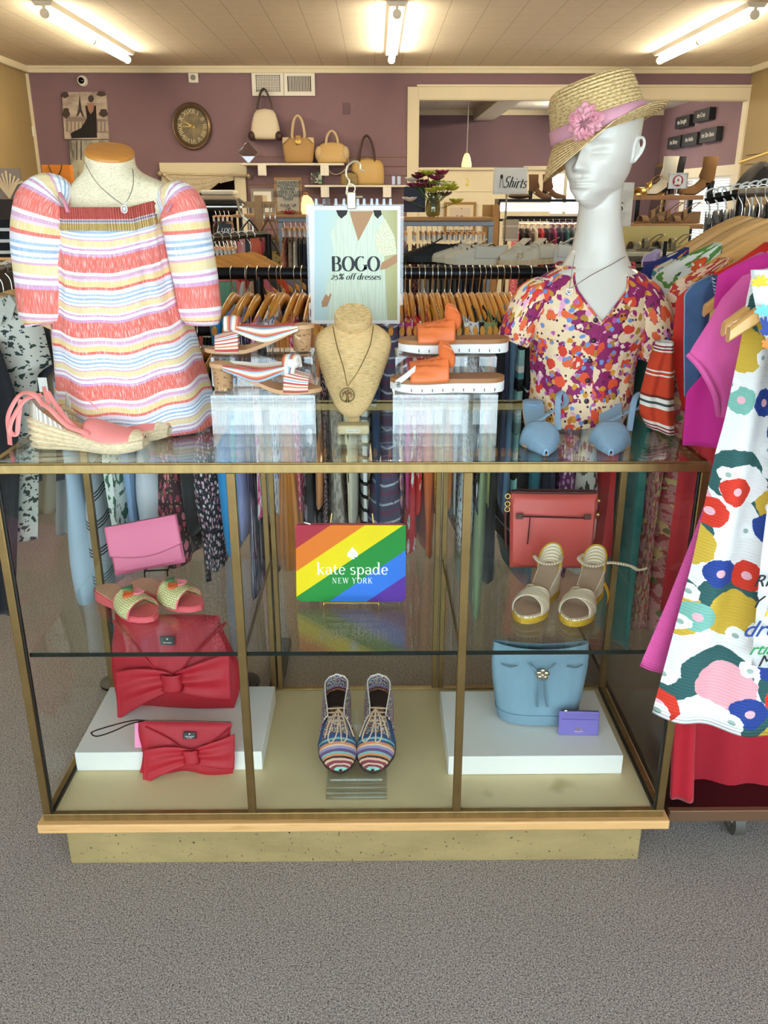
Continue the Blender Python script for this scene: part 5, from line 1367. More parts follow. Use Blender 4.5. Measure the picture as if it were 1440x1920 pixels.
def rail_hanger():
    """wooden hanger seen end-on: arms along Y, hook over a rail at the local origin."""
    h = B()
    pts = [(0, y, -.064-.062*(abs(y)/.2)**1.25) for y in [(-.2+.4*k/24) for k in range(25)]]
    h.tube(pts, lambda t: .0155-.004*abs(2*t-1)**3, 12, up=(1, 0, 0), flat=.55)
    o = h.build('wooden_hanger', woodh)
    hk = B().tube(sp([(0, .016, -.012), (0, .018, .004), (0, .010, .0165), (0, -.004, .0185), (0, -.0165, .009), (0, -.0175, -.008), (0, -.008, -.026), (0, 0, -.04), (0, 0, -.064)], 6), .0014, 6)
    hk.build('hook', hookm, o)
    return o
def hang_x(name, label, cat, x, top, hem, mt, seed, yaw, w0=.017, w1=.026, yc=2.35, opening=.105, half=.196, group='clothes on the black rail behind the showcase', flare=1.04):
    """garment hanging edge-on: a folded ring drawn down from the hanger arms."""
    random.seed(seed); n = 30; R = []; ph = random.random()*6; L = top-hem; tw = random.uniform(-.012, .012)
    arm = lambda y: -.062*(min(abs(y), .2)/.2)**1.25
    NVv = 12
    for j in range(NVv+1):
        v = j/NVv; r = []
        for i in range(n):
            a = 2*pi*i/n; c, s_ = cos(a), sin(a)
            hy = half*lerp(1.0, flare, v); y = hy*math.copysign(abs(c)**.55, c)
            zt_ = top+arm(y)+.021 if abs(y) > opening else top+arm(opening)-.05*sin(pi*(1-abs(y)/opening)/2)
            z = lerp(zt_, hem+.01*sin(3*a+ph), v**1.15)
            ww = lerp(w0, w1, min(1, v*1.6))*(1+.35*sin(2.5*v*3+ph))
            xx = ww*math.copysign(abs(s_)**.6, s_)*(1+.3*sin(5*a+ph))+.006*v*sin(14*y+ph)+tw*.5*v
            r.append((xx, y, z))
        R.append(r)
    b = B().rings(R, True, (0, 0), lambda i, j: (i/n*.9, j/NVv*L))
    o = b.build(name, mt, None, (x, yc, 0), (0, 0, yaw), solid=.0012)
    return tag(o, label, cat, group)
RY_, RZ_ = 2.35, 1.249
rack = thing('clothes_rack', 'long black pipe clothes rail packed with wooden hangers behind the showcase', 'clothes rack', (0, RY_, 0))
xa, xb = P(404, 512, RY_).x, P(1000, 512, RY_).x+.62
B().tube([(xa, 0, RZ_), (xb, 0, RZ_)], .0158, 20).build('rail', blackm, rack)
for x in (P(508, 1000, RY_).x, xb-.05):
    B().tube([(x, 0, .03), (x, 0, RZ_)], .014, 12).build('upright', blackm, rack)
    B().box((x-.02, -.24, 0), (x+.02, .24, .03)).build('foot', blackm, rack, bevel=.004)
LZ_ = 1.10
low = thing('clothes_rack', 'low black clothes rail hidden behind the linen dress form', 'clothes rack', (0, RY_, 0))
la, lb_ = P(112, 618, RY_).x, P(440, 1000, RY_).x+.02
B().tube([(la, 0, LZ_), (lb_, 0, LZ_)], .0158, 16).build('rail', blackm, low)
for x in (P(184, 1000, RY_).x, lb_-.02):
    B().tube([(x, .0, .0), (x, .0, LZ_)], .012, 10).build('upright', blackm, low)
    B().lathe([(.05, 0), (.05, .008), (.014, .012)], 16, c=(x, 0, 0)).build('foot', blackm, low)
# (photo x of the front edge at mid height, fabric, kind, hem pixel, yaw, colour of what shows on the arm)
LIST = [
 (132, 'pale blue linen', 'dress', 1130, 16, None, 'w'), (168, 'grey tunic with triple black stripes', 'tunic', 1098, 15, None, 0), (204, 'white dress with green leaves', 'dress', 1050, 14, None, 0),
 (236, 'faded blue denim shirt', 'shirt', 1010, 13, None, 0), (274, 'pale grey linen shirt', 'shirt', 1000, 12, None, 0), (312, 'burgundy floral dress', 'dress', 1060, 12, None, 0),
 (352, 'black jersey top', 'top', 1000, 11, None, 0), (382, 'navy ditsy floral dress', 'dress', 1070, 11, None, 'w'), (422, 'bright blue shift', 'dress', 1040, 10, None, 0),
 (440, 'aqua top', 'top', 990, 17, None, 0), (452, 'lilac blouse', 'blouse', 1010, 10, None, 0), (468, 'navy dress with slanting streaks', 'dress', 1120, 12, None, 0),
 (488, 'white top printed in hot pink', 'top', 975, 14, None, 0), (505, 'heather grey sweater', 'sweater', 960, 12, None, 0), (514, 'white blouse printed in blue', 'blouse', 960, 11, None, 0), (540, 'amber satin dress', 'dress', 1065, 10, None, 'w'),
 (556, 'raspberry printed tunic', 'tunic', 960, 8, None, 0), (578, 'black dress with white blossoms', 'dress', 1035, 5, None, 0), (600, 'apricot gauze top', 'top', 950, 9, None, 0), (612, 'black top with tiny pink dots', 'top', 985, 5, None, 0),
 (628, 'taupe lace cardigan', 'cardigan', 1010, 3, None, 0), (648, 'ivory spotted blouse', 'blouse', 985, 3, None, 0), (658, 'cream silk blouse', 'blouse', 1000, 2, None, 0),
 (684, 'white top with black bands', 'top', 1000, 0, None, 0), (704, 'dark blue jeans jacket', 'jacket', 985, 0, None, 0), (732, 'slate dress with red and white lines', 'dress', 1010, 0, None, 'w'), (752, 'multicolour tie-dye blouse', 'blouse', 950, -2, None, 0),
 (764, 'fuchsia tank', 'top', 950, -2, None, 0), (776, 'red dress printed with white houses', 'dress', 1035, -3, None, 0), (790, 'red blouse with white daisies', 'blouse', 960, -2, None, 0), (802, 'tangerine silk blouse', 'blouse', 1045, -3, None, 0),
 (816, 'mustard printed top', 'top', 960, -3, None, 0), (826, 'cream top with brown rays', 'top', 990, -3, None, 0), (840, 'orange shell top', 'top', 950, -3, None, 0), (852, 'silver grey trousers', 'trousers', 970, -4, None, 0), (866, 'white shirt with confetti dots', 'shirt', 950, -3, None, 0), (880, 'white top with ink flecks', 'top', 1035, -4, None, 0),
 (893, 'black top with white scrawl', 'top', 960, -4, None, 0), (906, 'sage dress', 'dress', 1160, -4, None, 0), (916, 'olive top', 'top', 950, -4, None, 0), (926, 'black jacket', 'jacket', 1090, -4, None, 0), (940, 'ink blue top', 'top', 950, -5, None, 0), (952, 'steel blue blouse', 'blouse', 960, -5, None, 0), (964, 'aqua, black and white striped knit', 'sweater', 960, -5, None, 0),
 (980, 'black blouse with white piping', 'blouse', 1050, -6, None, 0), (1004, 'deep teal dress', 'dress', 1110, -6, None, 0), (1034, 'navy jumper', 'sweater', 1000, -7, None, 0), (1066, 'plum print dress', 'dress', 1080, -7, None, 0), (1104, 'white dress with dark vines', 'dress', 1070, -8, None, 'w'), (1148, 'scarlet dress', 'dress', 1050, -8, None, 0), (1200, 'sea green gown', 'dress', 1220, -9, None, 0), (1232, 'rose paisley dress', 'dress', 1180, -9, None, 'w'),
]
h0 = rail_hanger(); first = True
for k, (px, fab_, kind, hem, yaw, _, wd) in enumerate(LIST):
    yaw = yaw*.6; a = rad(-yaw)
    fx_ = P(px, 930, 2.15).x; x = fx_
    x = fx_-(-.2)*0+(.2*sin(-a))*1.0
    zr = RZ_ if px > 402 else LZ_; z = zr+.0006
    nb_x = [abs(P(q[0], 930, 2.15).x-fx_) for q in LIST if q[0] != px and (hem <= 1000 or q[3] > 1000)]
    wmax = min(.038, max(.009, .46*min(nb_x)))
    lab = 'amber wooden hanger holding the '+fab_+(' behind the showcase' if px > 402 else ' behind the dress form')
    if first: hg = h0; first = False
    else: hg = dup(h0, lab, (0, 0, 0))
    dz = random.Random(k).uniform(-.012, .004)
    hg.location = (x, RY_, z); hg.rotation_euler = (0, 0, a); tag(hg, lab, 'hanger', 'wooden hangers on the black rail')
    hz_ = P(px, hem, 2.15).z
    nm = fab_.split(' with ')[0].split(' printed')[0].replace(',', '').replace(' and ', ' ').replace(' ', '_')
    nm = {'dress': 'hanging_dress', 'top': 'sleeveless_blouse', 'blouse': 'hanging_blouse', 'shirt': 'hanging_shirt', 'sweater': 'hanging_sweater', 'jacket': 'hanging_jacket', 'tunic': 'hanging_tunic', 'cardigan': 'hanging_cardigan', 'trousers': 'hanging_trousers'}[kind]
    hang_x(nm, fab_+(' on the black rail behind the showcase' if px > 402 else ' on the low rail behind the linen dress form'), kind, x, zr-.064, hz_, FAB[fab_], k+3, a, w0=min(.017, wmax+.006), w1=wmax if not wd else wmax*1.25, opening=random.Random(k).choice((.09, .12, .14, .155)))
# ---- front-facing garments: built from their left and right edges as seen, at their own depth
def panel(name, left, right, Y, mt, th=.03, fold=.006, nf=5, seed=0, nu=26, nv=34, hem=None, parent=None, uvs=1.0):
    ys = [p[1] for p in left]; y0, y1 = left[0][1], left[-1][1]
    le = [(p[1], p[0]) for p in left]; re = [(p[1], p[0]) for p in right]
    def edge(tab, y):
        if y <= tab[0][0]: return tab[0][1]
        for (a, p), (b, q) in zip(tab, tab[1:]):
            if y <= b: return p+(q-p)*(y-a)/max(b-a, 1e-6)
        return tab[-1][1]
    R = []
    for j in range(nv+1):
        v = j/nv; rw = []
        for s_ in (-1, 1):
            rng = range(nu+1) if s_ < 0 else range(nu-1, 0, -1)
            for i in rng:
                t = i/nu
                yy = lerp(y0, y1+(hem(t) if hem else 0), v)
                x = lerp(edge(le, min(yy, y1)), edge(re, min(yy, y1)), t)
                q = P(x, yy, Y)
                d = fold*(sin(nf*2*pi*t+seed+1.2*v)+.5*sin(nf*4.3*t+seed*2+2*v))*min(1, .25+v*1.4)
                rw.append((q.x, q.y+d+s_*th/2*(sin(pi*min(max(t, .001), .999))**.5), q.z))
        R.append(rw)
    n = len(R[0]); w_ = (V(R[nv//2][0])-V(R[nv//2][nu])).length; L = abs(R[0][0][2]-R[nv][0][2])
    b = B().rings(R, True, (0, 0), lambda i, j: ((i if i <= nu else 2*nu-i)/nu*w_*uvs, -j/nv*L*uvs))
    return b.build(name, mt, parent, solid=.001)
rk = thing('clothes_rack', 'clothes rack crowded with dresses beside the showcase, on a dark base board with casters', 'clothes rack', (1.0, 1.9, 0))
rail0, rail1 = V((.70+.03, 1.22, 1.452)), V((1.06, 2.62, 1.452))
def rx_at(Y): return lerp(rail0.x, rail1.x, (Y-rail0.y)/(rail1.y-rail0.y))
def L_(p): return V(p)-rk.location
B().tube([L_(rail0), L_(rail1)], .0125, 16).build('rail', blackm, rk)
for p in (rail1, lerp(rail0, rail1, .5)+V((.55, 0, 0))):
    B().tube([L_((p.x+.0, p.y, .13)), L_((p.x, p.y, 1.452))], .0125, 12).build('upright', blackm, rk)
pm_ = lerp(rail0, rail1, .5)
B().tube([L_(pm_), L_(pm_+V((.55, 0, 0)))], .0125, 12).build('crossbar', blackm, rk)
bmat = mat('mahogany_board', '2c1012', .35)
B().box(L_((.668, 1.60, .098)), L_((1.7, 2.7, .122))).build('base_board', bmat, rk, bevel=.003)
B().box(L_((.668, 1.585, .094)), L_((1.7, 1.60, .124))).build('board_edge', mat('bronze_edge', '7a5a42', .4, .3), rk, bevel=.002)
casm = mat('caster_rubber', '5a544c', .5)
for x, y in ((.86, 1.66), (1.6, 1.66), (.86, 2.6), (1.6, 2.6)):
    c_ = B().tube([L_((x-.012, y, .034)), L_((x+.012, y, .034))], .0338, 20).build('caster', casm, rk)
    B().tube([L_((x-.016, y, .034)), L_((x+.016, y, .034))], .014, 14).build('hub', hookm, c_)
    B().box(L_((x-.02, y-.012, .034)), L_((x-.015, y+.012, .098))).build('fork', hookm, c_)
def wide_hanger():
    h = B(); N_ = 40
    up_ = [(x, -.062-.135*(abs(x)/.215)**1.35) for x in [(-.215+.43*k/N_) for k in range(N_+1)]]
    lo_ = [(x, z-.040+.018*(abs(x)/.215)**1.5) for x, z in up_]
    pts = up_+lo_[::-1]
    R0_, R1_ = [], []
    for k in range(N_+1):
        R0_.append([(up_[k][0], yy, zz) for yy, zz in ((-.0095, up_[k][1]-.004), (-.005, up_[k][1]), (.005, up_[k][1]), (.0095, up_[k][1]-.004), (.0095, lo_[k][1]+.004), (.005, lo_[k][1]), (-.005, lo_[k][1]), (-.0095, lo_[k][1]+.004))])
    h.rings(R0_)
    o = h.build('wooden_hanger', woodp)
    B().tube(sp([(.017, 0, -.006), (.018, 0, .004), (.008, 0, .0155), (-.006, 0, .0155), (-.0155, 0, .006), (-.014, 0, -.012), (-.004, 0, -.028), (0, 0, -.042), (0, 0, -.064)], 6), .0015, 6).build('hook', hookm, o)
    return o
wh = wide_hanger(); WH = []
specs = [(1.27, 'the lettered white dress', 2), (1.335, 'the bold floral white dress', 4), (1.43, 'the pink tee', -3), (1.575, 'the fuchsia blouse', 5), (1.64, 'the denim shirt', 2), (1.745, 'the scarlet blouse', -6), (1.85, 'the paisley print top', -4), (1.95, 'the orange polka-dot top', -6), (2.06, 'the white leaf-print top', -2), (2.19, 'the teal-trimmed print top', -6), (2.32, 'the navy floral top', -3), (2.46, 'the purple swirl top', -6), (2.58, 'nothing at the end of the row', -3)]
for k, (Y, wt, yw) in enumerate(specs):
    o = wh if k == 0 else copy_tree(wh)
    o.location = (rx_at(Y), Y, 1.452+.0125-.012); o.rotation_euler = (0, 0, rad(yw-6))
    tag(o, 'pale wooden hanger holding '+wt, 'hanger', 'wooden hangers on the dress rack')
boldf = mat('bold_flower_print', 'efece8', .8, coord='UV', bump=('y', 190, .35, .0012), layers=[
    ('vor', 9.5, .44, '2c5a58', u(dim='2D', di=.012, ds=45, some=.72, lo=(.014, -.018, 0))),
    ('vor', 9.5, .375, ['d3ad3a', 'e9a4ac', 'f6f3f0', 'd3ad3a', 'e9a4ac', 'd3ad3a'], u(dim='2D', di=.014, ds=60, some=.72)),
    ('vor', 13, .32, ['23408f', 'd9351f', '7fb8a8', '23408f', 'd9351f'], u(dim='2D', di=.012, ds=60, some=.62, lo=(.33, .61, 0))),
    ('vor', 13, .09, 'f0b3bd', u(dim='2D', some=.62, lo=(.33, .61, 0))),
    ('vor', 19, .26, 'f7f5f2', u(dim='2D', di=.016, ds=60, some=.4, lo=(.9, .2, 0))), ('vor', 19, .08, '9fb5a8', u(dim='2D', some=.4, lo=(.9, .2, 0)))])
GR = 'clothes on the dress rack'
o = panel('floral_dress', [(1412, 512), (1402, 560), (1392, 640), (1372, 740), (1362, 790), (1345, 850), (1322, 960), (1300, 1060), (1262, 1200), (1224, 1338)], [(1505, 500), (1590, 560), (1600, 740), (1640, 900), (1660, 1338)], 1.335, boldf, .035, .007, 4, 1, hem=lambda t: 34*min(1, t*2.2), nu=40)
tag(o, 'white sleeveless dress with bold scalloped flowers, overlapping the brass corner post', 'dress', GR)
letm = mat('white_poplin', 'efeeeb', .75, bump=('noise', 12, .25, .01))
lt = panel('lettered_dress', [(1408, 506), (1414, 560), (1441, 650), (1446, 900), (1428, 1040), (1409, 1246)], [(1560, 490), (1620, 560), (1640, 900), (1660, 1246)], 1.27, letm, .03, .004, 3, 2)
tag(lt, 'white dress scrawled with coloured words at the very front of the dress rack', 'dress', GR)
inks = {'black': mat('ink_black', '17161a', .6), 'blue': mat('ink_blue_bold', '24408c', .6), 'yellow': mat('ink_yellow', 'e6c02a', .6), 'green': mat('ink_green', '2f9a54', .6), 'aqua': mat('ink_aqua', '6fc0d2', .6), 'orange': mat('ink_orange', 'e8802f', .6)}
for body_, px, py, s_, ink, sh in (('RN', 1437, 1090, .03, 'black', .3), ('Y', 1418, 1130, .03, 'black', .3), ('dream', 1452, 1180, .042, 'blue', .4), ('rtian', 1436, 1218, .03, 'green', .4), ('Mag', 1448, 1240, .03, 'black', .3), ('Mi', 1452, 1145, .035, 'yellow', .2)):
    q = P(px, py, 1.25); txt('lettering', body_, s_, inks[ink], lt, q, rot=(pi/2, 0, rad(2)), shear=sh, ext=.0006)
for px, py, s_, ink in ((1426, 530, 1, 'yellow'), (1432, 585, 1.0, 'aqua'), (1436, 618, .8, 'blue'), (1444, 650, 1, 'orange')):
    q = P(px, py, 1.250)
    for k in range(4):
        a_ = k*.8+px; dv = V((cos(a_), 0, sin(a_)))*.014*s_
        B().tube([q-dv+V((0, 0, .004*k)), q, q+dv*.8], lambda t: .0045*(1-.6*abs(2*t-1)), 8, flat=.15, up=(0, 1, 0)).build('brush_stroke', inks[ink], lt)
pinkd = mat('pink_slub', 'e0559c', .7, coord='UV', bump=('y', 240, .4, .0012), var=(60, .06, (.3, 4, 1)))
o = panel('pink_dress', [(1420, 700), (1385, 780), (1345, 858), (1320, 950), (1290, 1030), (1250, 1130), (1199, 1248)], [(1520, 700), (1560, 900), (1580, 1248)], 1.385, pinkd, .03, .006, 4, 3, hem=lambda t: 26*min(1, t*4))
tag(o, 'long bright pink slub dress hanging behind the bold floral dress', 'dress', GR)
pinkt = mat('pink_jersey', 'd9559a', .75, sheen=.2, bump=('noise', 13, .3, .01))
o = panel('pink_tee', [(1444, 502), (1392, 518), (1352, 560), (1330, 600), (1293, 656), (1290, 668), (1318, 694), (1340, 738), (1347, 780)], [(1520, 470), (1560, 500), (1590, 600), (1590, 780)], 1.43, pinkt, .05, .006, 3, 4)
tag(o, 'pink short-sleeved tee with its sleeve toward the denim shirt', 'tee shirt', GR)
sl = B().tube(sp([P(1290, 664, 1.425), P(1316, 694, 1.41), P(1340, 740, 1.41), P(1348, 779, 1.425)], 8), .005, 8).build('sleeve_hem', pinkt, o)
fuch = mat('fuchsia_cotton', 'cf1f8c', .75, sheen=.2, bump=('noise', 10, .35, .012))
o = panel('fuchsia_blouse', [(1425, 474), (1345, 514), (1338, 560), (1325, 690), (1285, 735), (1279, 834)], [(1500, 465), (1540, 560), (1545, 834)], 1.575, fuch, .04, .006, 3, 5, hem=lambda t: 8*t)
tag(o, 'vivid fuchsia blouse whose hem reaches the glass counter top', 'blouse', GR)
den = mat('indigo_denim', '3f5a80', .85, coord='UV', bump=('noise', 300, .3, .0015), var=(20, .14), layers=[('line', 0, .16, .008, '8fa3bd', U)])
o = panel('denim_shirt', [(1336, 516), (1300, 532), (1283, 552), (1283, 640), (1285, 744)], [(1346, 514), (1352, 600), (1346, 690), (1326, 744)], 1.635, den, .03, .004, 2, 6, hem=lambda t: 26*t)
tag(o, 'blue denim sleeveless shirt with frayed edges beside the pink tee', 'shirt', GR)
fy = B()
for k in range(14):
    q = P(1334+k*.55, 520+k*3.4, 1.618); fy.tube([q, q+V((.006, -.002, -.004+.004*(k % 2)))], .0007, 4)
fy.build('frayed_edge', mat('fray_thread', 'c9cfda', .8), o)
reds = mat('scarlet_crepe', 'd0220f', .7, bump=('noise', 9, .3, .012))
o = panel('scarlet_blouse', [(1436, 455), (1385, 490), (1300, 534), (1270, 560), (1264, 640), (1268, 700), (1282, 770)], [(1480, 450), (1500, 560), (1500, 770)], 1.745, reds, .04, .006, 3, 7)
tag(o, 'scarlet blouse behind the denim shirt on the dress rack', 'blouse', GR)
smalls = [
 (1.85, 'paisley print top', mat('red_paisley', 'e6c3a4', .8, coord='UV', layers=[('noise', 60, .52, 'b8322c', u(det=3.0)), ('noise', 60, .6, 'd9a23a', u(lo=(2, 1, 0)))]), [(1352, 483), (1300, 510), (1262, 530), (1250, 555), (1250, 700)], [(1372, 486), (1380, 560), (1380, 700)]),
 (1.95, 'orange polka-dot top', mat('orange_polka', 'd9541e', .8, coord='UV', layers=[('vor', 60, .22, 'f6ead8', u(dim='2D', rnd=0))]), [(1318, 482), (1298, 492), (1296, 520), (1292, 700)], [(1322, 482), (1324, 520), (1330, 700)]),
 (2.06, 'white leaf-print top', mat('white_leafy', 'e9ece4', .8, coord='UV', layers=[('noise', 26, .55, '5c9440', u(det=3.0)), ('noise', 30, .64, '2f5a34', u(det=3.0, lo=(3, 0, 0)))]), [(1342, 455), (1290, 478), (1240, 505), (1222, 522), (1226, 690)], [(1352, 458), (1356, 520), (1356, 690)]),
 (2.19, 'teal-trimmed print top', mat('teal_print', '4a8f9a', .8, coord='UV', layers=[('noise', 40, .5, 'e4dccf', u(det=3.0))]), [(1262, 486), (1236, 498), (1222, 508), (1220, 690)], [(1266, 490), (1272, 530), (1280, 690)]),
 (2.32, 'navy floral top', mat('navy_floral', '1f2f74', .8, coord='UV', layers=[('vor', 38, .26, ['c8503a', 'e6ddc8', 'd9a23a'], u(dim='2D', di=.02, some=.6))]), [(1286, 464), (1240, 484), (1206, 500), (1198, 512), (1200, 690)], [(1290, 468), (1296, 520), (1296, 690)]),
 (2.46, 'purple swirl top', mat('purple_swirl', 'b9a3cc', .8, coord='UV', layers=[('line', 1, .05, .3, '5a3f86', u(di=.06, ds=12)), ('line', 0, .06, .2, 'd9cfe4', u(di=.06, ds=10))]), [(1232, 467), (1210, 476), (1203, 484), (1204, 690)], [(1236, 468), (1240, 500), (1250, 690)]),
]
for Y, nm, m, le, ri in smalls:
    o = panel('printed_blouse', le, ri, Y, m, .03, .004, 2, Y, nv=20); tag(o, nm+' draped on its pale hanger in the dress rack', 'top', GR)
terra = mat('striped_serape', 'c93f1e', .9, coord='UV', layers=[('stripe', 1, .155, [(0, 'c93f1e'), (.18, 'e8e2d4'), (.23, '3f4a42'), (.26, 'e8e2d4'), (.31, '6b2a1a'), (.34, 'c93f1e'), (.58, 'e8e2d4'), (.6, 'c93f1e'), (.63, 'e8e2d4'), (.65, 'c93f1e'), (.88, 'e8e2d4'), (.9, '8c1f24'), (.92, 'e8e2d4'), (.94, '8c1f24'), (.96, 'e8e2d4')], u(di=.0)), ], bump=('noise', 60, .3, .003))
o = panel('striped_sleeve', [(1232, 640), (1216, 680), (1201, 735), (1199, 772), (1212, 798)], [(1262, 640), (1263, 700), (1264, 798)], 1.705, terra, .045, .004, 2, 8, hem=lambda t: 18*t)
for p_ in (): pass
tag(o, 'orange and white striped woven shawl hanging over the counter beside the blue slingback', 'shawl', GR)
o.name = 'woven_shawl'; o.data.name = 'woven_shawl'
# long things at the end of the case
longs = [(1.62, 'crimson maxi skirt nearest the brass post, above the dark base board', 'skirt', plain('crimson', 'b80d24'), [(1262, 1180), (1260, 1330), (1256, 1494)], [(1300, 1180), (1302, 1330), (1298, 1494)], None, 1),
 (1.70, 'wide crimson dress skirt sweeping over the dark base board', 'dress', plain('crimson_deep', 'a90c22'), [(1300, 1150), (1302, 1300), (1296, 1462)], [(1560, 1150), (1600, 1300), (1620, 1462)], lambda t: 55*min(1, t*2.6)**.7, 4),
 (1.80, 'dress hem with red, yellow and pink bands under the crimson skirt', 'dress', mat('band_hem', 'd9554a', .8, coord='UV', layers=[('stripe', 1, .06, [(0, 'c93a34'), (.3, 'e6b9b4'), (.5, 'c9b23a'), (.75, 'd98aa6')], U)]), [(1355, 1300), (1352, 1420), (1350, 1470)], [(1500, 1300), (1520, 1400), (1520, 1470)], lambda t: 70*min(1, t*2.5), 3),
 (1.9, 'pale lilac trousers reaching down beside the caster', 'trousers', plain('pale_lilac', 'b9a9c9'), [(1432, 1300), (1430, 1420), (1428, 1512)], [(1520, 1300), (1520, 1400), (1520, 1512)], None, 3),
 (2.18, 'deep rose patterned maxi dress at the end of the showcase', 'dress', FAB['rose paisley dress'], [(1270, 560), (1266, 700), (1240, 900), (1205, 1180)], [(1400, 560), (1420, 900), (1420, 1180)], None, 4),
 (2.0, 'brick red maxi dress against the end glass of the showcase', 'dress', plain('brick_red', 'a3161c'), [(1290, 580), (1290, 700), (1272, 900), (1240, 1150)], [(1420, 580), (1440, 900), (1440, 1150)], None, 4)]
for Y, lab, cat, m, le, ri, hem, nf in longs:
    o = panel({'skirt': 'maxi_skirt', 'dress': 'maxi_dress', 'trousers': 'hanging_trousers'}[cat], le, ri, Y, m, .04, .009, nf, Y*3, hem=hem); tag(o, lab, cat, GR)
teal_h = panel('teal_print_dress', [(1440, 1330), (1418, 1340), (1370, 1365)], [(1600, 1330), (1600, 1340), (1600, 1365)], 1.45, mat('teal_leaf_print', 'dfe6e6', .8, coord='UV', layers=[('noise', 40, .5, '2c7f96', u(det=3.0))]), .03, .004, 3, 4, nv=10)
tag(teal_h, 'white dress hem printed with teal leaves under the bold floral dress', 'dress', GR)
# ---- the rack by the tan wall: clothes facing the viewer
rl = thing('clothes_rack', 'black clothes rail reaching back beside the linen dress form', 'clothes rack', (-1.1, 2.6, 0))
LX0 = P(-14, 505, 2.1)
def lx_at(Y): return LX0.x-.02-(Y-2.1)*.10
def L2(p): return V(p)-rl.location
B().tube([L2((lx_at(2.0), 2.0, 1.27)), L2((lx_at(3.3), 3.3, 1.27))], .0125, 14).build('rail', blackm, rl)
for Y in (3.28,):
    B().tube([L2((lx_at(Y), Y, 0)), L2((lx_at(Y), Y, 1.27))], .0125, 12).build('upright', blackm, rl)
px_ = lx_at(2.1)-.62
B().tube([L2((lx_at(2.1), 2.1, 1.27)), L2((px_, 2.1, 1.27)), L2((px_, 2.1, 0))], .0125, 12).build('upright', blackm, rl)
for k, (Y, wt) in enumerate(((2.15, 'the pale sprigged shirt'), (2.22, 'the slate grey shirt'), (2.29, 'the sand cardigan'), (2.6, 'the black knit'), (2.68, 'the grey marl knit'), (2.8, 'a blouse farthest back'))):
    o = copy_tree(wh); o.location = (lx_at(Y), Y, 1.27); o.rotation_euler = (0, 0, rad(4))
    tag(o, 'wooden hanger on the side rail holding '+wt, 'hanger', 'hangers on the side rail'); o.scale = (1, 1, .9)
sprig = mat('sprigged_cotton', 'c9c8bb', .85, coord='UV', layers=[('vor', 52, .27, '2f4038', u(dim='2D', di=.035, ds=60, some=.75)), ('vor', 90, .18, '2a3a5a', u(dim='2D', some=.3))])
GL_ = 'clothes on the side rail'
o = panel('sprigged_shirt', [(-40, 556), (-60, 600), (-60, 800), (-40, 1010)], [(22, 552), (48, 574), (80, 612), (95, 676), (96, 684), (74, 696), (68, 706), (72, 800), (70, 1010)], 2.15, sprig, .05, .006, 3, 1, nu=34, nv=50)
tag(o, 'pale sprigged short-sleeved shirt with a collar on the side rail', 'shirt', GL_)
c_ = B(); 
for a, b_, c2, d in (((17, 552), (30, 570), (22, 600), (4, 588)), ((2, 560), (10, 580), (2, 612), (-14, 600))): c_.quad(P(*a, 2.115), P(*b_, 2.115), P(*c2, 2.112), P(*d, 2.112))
c_.build('collar', sprig, o, solid=.002, smooth=False)
q = P(80, 722, 2.1)
for nm, le, ri, Y, m, lab, cat in (
 ('slate_shirt', [(-30, 570), (-30, 900)], [(40, 566), (92, 610), (104, 690), (90, 706), (76, 714), (80, 900)], 2.22, plain('slate_grey', '4a4e5c'), 'slate grey shirt behind the sprigged shirt', 'shirt'),
 ('sand_cardigan', [(-10, 570), (-10, 960)], [(70, 570), (100, 610), (108, 700), (104, 960)], 2.29, plain('sand', 'bfae90'), 'sand coloured cardigan behind the slate grey shirt', 'cardigan'),
 ('black_knit', [(20, 585), (20, 900)], [(98, 585), (120, 630), (124, 720), (120, 900)], 2.6, plain('black_knit', '17181d'), 'black knit between the sand cardigan and the grey marl knit', 'sweater'),
 ('marl_knit', [(122, 632), (108, 668), (102, 760), (104, 1000)], [(140, 628), (170, 700), (175, 1000)], 2.68, plain('marl', '9b9c9b'), 'grey marl knit hanging beside the striped blouse', 'sweater'),
 ('black_coat', [(-90, 640), (-90, 1150)], [(-8, 632), (10, 680), (33, 748), (38, 900), (30, 1150)], 2.08, plain('black_coat', '111116'), 'long black coat at the near end of the side rail', 'coat')):
    o = panel(nm, le, ri, Y, m, .04, .006, 3, Y*5); tag(o, lab, cat, GL_)
tg_ = B().box(P(74, 735, 2.1)-V((0, .0, 0)), P(87, 708, 2.1)+V((0, .001, 0))).build('swing_tag', sticker); tag(tg_, 'white price tag hanging from the sprigged shirt', 'price tag')
# ================================================================ SIGN OVER THE NECKLACE STAND
paper = mat('white_paper', 'f1f0ec', .6)
SYY = 2.052
def S_(x, y, d=0): q = P(x, y, SYY); return V((q.x, SYY-d, q.z))
sg = thing('sign_holder', 'clear acrylic sign with a sale poster of a pale dress standing behind the burlap bust', 'sign', (S_(666, 600).x, SYY, TOPS))
so_ = sg.location
def sl_(x, y, d=0): return S_(x, y, d)-so_
a, b_ = sl_(580, 611), sl_(757, 383)
B().box((a.x, -.001, a.z), (b_.x, .002, b_.z)).build('acrylic_sheet', acr, sg, smooth=False)
B().box((-.03, .003, 0), (.03, .006, b_.z-.05)).build('stem', acr, sg, smooth=False)
B().box((-.05, -.035, 0), (.05, .022, .003)).build('foot', acr, sg, smooth=False)
a, b_ = sl_(584, 607), sl_(751, 386)
pp = B().box((a.x, -.0022, a.z), (b_.x, -.001, b_.z)).build('poster', paper, sg, smooth=False)
def flat(name, m, pts, d, par=sg):
    b = B(); b.v = [tuple(sl_(x, y, d)) for x, y in pts]; b.face(range(len(pts)), [((x-590)/160, (610-y)/215) for x, y in pts]); return b.build(name, m, par, smooth=False)
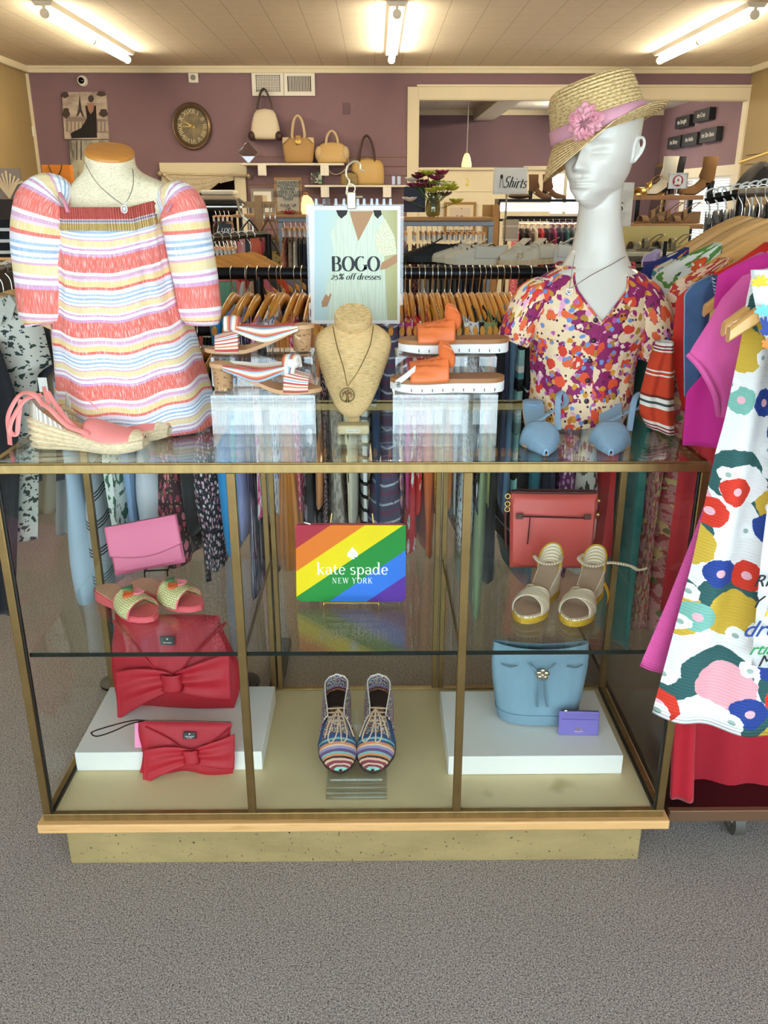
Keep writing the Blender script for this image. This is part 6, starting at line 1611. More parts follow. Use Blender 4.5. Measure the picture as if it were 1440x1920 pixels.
bgm = mat('poster_backdrop', 'c9dccb', .6, coord='UV', layers=[('stripe', 0, 1.0, [(0, 'c3dde0'), (.45, 'd2dcc0'), (1, 'b9b070')], u(soft=1))])
flat('printed_backdrop', bgm, [(590, 600), (745, 600), (745, 394), (590, 394)], .0024, pp)
drs = mat('poster_dress', 'dfe8d2', .6, coord='UV', layers=[('noise', 26, .55, 'cbd8bd', u(sc=(2.2, .12, 1), soft=.12))])
flat('printed_dress', drs, [(636, 404), (655, 398), (672, 452), (700, 398), (716, 402), (738, 440), (742, 462), (720, 480), (722, 520), (726, 600), (616, 600), (622, 530), (626, 470), (620, 440)], .0026, pp)
skin = mat('printed_skin', 'b98a62', .6)
flat('printed_skin', skin, [(655, 396), (700, 396), (692, 414), (672, 452), (662, 420)], .0027, pp)
flat('printed_arm', skin, [(745, 476), (716, 492), (712, 506), (724, 504), (745, 492)], .0027, pp)
flat('printed_arm', skin, [(614, 545), (622, 552), (614, 574), (604, 576), (603, 566)], .0027, pp)
flat('printed_sleeve', drs, [(624, 500), (630, 530), (616, 556), (610, 550)], .0028, pp)
hair_m = mat('printed_hair', '2a2420', .7)
flat('printed_hair', hair_m, [(630, 394), (652, 394), (650, 402), (640, 410), (634, 404)], .0028, pp)
flat('printed_hair', hair_m, [(700, 394), (714, 394), (716, 402), (708, 410), (702, 404)], .0028, pp)
lace = mat('printed_lace', 'eeeecb', .6, coord='UV', layers=[('noise', 90, .55, 'c9cc9a', u(det=3.0))])
flat('printed_lace', lace, [(722, 410), (740, 444), (744, 476), (720, 480), (706, 470), (704, 440)], .0029, pp)
ink = mat('poster_ink', '23262a', .6)
mpx = (S_(700, 495)-S_(699, 495)).x
q = sl_(667, 508, .0033); serif('lettering', 'BOGO', 26*mpx, ink, pp, q, thick=.2, thin=.045, space=.02, width=92*mpx)
q = sl_(667, 524, .0033); serif('lettering', '25% off dresses', 12*mpx, ink, pp, q, thick=.16, thin=.05, space=.02, shear=.28, width=94*mpx)
clear = glass('clear_clip', (225, 230, 232), 3, 1.5, .05)
for x in (593, 608, 616, 630, 645, 671, 683, 697, 707, 720, 732):
    c_ = sl_(x, 384)
    B().prism([(-.0045, 0), (.0045, 0), (.0032, .016), (-.0032, .016)], 'y', -.004, .004).xf(T(c_.x, .0, c_.z-.002)).build('clip', clear, sg, bevel=.001)
hc_ = mat('champagne_metal', 'd9cdb0', .3, .7)
hg_ = thing('clip_hanger', 'pale metal clip hanger with a large open hook on top of the sale sign', 'hanger', tuple(S_(660, 384)))
def hl(x, y): return S_(x, y, .006)-hg_.location
B().tube(sp([hl(683, 322), hl(676, 317), hl(675, 308), hl(664, 303), hl(652, 312), hl(649, 328), hl(655, 340), hl(652, 352), hl(650, 364), hl(660, 369), hl(680, 369)], 7), .0022, 8).build('hook', hc_, hg_)
B().tube([hl(655, 346), hl(655, 346)+V((0, 0, .0001))], .001, 6)
B().tube([hl(658+8*cos(a), 354+9*sin(a)) for a in [2*pi*k/16 for k in range(16)]], .0016, 6, closed=True).build('ring', hc_, hg_)
cl_ = B().cbox(hl(659, 376), (.02, .008, .036)); cl_.build('clip', hc_, hg_, bevel=.002)

# ================================================================ BACK WALL
def W_(x, y, Y=YB, d=0): q = P(x, y, Y-d); return q
def slab(name, r, Y, dep, m, parent=None, bevel=0):
    """upright board whose front face fills the photo rectangle r at depth Y and which is dep thick."""
    a, b_ = P(r[0], r[3], Y), P(r[2], r[1], Y); o = parent.location if parent else V((0, 0, 0))
    return B().box((a.x-o.x, Y-o.y, a.z-o.z), (b_.x-o.x, Y+dep-o.y, b_.z-o.z)).build(name, m, parent, smooth=False, bevel=bevel)
def poly(name, pts, Y, m, parent, dep=.001):
    o = parent.location if parent else V((0, 0, 0)); b = B()
    pr = [P(x, y, Y) for x, y in pts]
    return b.prism([(p.x-o.x, p.z-o.z) for p in pr], 'y', Y-o.y, Y+dep-o.y).build(name, m, parent, smooth=False)
def rectt(x0, y0, x1, y1): return [(x0, y1), (x1, y1), (x1, y0), (x0, y0)]
# canvas pictures
Yc = YB-.04
cv = thing('canvas_picture', 'square sepia canvas of a woman in a long black dress before a tower', 'picture', tuple(P(160, 217, Yc)))
sep = mat('sepia_sky', 'c9bcae', .8, coord='Object', layers=[('noise', 5, .52, '9a8a82', {'co': 'Object', 'soft': .15, 'sc': (1, 1, 2)})]); sd = mat('sepia_dark', '4a3c3a', .8); sbk = mat('picture_black', '171414', .7); skn = mat('picture_skin', 'a9806a', .8)
poly('canvas', [(121, 261), (204, 261), (198, 172), (116, 173)], Yc, sep, cv, .038)
poly('printed_balustrade', [(124, 247), (201, 249), (200, 224), (123, 218)], Yc-.002, mat('sepia_mid', '8f8079', .8), cv)
for x in range(128, 200, 7): poly('baluster', [(x, 246), (x+4, 246), (x+4, 228), (x, 228)], Yc-.003, mat('sepia_pale', 'b9ab9f', .8), cv)
poly('printed_tower', [(143, 218), (147, 204), (148, 190), (149.5, 176), (151, 190), (153, 205), (158, 219), (155, 219), (150.5, 210), (146, 218)], Yc-.003, sd, cv)
for cx_, cy_, rx_, ry_ in ((124, 212, 7, 10), (194, 212, 8, 8), (190, 176, 9, 5), (122, 178, 7, 6)): poly('printed_foliage', [(cx_+rx_*cos(a)*(1+.25*sin(5*a)), cy_+ry_*sin(a)) for a in [2*pi*k/14 for k in range(14)]], Yc-.0025, sd, cv)
poly('printed_dress', [(160, 198), (180, 198), (181, 220), (182, 258), (134, 259), (132, 250), (152, 240), (163, 222)], Yc-.005, sbk, cv)
poly('printed_back', [(163, 193), (177, 193), (175, 208), (170, 214), (165, 206)], Yc-.006, skn, cv)
poly('printed_head', [(164+7*0+6.5+5.5*cos(a), 185+7*sin(a)) for a in [2*pi*k/14 for k in range(14)]], Yc-.007, sd, cv)
cv2 = thing('canvas_picture', 'grey misty canvas hung just below the woman in black picture', 'picture', tuple(P(168, 288, Yc)))
poly('canvas', [(136, 345), (209, 343), (206, 262), (129, 263)], Yc, mat('mist_grey', 'a9a59c', .8, coord='Object', layers=[('noise', 6, .55, '6f6a62', {'co': 'Object', 'soft': .1, 'sc': (2, 1, 1)}), ('noise', 4, .6, 'cfcfb0', {'co': 'Object', 'soft': .1})]), cv2, .038)
for x in (143, 151): poly('printed_trunk', [(x, 300), (x+2, 300), (x+2, 264), (x, 264)], Yc-.002, sd, cv2)
# wall fittings
dm = thing('security_camera', 'white dome security camera above the canvas pictures', 'camera', tuple(P(155, 152, YB)), rot=(pi/2, 0, 0))
B().lathe([(.062, 0), (.062, .02), (.05, .045), (.03, .052)], 28).build('housing', white_p, dm)
B().lathe([(.036, .045), (.036, .055), (.02, .066), (.004, .07)], 24).build('lens', mat('lens_black', '0c0b0e', .12), dm)
th = thing('wall_sensor', 'small square white sensor plate above the clock', 'sensor', tuple(P(363, 146, YB)))
B().box((-.058, -.03, -.055), (.058, 0, .055)).build('plate', white_p, th, bevel=.006)
B().lathe([(.03, 0), (.03, .012), (.026, .014)], 20).xf(RX(pi/2)).xf(T(0, -.028, 0)).build('grille', mat('grey_plastic', '8a8680', .5), th)
al = tag(B().box((-.03, -.02, -.055), (.03, 0, .055)).build('alarm_box', white_p, None, P(68, 247, YB)+V((-.04, -.03, 0)), bevel=.006), 'small white alarm box in the corner by the tan wall', 'alarm')
for r_, lab in (((474, 133, 532, 180), 'white wall vent nearer the clock'), ((533, 135, 590, 180), 'white wall vent nearer the wide opening')):
    vt = thing('air_vent', lab, 'vent', tuple(P((r_[0]+r_[2])/2, 157, YB)), group='wall vents')
    slab('backing', (r_[0]+2, r_[1]+2, r_[2]-2, r_[3]-2), YB-.008, .007, mat('vent_dark', '26221f', .8), vt)
    f = B(); o = vt.location
    a, b_ = P(r_[0], r_[3], YB), P(r_[2], r_[1], YB); t_ = .045
    for q0, q1 in (((a.x, a.z), (b_.x, a.z+t_)), ((a.x, b_.z-t_), (b_.x, b_.z)), ((a.x, a.z+t_), (a.x+t_, b_.z-t_)), ((b_.x-t_, a.z+t_), (b_.x, b_.z-t_))):
        f.box((q0[0]-o.x, -.03, q0[1]-o.z), (q1[0]-o.x, -.008, q1[1]-o.z))
    f.build('frame', white_p, vt, smooth=False)
    s_ = B(); n = 15
    for k in range(1, n):
        x = lerp(a.x+t_, b_.x-t_, k/n)-o.x; s_.box((x-.004, -.022, a.z+t_-o.z), (x+.004, -.008, b_.z-t_-o.z))
    if r_[0] < 500:
        for k in range(1, 10):
            z = lerp(a.z+t_, b_.z-t_, k/10)-o.z; s_.box((a.x+t_-o.x, -.018, z-.003), (b_.x-t_-o.x, -.009, z+.003))
    s_.build('louvre', white_p, vt, smooth=False)
pl_ = tag(slab('switch_plate', (643, 193, 655, 214), YB-.012, .011, mat('plate_purple', '6a505a', .6), None, .003), 'small blank plate painted purple above the handbag shelf', 'switch plate')
# clock
ck = thing('wall_clock', 'round antique wall clock with a dark bronze rim and roman numerals', 'clock', tuple(P(361, 237, YB)), rot=(pi/2, 0, 0))
rc = (P(397, 237, YB)-P(325, 237, YB)).x/2*1.0
brm = mat('bronze_rim', '7a6652', .35, .7, var=(9, .2))
B().lathe([(rc*1.0, 0), (rc*1.03, .03), (rc*.99, .05), (rc*.94, .045), (rc*.91, .05), (rc*.86, .055), (rc*.80, .035), (rc*.79, .012)], 56, sy=1.1, cap=(0, 0)).build('rim', brm, ck)
B().lathe([(rc*.80, .0), (rc*.80, .014), (rc*.1, .0145)], 48, sy=1.1).build('dial', mat('aged_dial', '6e6450', .6, layers=[('noise', 9, .55, '8a7c5e', {'co': 'Object', 'soft': .1})]), ck)
dn = mat('numeral_cream', 'd8cba0', .5)
for k, s_ in enumerate(('XII', 'I', 'II', 'III', 'IIII', 'V', 'VI', 'VII', 'VIII', 'IX', 'X', 'XI')):
    a = pi/2-2*pi*k/12; txt('numeral', s_, .075, dn, ck, (rc*.64*cos(a), rc*.70*sin(a), .016), (0, 0, a-pi/2))
for a, L, w_ in ((rad(182), rc*.62, .008), (rad(150), rc*.42, .012)):
    B().prism([(-.03, -w_), (L, -.002), (L, .002), (-.03, w_)], 'z', .02, .023).xf(RZ(a)).build('hand', mat('brass_hand', 'd6b45a', .4, .5), ck)
# valance on a rod
vl = thing('macrame_valance', 'cream macrame swag hung from a rod over the back doorway', 'valance', tuple(P(380, 335, YB-.06)))
def vloc(x, y, d=.06): return P(x, y, YB-d)-vl.location
mac = mat('macrame_cotton', 'd9ccb2', .9, coord='UV', bump=('vor', 60, .9, .01), layers=[('vor', 24, .16, '8c7b66', u(dim='2D', rnd=.1, sc=(1, 1, 1)))])
vtop = lambda x: 326
def fval(uu, v):
    x = lerp(312, 438, uu); bot = 338+26*sin(pi*min(1, uu*1.25))**.7 if uu < .8 else 338+26*sin(pi*1.0*min(1, uu*1.25))**.7*0+6*(1-uu)*5
    q = vloc(x, lerp(326, max(bot, 334), v)); return (q.x, q.y+.012*sin(40*uu)*v, q.z)
B().grid(fval, 50, 12).build('swag', mac, vl, solid=.006)
B().tube([vloc(300, 326), vloc(466, 330)], .012, 10).build('rod', mat('rod_champagne', 'bfae8c', .4, .5), vl)
for x, y in ((299, 326), (467, 330)): B().sph(tuple(vloc(x, y)), .032, 14, 10).build('finial', mat('rod_champagne', 'bfae8c'), vl)
B().tube(sp([vloc(306, 324), vloc(312, 332), vloc(322, 340), vloc(330, 336)], 5), .022, 8).build('gathered_end', mac, vl)
# ---- shelves with handbags
shm = mat('shelf_white', 'ece6d8', .5)
def shelf(lab, x0, x1, y, Y, dep=.28, tk=.022):
    a, b_ = P(x0, y, YB-dep), P(x1, y, YB-dep)
    s = thing('wall_shelf', lab, 'shelf', ((a.x+b_.x)/2, YB-.021, a.z)); w_ = (b_.x-a.x)/2
    B().box((-w_, -dep, -tk), (w_, 0, 0)).build('board', shm, s, bevel=.003)
    for x in (-w_*.6, w_*.62): B().prism([(0, -tk), (-.2, -tk), (-.02, -.14), (0, -.14)], 'x', x-.012, x+.012).build('bracket', shm, s); B().box((x-.05, -dep-.004, -tk-.115), (x+.05, -dep, -tk)).build('ticket_holder', white_p, s)
    return a.z
z1 = shelf('upper white shelf with handbags on the slat wall', 453, 645, 306, YB)
z2 = shelf('lower white shelf with a tote on the slat wall', 571, 762, 347, YB)
def handbag(name, lab, x0, x1, ytop, z0, mt, prof, hpts, hm, hr=.011, Y=YB-.16, dep=.1, extra=None):
    a, b_ = P(x0, ytop, Y), P(x1, ytop, Y); w_ = b_.x-a.x; h = a.z-z0
    r = thing(name, lab, 'handbag', ((a.x+b_.x)/2, Y, z0)); R = []
    for v, k, d in prof: R.append([(p[0], p[1], p[2]) for p in ring((0, 0, v*h), w_/2*k, dep*d, 40, 2.8)])
    B().rings(R).build('body', mt, r, sub=1)
    for off_ in (-.6, .6):
        B().tube(sp([((px*w_/2), off_*dep*.5, pz*h) for px, pz in hpts], 7), hr, 8).build('handle', hm, r)
    return r, w_, h
whl = mat('ivory_leather', 'ded3bd', .55, bump=('noise', 60, .2, .003)); dkl = mat('espresso_leather', '3a2420', .45)
r, w_, h = handbag('hobo_bag', 'slouchy ivory handbag with dark brown corners hanging below the wall vents', 468, 524, 203, P(500, 262, YB-.1).z, whl, [(0, .92, .7), (.06, 1, 1), (.35, .98, 1), (.7, .82, .8), (1, .62, .35)], [(-.5, .98), (-.42, 1.2), (-.18, 1.52), (0, 1.6), (.18, 1.52), (.42, 1.2), (.5, .98)], dkl, .010, YB-.09, .09)
for sx in (-1, 1): B().sph((sx*w_*.45, -.03, .04), (.05, .07, .055), 14, 10).build('corner_patch', dkl, r)
hkk = tag(B().tube([P(493, 180, YB), P(493, 181, YB-.1), P(493, 178, YB-.105)], .006, 6).build('wall_hook', hookm), 'steel hook in the vent holding the ivory handbag', 'hook')
tanb = mat('tan_suede', 'ad8a5a', .75, bump=('noise', 50, .2, .004)); crl = mat('cream_leather_trim', 'cbb591', .5); bei = mat('beige_leather', 'c3a46e', .5, bump=('noise', 80, .15, .002))
r, w_, h = handbag('hobo_bag', 'tan suede handbag with cream handles and a round clasp on the upper shelf', 529, 590, 257, z1, tanb, [(0, .8, .7), (.05, .88, 1), (.5, .96, .9), (.85, 1, .5), (1, .92, .3)], [(-.35, .95), (-.38, 1.12), (-.25, 1.6), (0, 1.78), (.25, 1.6), (.38, 1.12), (.35, .95)], crl, .014)
for sx in (-1, 1): B().grid(lambda uu, v: (sx*w_/2*lerp(.96, .55, uu), -.045-.01*sin(pi*uu), h*lerp(.98, lerp(.72, .98, uu)*1.0, v)), 8, 4).build('corner_panel', crl, r, solid=.006)
B().lathe([(.035, 0), (.035, .01), (.02, .014)], 20).xf(T(0, -.06, h*.8) @ RX(pi/2)).build('clasp', goldm, r); B().cbox((0, -.055, h*.88), (.06, .012, .1)).build('closure_tab', tanb, r, bevel=.004)
r, w_, h = handbag('satchel', 'beige satchel with two short handles and a cream side on the upper shelf', 593, 652, 266, z1, bei, [(0, .88, .9), (.05, .96, 1), (.35, 1, 1), (.7, .9, .7), (1, .7, .3)], [(-.42, .55), (-.38, .9), (-.3, 1.25), (-.1, 1.46), (.1, 1.46), (.3, 1.25), (.38, .9), (.42, .55)], mat('cream_leather_trim', 'cbb591'), .014)
for sx in (-1, 1): B().sph((sx*w_*.42, 0, h*.45), (.05, .09, h*.36), 14, 10).build('side_gusset', crl, r)
B().tube(sp([(w_*.5, -.04, h*.3), (w_*.5, -.07, -.03), (w_*.2, -.1, -.12), (-.02, -.1, -.1), (-w_*.2, -.1, -.0)], 6), .004, 6).build('hanging_cord', crl, r)
r, w_, h = handbag('tote_bag', 'camel tote with long dark handles on the lower shelf', 657, 721, 296, z2, mat('camel_leather', 'bf9f62', .5, bump=('noise', 80, .15, .002)), [(0, .93, .8), (.05, 1, 1), (.5, .98, .9), (1, .94, .35)], [(-.45, .8), (-.44, 1.1), (-.3, 1.6), (-.05, 1.8), (.2, 1.62), (.4, 1.2), (.42, .78)], dkl, .012, YB-.15)
r, w_, h = handbag('clutch_bag', 'small quilted olive bag leaning beside the camel tote', 638, 672, 323, z2, mat('quilted_olive', '8a7648', .6, coord='UV', bump=('vor', 30, .8, .01), layers=[('vor', 40, .2, '6a5834', u(dim='2D', rnd=0))]), [(0, .9, 1), (.1, 1, 1), (.8, .95, .7), (1, .8, .3)], [(-.6, .9), (-.3, 1.05), (.3, 1.05), (.6, .9)], dkl, .006, YB-.24, .05)
dia = thing('acrylic_diamond', 'clear acrylic diamond standing on the end of the upper shelf', 'ornament', tuple(V((P(466, 290, YB-.15).x, YB-.15, z1))))
rr_ = (P(486, 280, YB-.15)-P(447, 280, YB-.15)).x/2
B().prism([(0, 0), (rr_, rr_), (0, 2*rr_), (-rr_, rr_)], 'y', -.02, .02).build('block', glass('clear_block', (235, 232, 232), 3, 1.5), dia, smooth=False)
B().tube([(0, -.02, 0), (rr_, -.02, rr_), (0, -.02, 2*rr_), (-rr_, -.02, rr_)], .006, 6, closed=True).build('edge', acr_e, dia)
for r_, lab, m in (((583, 323, 596, 343), 'tiny black and white photo card under the upper shelf', mat('card_bw', '5a5654', .7, layers=[('noise', 30, .5, 'dcd8d0', {'co': 'Object'})])), ((597, 323, 603, 344), 'slim green and white carton beside the tiny photo card', mat('green_carton', 'd6e0d0', .6, layers=[('line', 2, .09, .35, '4f9a6a', {'co': 'Object'})]))):
    tag(slab('card_box', r_, YB-.12, .05, m, None, .002), lab, 'box')
tag(slab('clear_box', (735, 330, 751, 346), YB-.2, .08, acr, None), 'empty clear acrylic box at the end of the lower shelf', 'box')
# ---- letter board, lamp and frames on the grey rack top (about half way to the wall)
YG = 6.2
wdl = mat('light_oak', 'b98a52', .5, var=(8, .1))
top1 = P(540, 400, YG).z
grf = mat('grey_tube', '8f9294', .4, .5)
# grey tube racks
def tube_rack(lab, x0, x1, y, Y, post=True):
    a, b_ = P(x0, y, Y), P(x1, y, Y); r = thing('garment_rack', lab, 'clothes rack', ((a.x+b_.x)/2, Y, 0)); w_ = (b_.x-a.x)/2
    B().box((-w_, -.016, a.z-.032), (w_, .016, a.z)).build('rail', grf, r, bevel=.003)
    for x in (-w_+.02, w_-.02):
        B().box((x-.016, -.016, .03), (x+.016, .016, a.z-.032)).build('upright', grf, r, bevel=.003); B().box((x-.02, -.25, 0), (x+.02, .25, .03)).build('foot', grf, r)
    return a.z, r
zr1, r1 = tube_rack('grey square-tube rack under the letter board', 520, 600, 407, YG)
zr2, r2 = tube_rack('grey square-tube rack of clipped trousers in front of the vase', 742, 926, 414, YG-.4)
B().box((-.42, -.2, zr1+.001), (.36, .12, zr1+.02)).build('top_board', wdl, r1, bevel=.003)
w2 = (P(926, 414, YG-.4)-P(742, 414, YG-.4)).x
B().box((-w2/2, -.1, zr2+.001), (-w2/2+.62, .2, zr2+.022)).build('top_board', wdl, r2, bevel=.003)
ZG1, ZG2 = zr1+.021, zr2+.023
def back_garment(name, lab, cat, x, Y, top, hem, mt, grp, half=.18, w_=.03, seed=0, rz=0):
    random.seed(seed); ph = random.random()*6; n = 14; R = []
    for j in range(6):
        v = j/5; R.append([((lerp(.012, w_, v**.6))*math.copysign(abs(sin(2*pi*i/n))**.6, sin(2*pi*i/n))*(1+.25*sin(3*2*pi*i/n+ph)), half*math.copysign(abs(cos(2*pi*i/n))**.6, cos(2*pi*i/n)), lerp(top-.05*abs(cos(2*pi*i/n)), hem, v)) for i in range(n)])
    return tag(B().rings(R, True, (1, 0)).build(name, mt, None, (x, Y, 0), (0, 0, rz)), lab, cat, grp)
def clip_hanger(o_, m):
    h = B(); h.tube([(0, -.16, -.075), (0, .16, -.075)], .009, 8); o = h.build('clip_hanger', m)
    B().tube(sp([(.014, 0, -.01), (.012, 0, .008), (0, 0, .016), (-.013, 0, .004), (-.006, 0, -.03), (0, 0, -.07)], 5), .003, 6).build('hook', hookm, o)
    for y in (-.13, .13): B().cbox((0, y, -.1), (.014, .018, .05)).build('clip', mat('white_clip', 'e8e6e0', .4), o)
    return o
ch0 = clip_hanger(None, woodh); used = [0]
def hang_clip(x, Y, z, lab, rz=0):
    o = ch0 if used[0] == 0 else copy_tree(ch0); used[0] += 1
    o.location = (x, Y, z); o.rotation_euler = (0, 0, rz); return tag(o, lab, 'hanger', 'clip hangers on the back racks')
TR = [('pale grey', 'a9aaa6'), ('dove grey', '8f918f'), ('ash grey', '7c7f80'), ('smoke grey', '6d7073'), ('pewter', '5e6266'), ('slate', '50555c'), ('storm blue', '434b58'), ('denim blue', '3d4a63'), ('ink blue', '303a52'), ('navy', '262d42'), ('midnight', '1d2231'), ('jet black', '16161a')]
for k, (cn, c) in enumerate(TR):
    px = lerp(790, 902, k/11); x = P(px, 470, YG-.4).x
    back_garment('hanging_trousers', cn+' trousers clipped to the grey rack behind the white sneakers', 'trousers', x, YG-.4, zr2-.13, .35, plain('trouser_'+cn.replace(' ', '_'), c), 'trousers on the grey rack', .14, .014, k, 0)
    hang_clip(x, YG-.4, zr2+.001, 'clip hanger holding the '+cn+' trousers')
for k, (px, m, lab) in enumerate(((760, 'navy', 'navy trousers at the sign end of the grey rack'), (776, 'burgundy floral dress', 'burgundy floral skirt at the sign end of the grey rack'))):
    x = P(px, 470, YG-.4).x; back_garment('hanging_trousers' if k == 0 else 'hanging_skirt', lab, 'trousers' if k == 0 else 'skirt', x, YG-.4, zr2-.13, .4, FAB['navy jumper'] if k == 0 else FAB['burgundy floral dress'], 'trousers on the grey rack', .14, .03, k+40); hang_clip(x, YG-.4, zr2+.001, 'clip hanger holding the '+lab.split(' at ')[0])
for k, (px, m, lab) in enumerate(((548, 'taupe lace cardigan', 'lacy taupe dress under the letter board'), (557, 'cream silk blouse', 'cream dress under the letter board'), (566, 'black jersey top', 'black dress under the letter board'), (575, 'navy jumper', 'navy dress under the letter board'), (536, 'rose paisley dress', 'red paisley dress under the letter board'), (584, 'black jacket', 'charcoal coat beside the sale sign under the little lamp'))):
    x = P(px, 470, YG).x; back_garment('hanging_dress', lab, 'dress', x, YG, zr1-.12, .35, FAB[m], 'dresses under the letter board', .17, .034, k+60); hang_clip(x, YG, zr1+.001, 'clip hanger holding the '+lab)
# letter board
lbx = P(542, 395, YG-.05)
lb = thing('letter_board', 'oak framed letter board with black plastic letters on the grey rack', 'letter board', (lbx.x, YG-.1, ZG1), rot=(rad(-4), 0, 0))
wl_ = (P(567, 380, YG)-P(517, 380, YG)).x; hl_ = P(540, 333, YG).z-ZG1
B().box((-wl_/2, 0, 0), (wl_/2, .03, hl_)).build('frame', wdl, lb, bevel=.004); B().box((-wl_/2+.018, -.004, .018), (wl_/2-.018, .002, hl_-.018)).build('felt', mat('cream_felt', 'd6ccb4', .9), lb, smooth=False)
for k, s_ in enumerate(('CONSIGNMENT', 'ACCEPTING', 'SUMMER', '20 ITEMS OR LESS', 'WEEKLY DURING', 'THEM', '', 'FUNK UP', 'OR', 'FOLDED')):
    if s_: txt('lettering', s_, .026, ink, lb, (0, -.005, hl_-.034-k*.024*hl_/.27), ext=.001)
for x in (535, 541, 547):
    q = P(x, 392, YG-.2); tag(B().sph((q.x, YG-.2, ZG1+.014), (.011, .011, .0135), 12, 8).build('nail_polish', mat('polish_red', 'a0303a', .2)), {535: 'red trinket nearest the clock below the letter board', 541: 'middle red trinket below the letter board', 547: 'red trinket nearest the little lamp below the letter board'}[x], 'trinket', 'red trinkets')
lp_ = thing('table_lamp', 'little glowing cream lamp beside the letter board', 'lamp', (P(575, 392, YG).x, YG-.05, ZG1))
B().lathe([(.05, 0), (.058, .02), (.054, .07), (.04, .1), (.02, .115), (.014, .12)], 24).build('shade', mat('lamp_glow', 'f2ddb0', .5, emit=.5, ecol='ffd898'), lp_); B().lathe([(.018, .12), (.016, .135), (.006, .14)], 14).build('finial', wdl, lp_)
fr_ = thing('picture_frame', 'pale mounted print in a grey frame leaning on the slat wall', 'picture', tuple(P(492, 378, YB-.06)))
slab('frame', (472, 354, 513, 403), YB-.06, .03, mat('grey_frame', '8f8b82', .5), fr_); slab('mount', (477, 359, 508, 398), YB-.064, .004, paper, fr_); slab('print', (483, 366, 500, 385), YB-.067, .003, mat('print_tan', 'cfc4a8', .7), fr_)
# vase and its neighbours on the trousers rack
vx = P(812, 398, YG-.35)
vs = thing('flower_vase', 'clear ribbed vase of maroon, white and lime flowers on the trousers rack', 'vase', (vx.x, YG-.35, ZG2))
B().lathe([(.03, 0), (.044, .01), (.05, .05), (.044, .09), (.032, .12), (.04, .145)], 24, cap=(1, 0)).build('glass', glass('vase_glass', (205, 205, 180), 2.5, 1.5), vs, solid=.003)
random.seed(3)
pet = {'maroon_petal': '6a1630', 'white_petal': 'efe9e0', 'lime_petal': 'b9c23e', 'magenta_petal': '8f1f54'}
for k in range(26):
    a, ra, hz__ = k*2.4, .02+.13*sqrt(k/26), .2+.1*random.random()-.02*(k/26)*3
    x, y, z = ra*cos(a)*1.1, ra*sin(a)*.7, hz__-.05*(k/26)
    if x > .1: z -= .03
    s_ = B().tube([(0, 0, .06), (x*.4, y*.4, z*.6), (x, y, z)], .0025, 5); s_.build('stem', greenf, vs)
    cn = ['maroon_petal', 'white_petal', 'magenta_petal', 'lime_petal'][k % 4] if x < .08 else 'lime_petal'
    f = B()
    for j in range(6):
        i0 = len(f.v); f.sph((.024, 0, 0), (.03, .02, .009), 8, 5); f.xf(T(x, y, z) @ RZ(j*pi/3+k) @ RY(rad(-25)), i0)
    f.build('flower', mat(cn, pet[cn], .6), vs)
tag(slab('display_board', (757, 350, 798, 398), YG-.3, .02, mat('navy_panel', '211c33', .5), None, .002), 'dark navy display panel standing beside the flower vase', 'panel')
pf = thing('picture_frame', 'gilt framed print of violet flowers below the yellow number two', 'picture', tuple(P(862, 397, YB-.16)))
slab('frame', (832, 379, 893, 436), YB-.03, .028, mat('gilt', '8f6a30', .4, .4), pf); slab('mount', (837, 384, 888, 431), YB-.034, .004, mat('mount_cream', 'd9cdb0', .7), pf); slab('print', (843, 390, 882, 425), YB-.037, .003, mat('violet_print', 'cdbfae', .7, coord='Object', layers=[('vor', 14, .3, ['5f4660', '7d6678', '8a7a86'], {'co': 'Object', 'di': .03})]), pf)
# pendant lamp in the next room
Yp = 12.6
pd = thing('pendant_lamp', 'small amber glass pendant lamp hanging in the next room', 'lamp', tuple(P(875, 300, Yp)))
zt_ = ZC-.12-pd.location.z
B().tube([(0, 0, .08), (0, 0, zt_-.03)], .006, 6).build('cord', mat('cord_white', 'e6e0d0', .5), pd)
B().lathe([(.066, -.09), (.07, -.06), (.05, .03), (.028, .08), (.012, .085)], 24).build('shade', mat('amber_glass', 'efd58a', .4, emit=.8, ecol='ffe08a'), pd); B().lathe([(.06, zt_-.03), (.06, zt_)], 20).build('canopy', cream, pd)
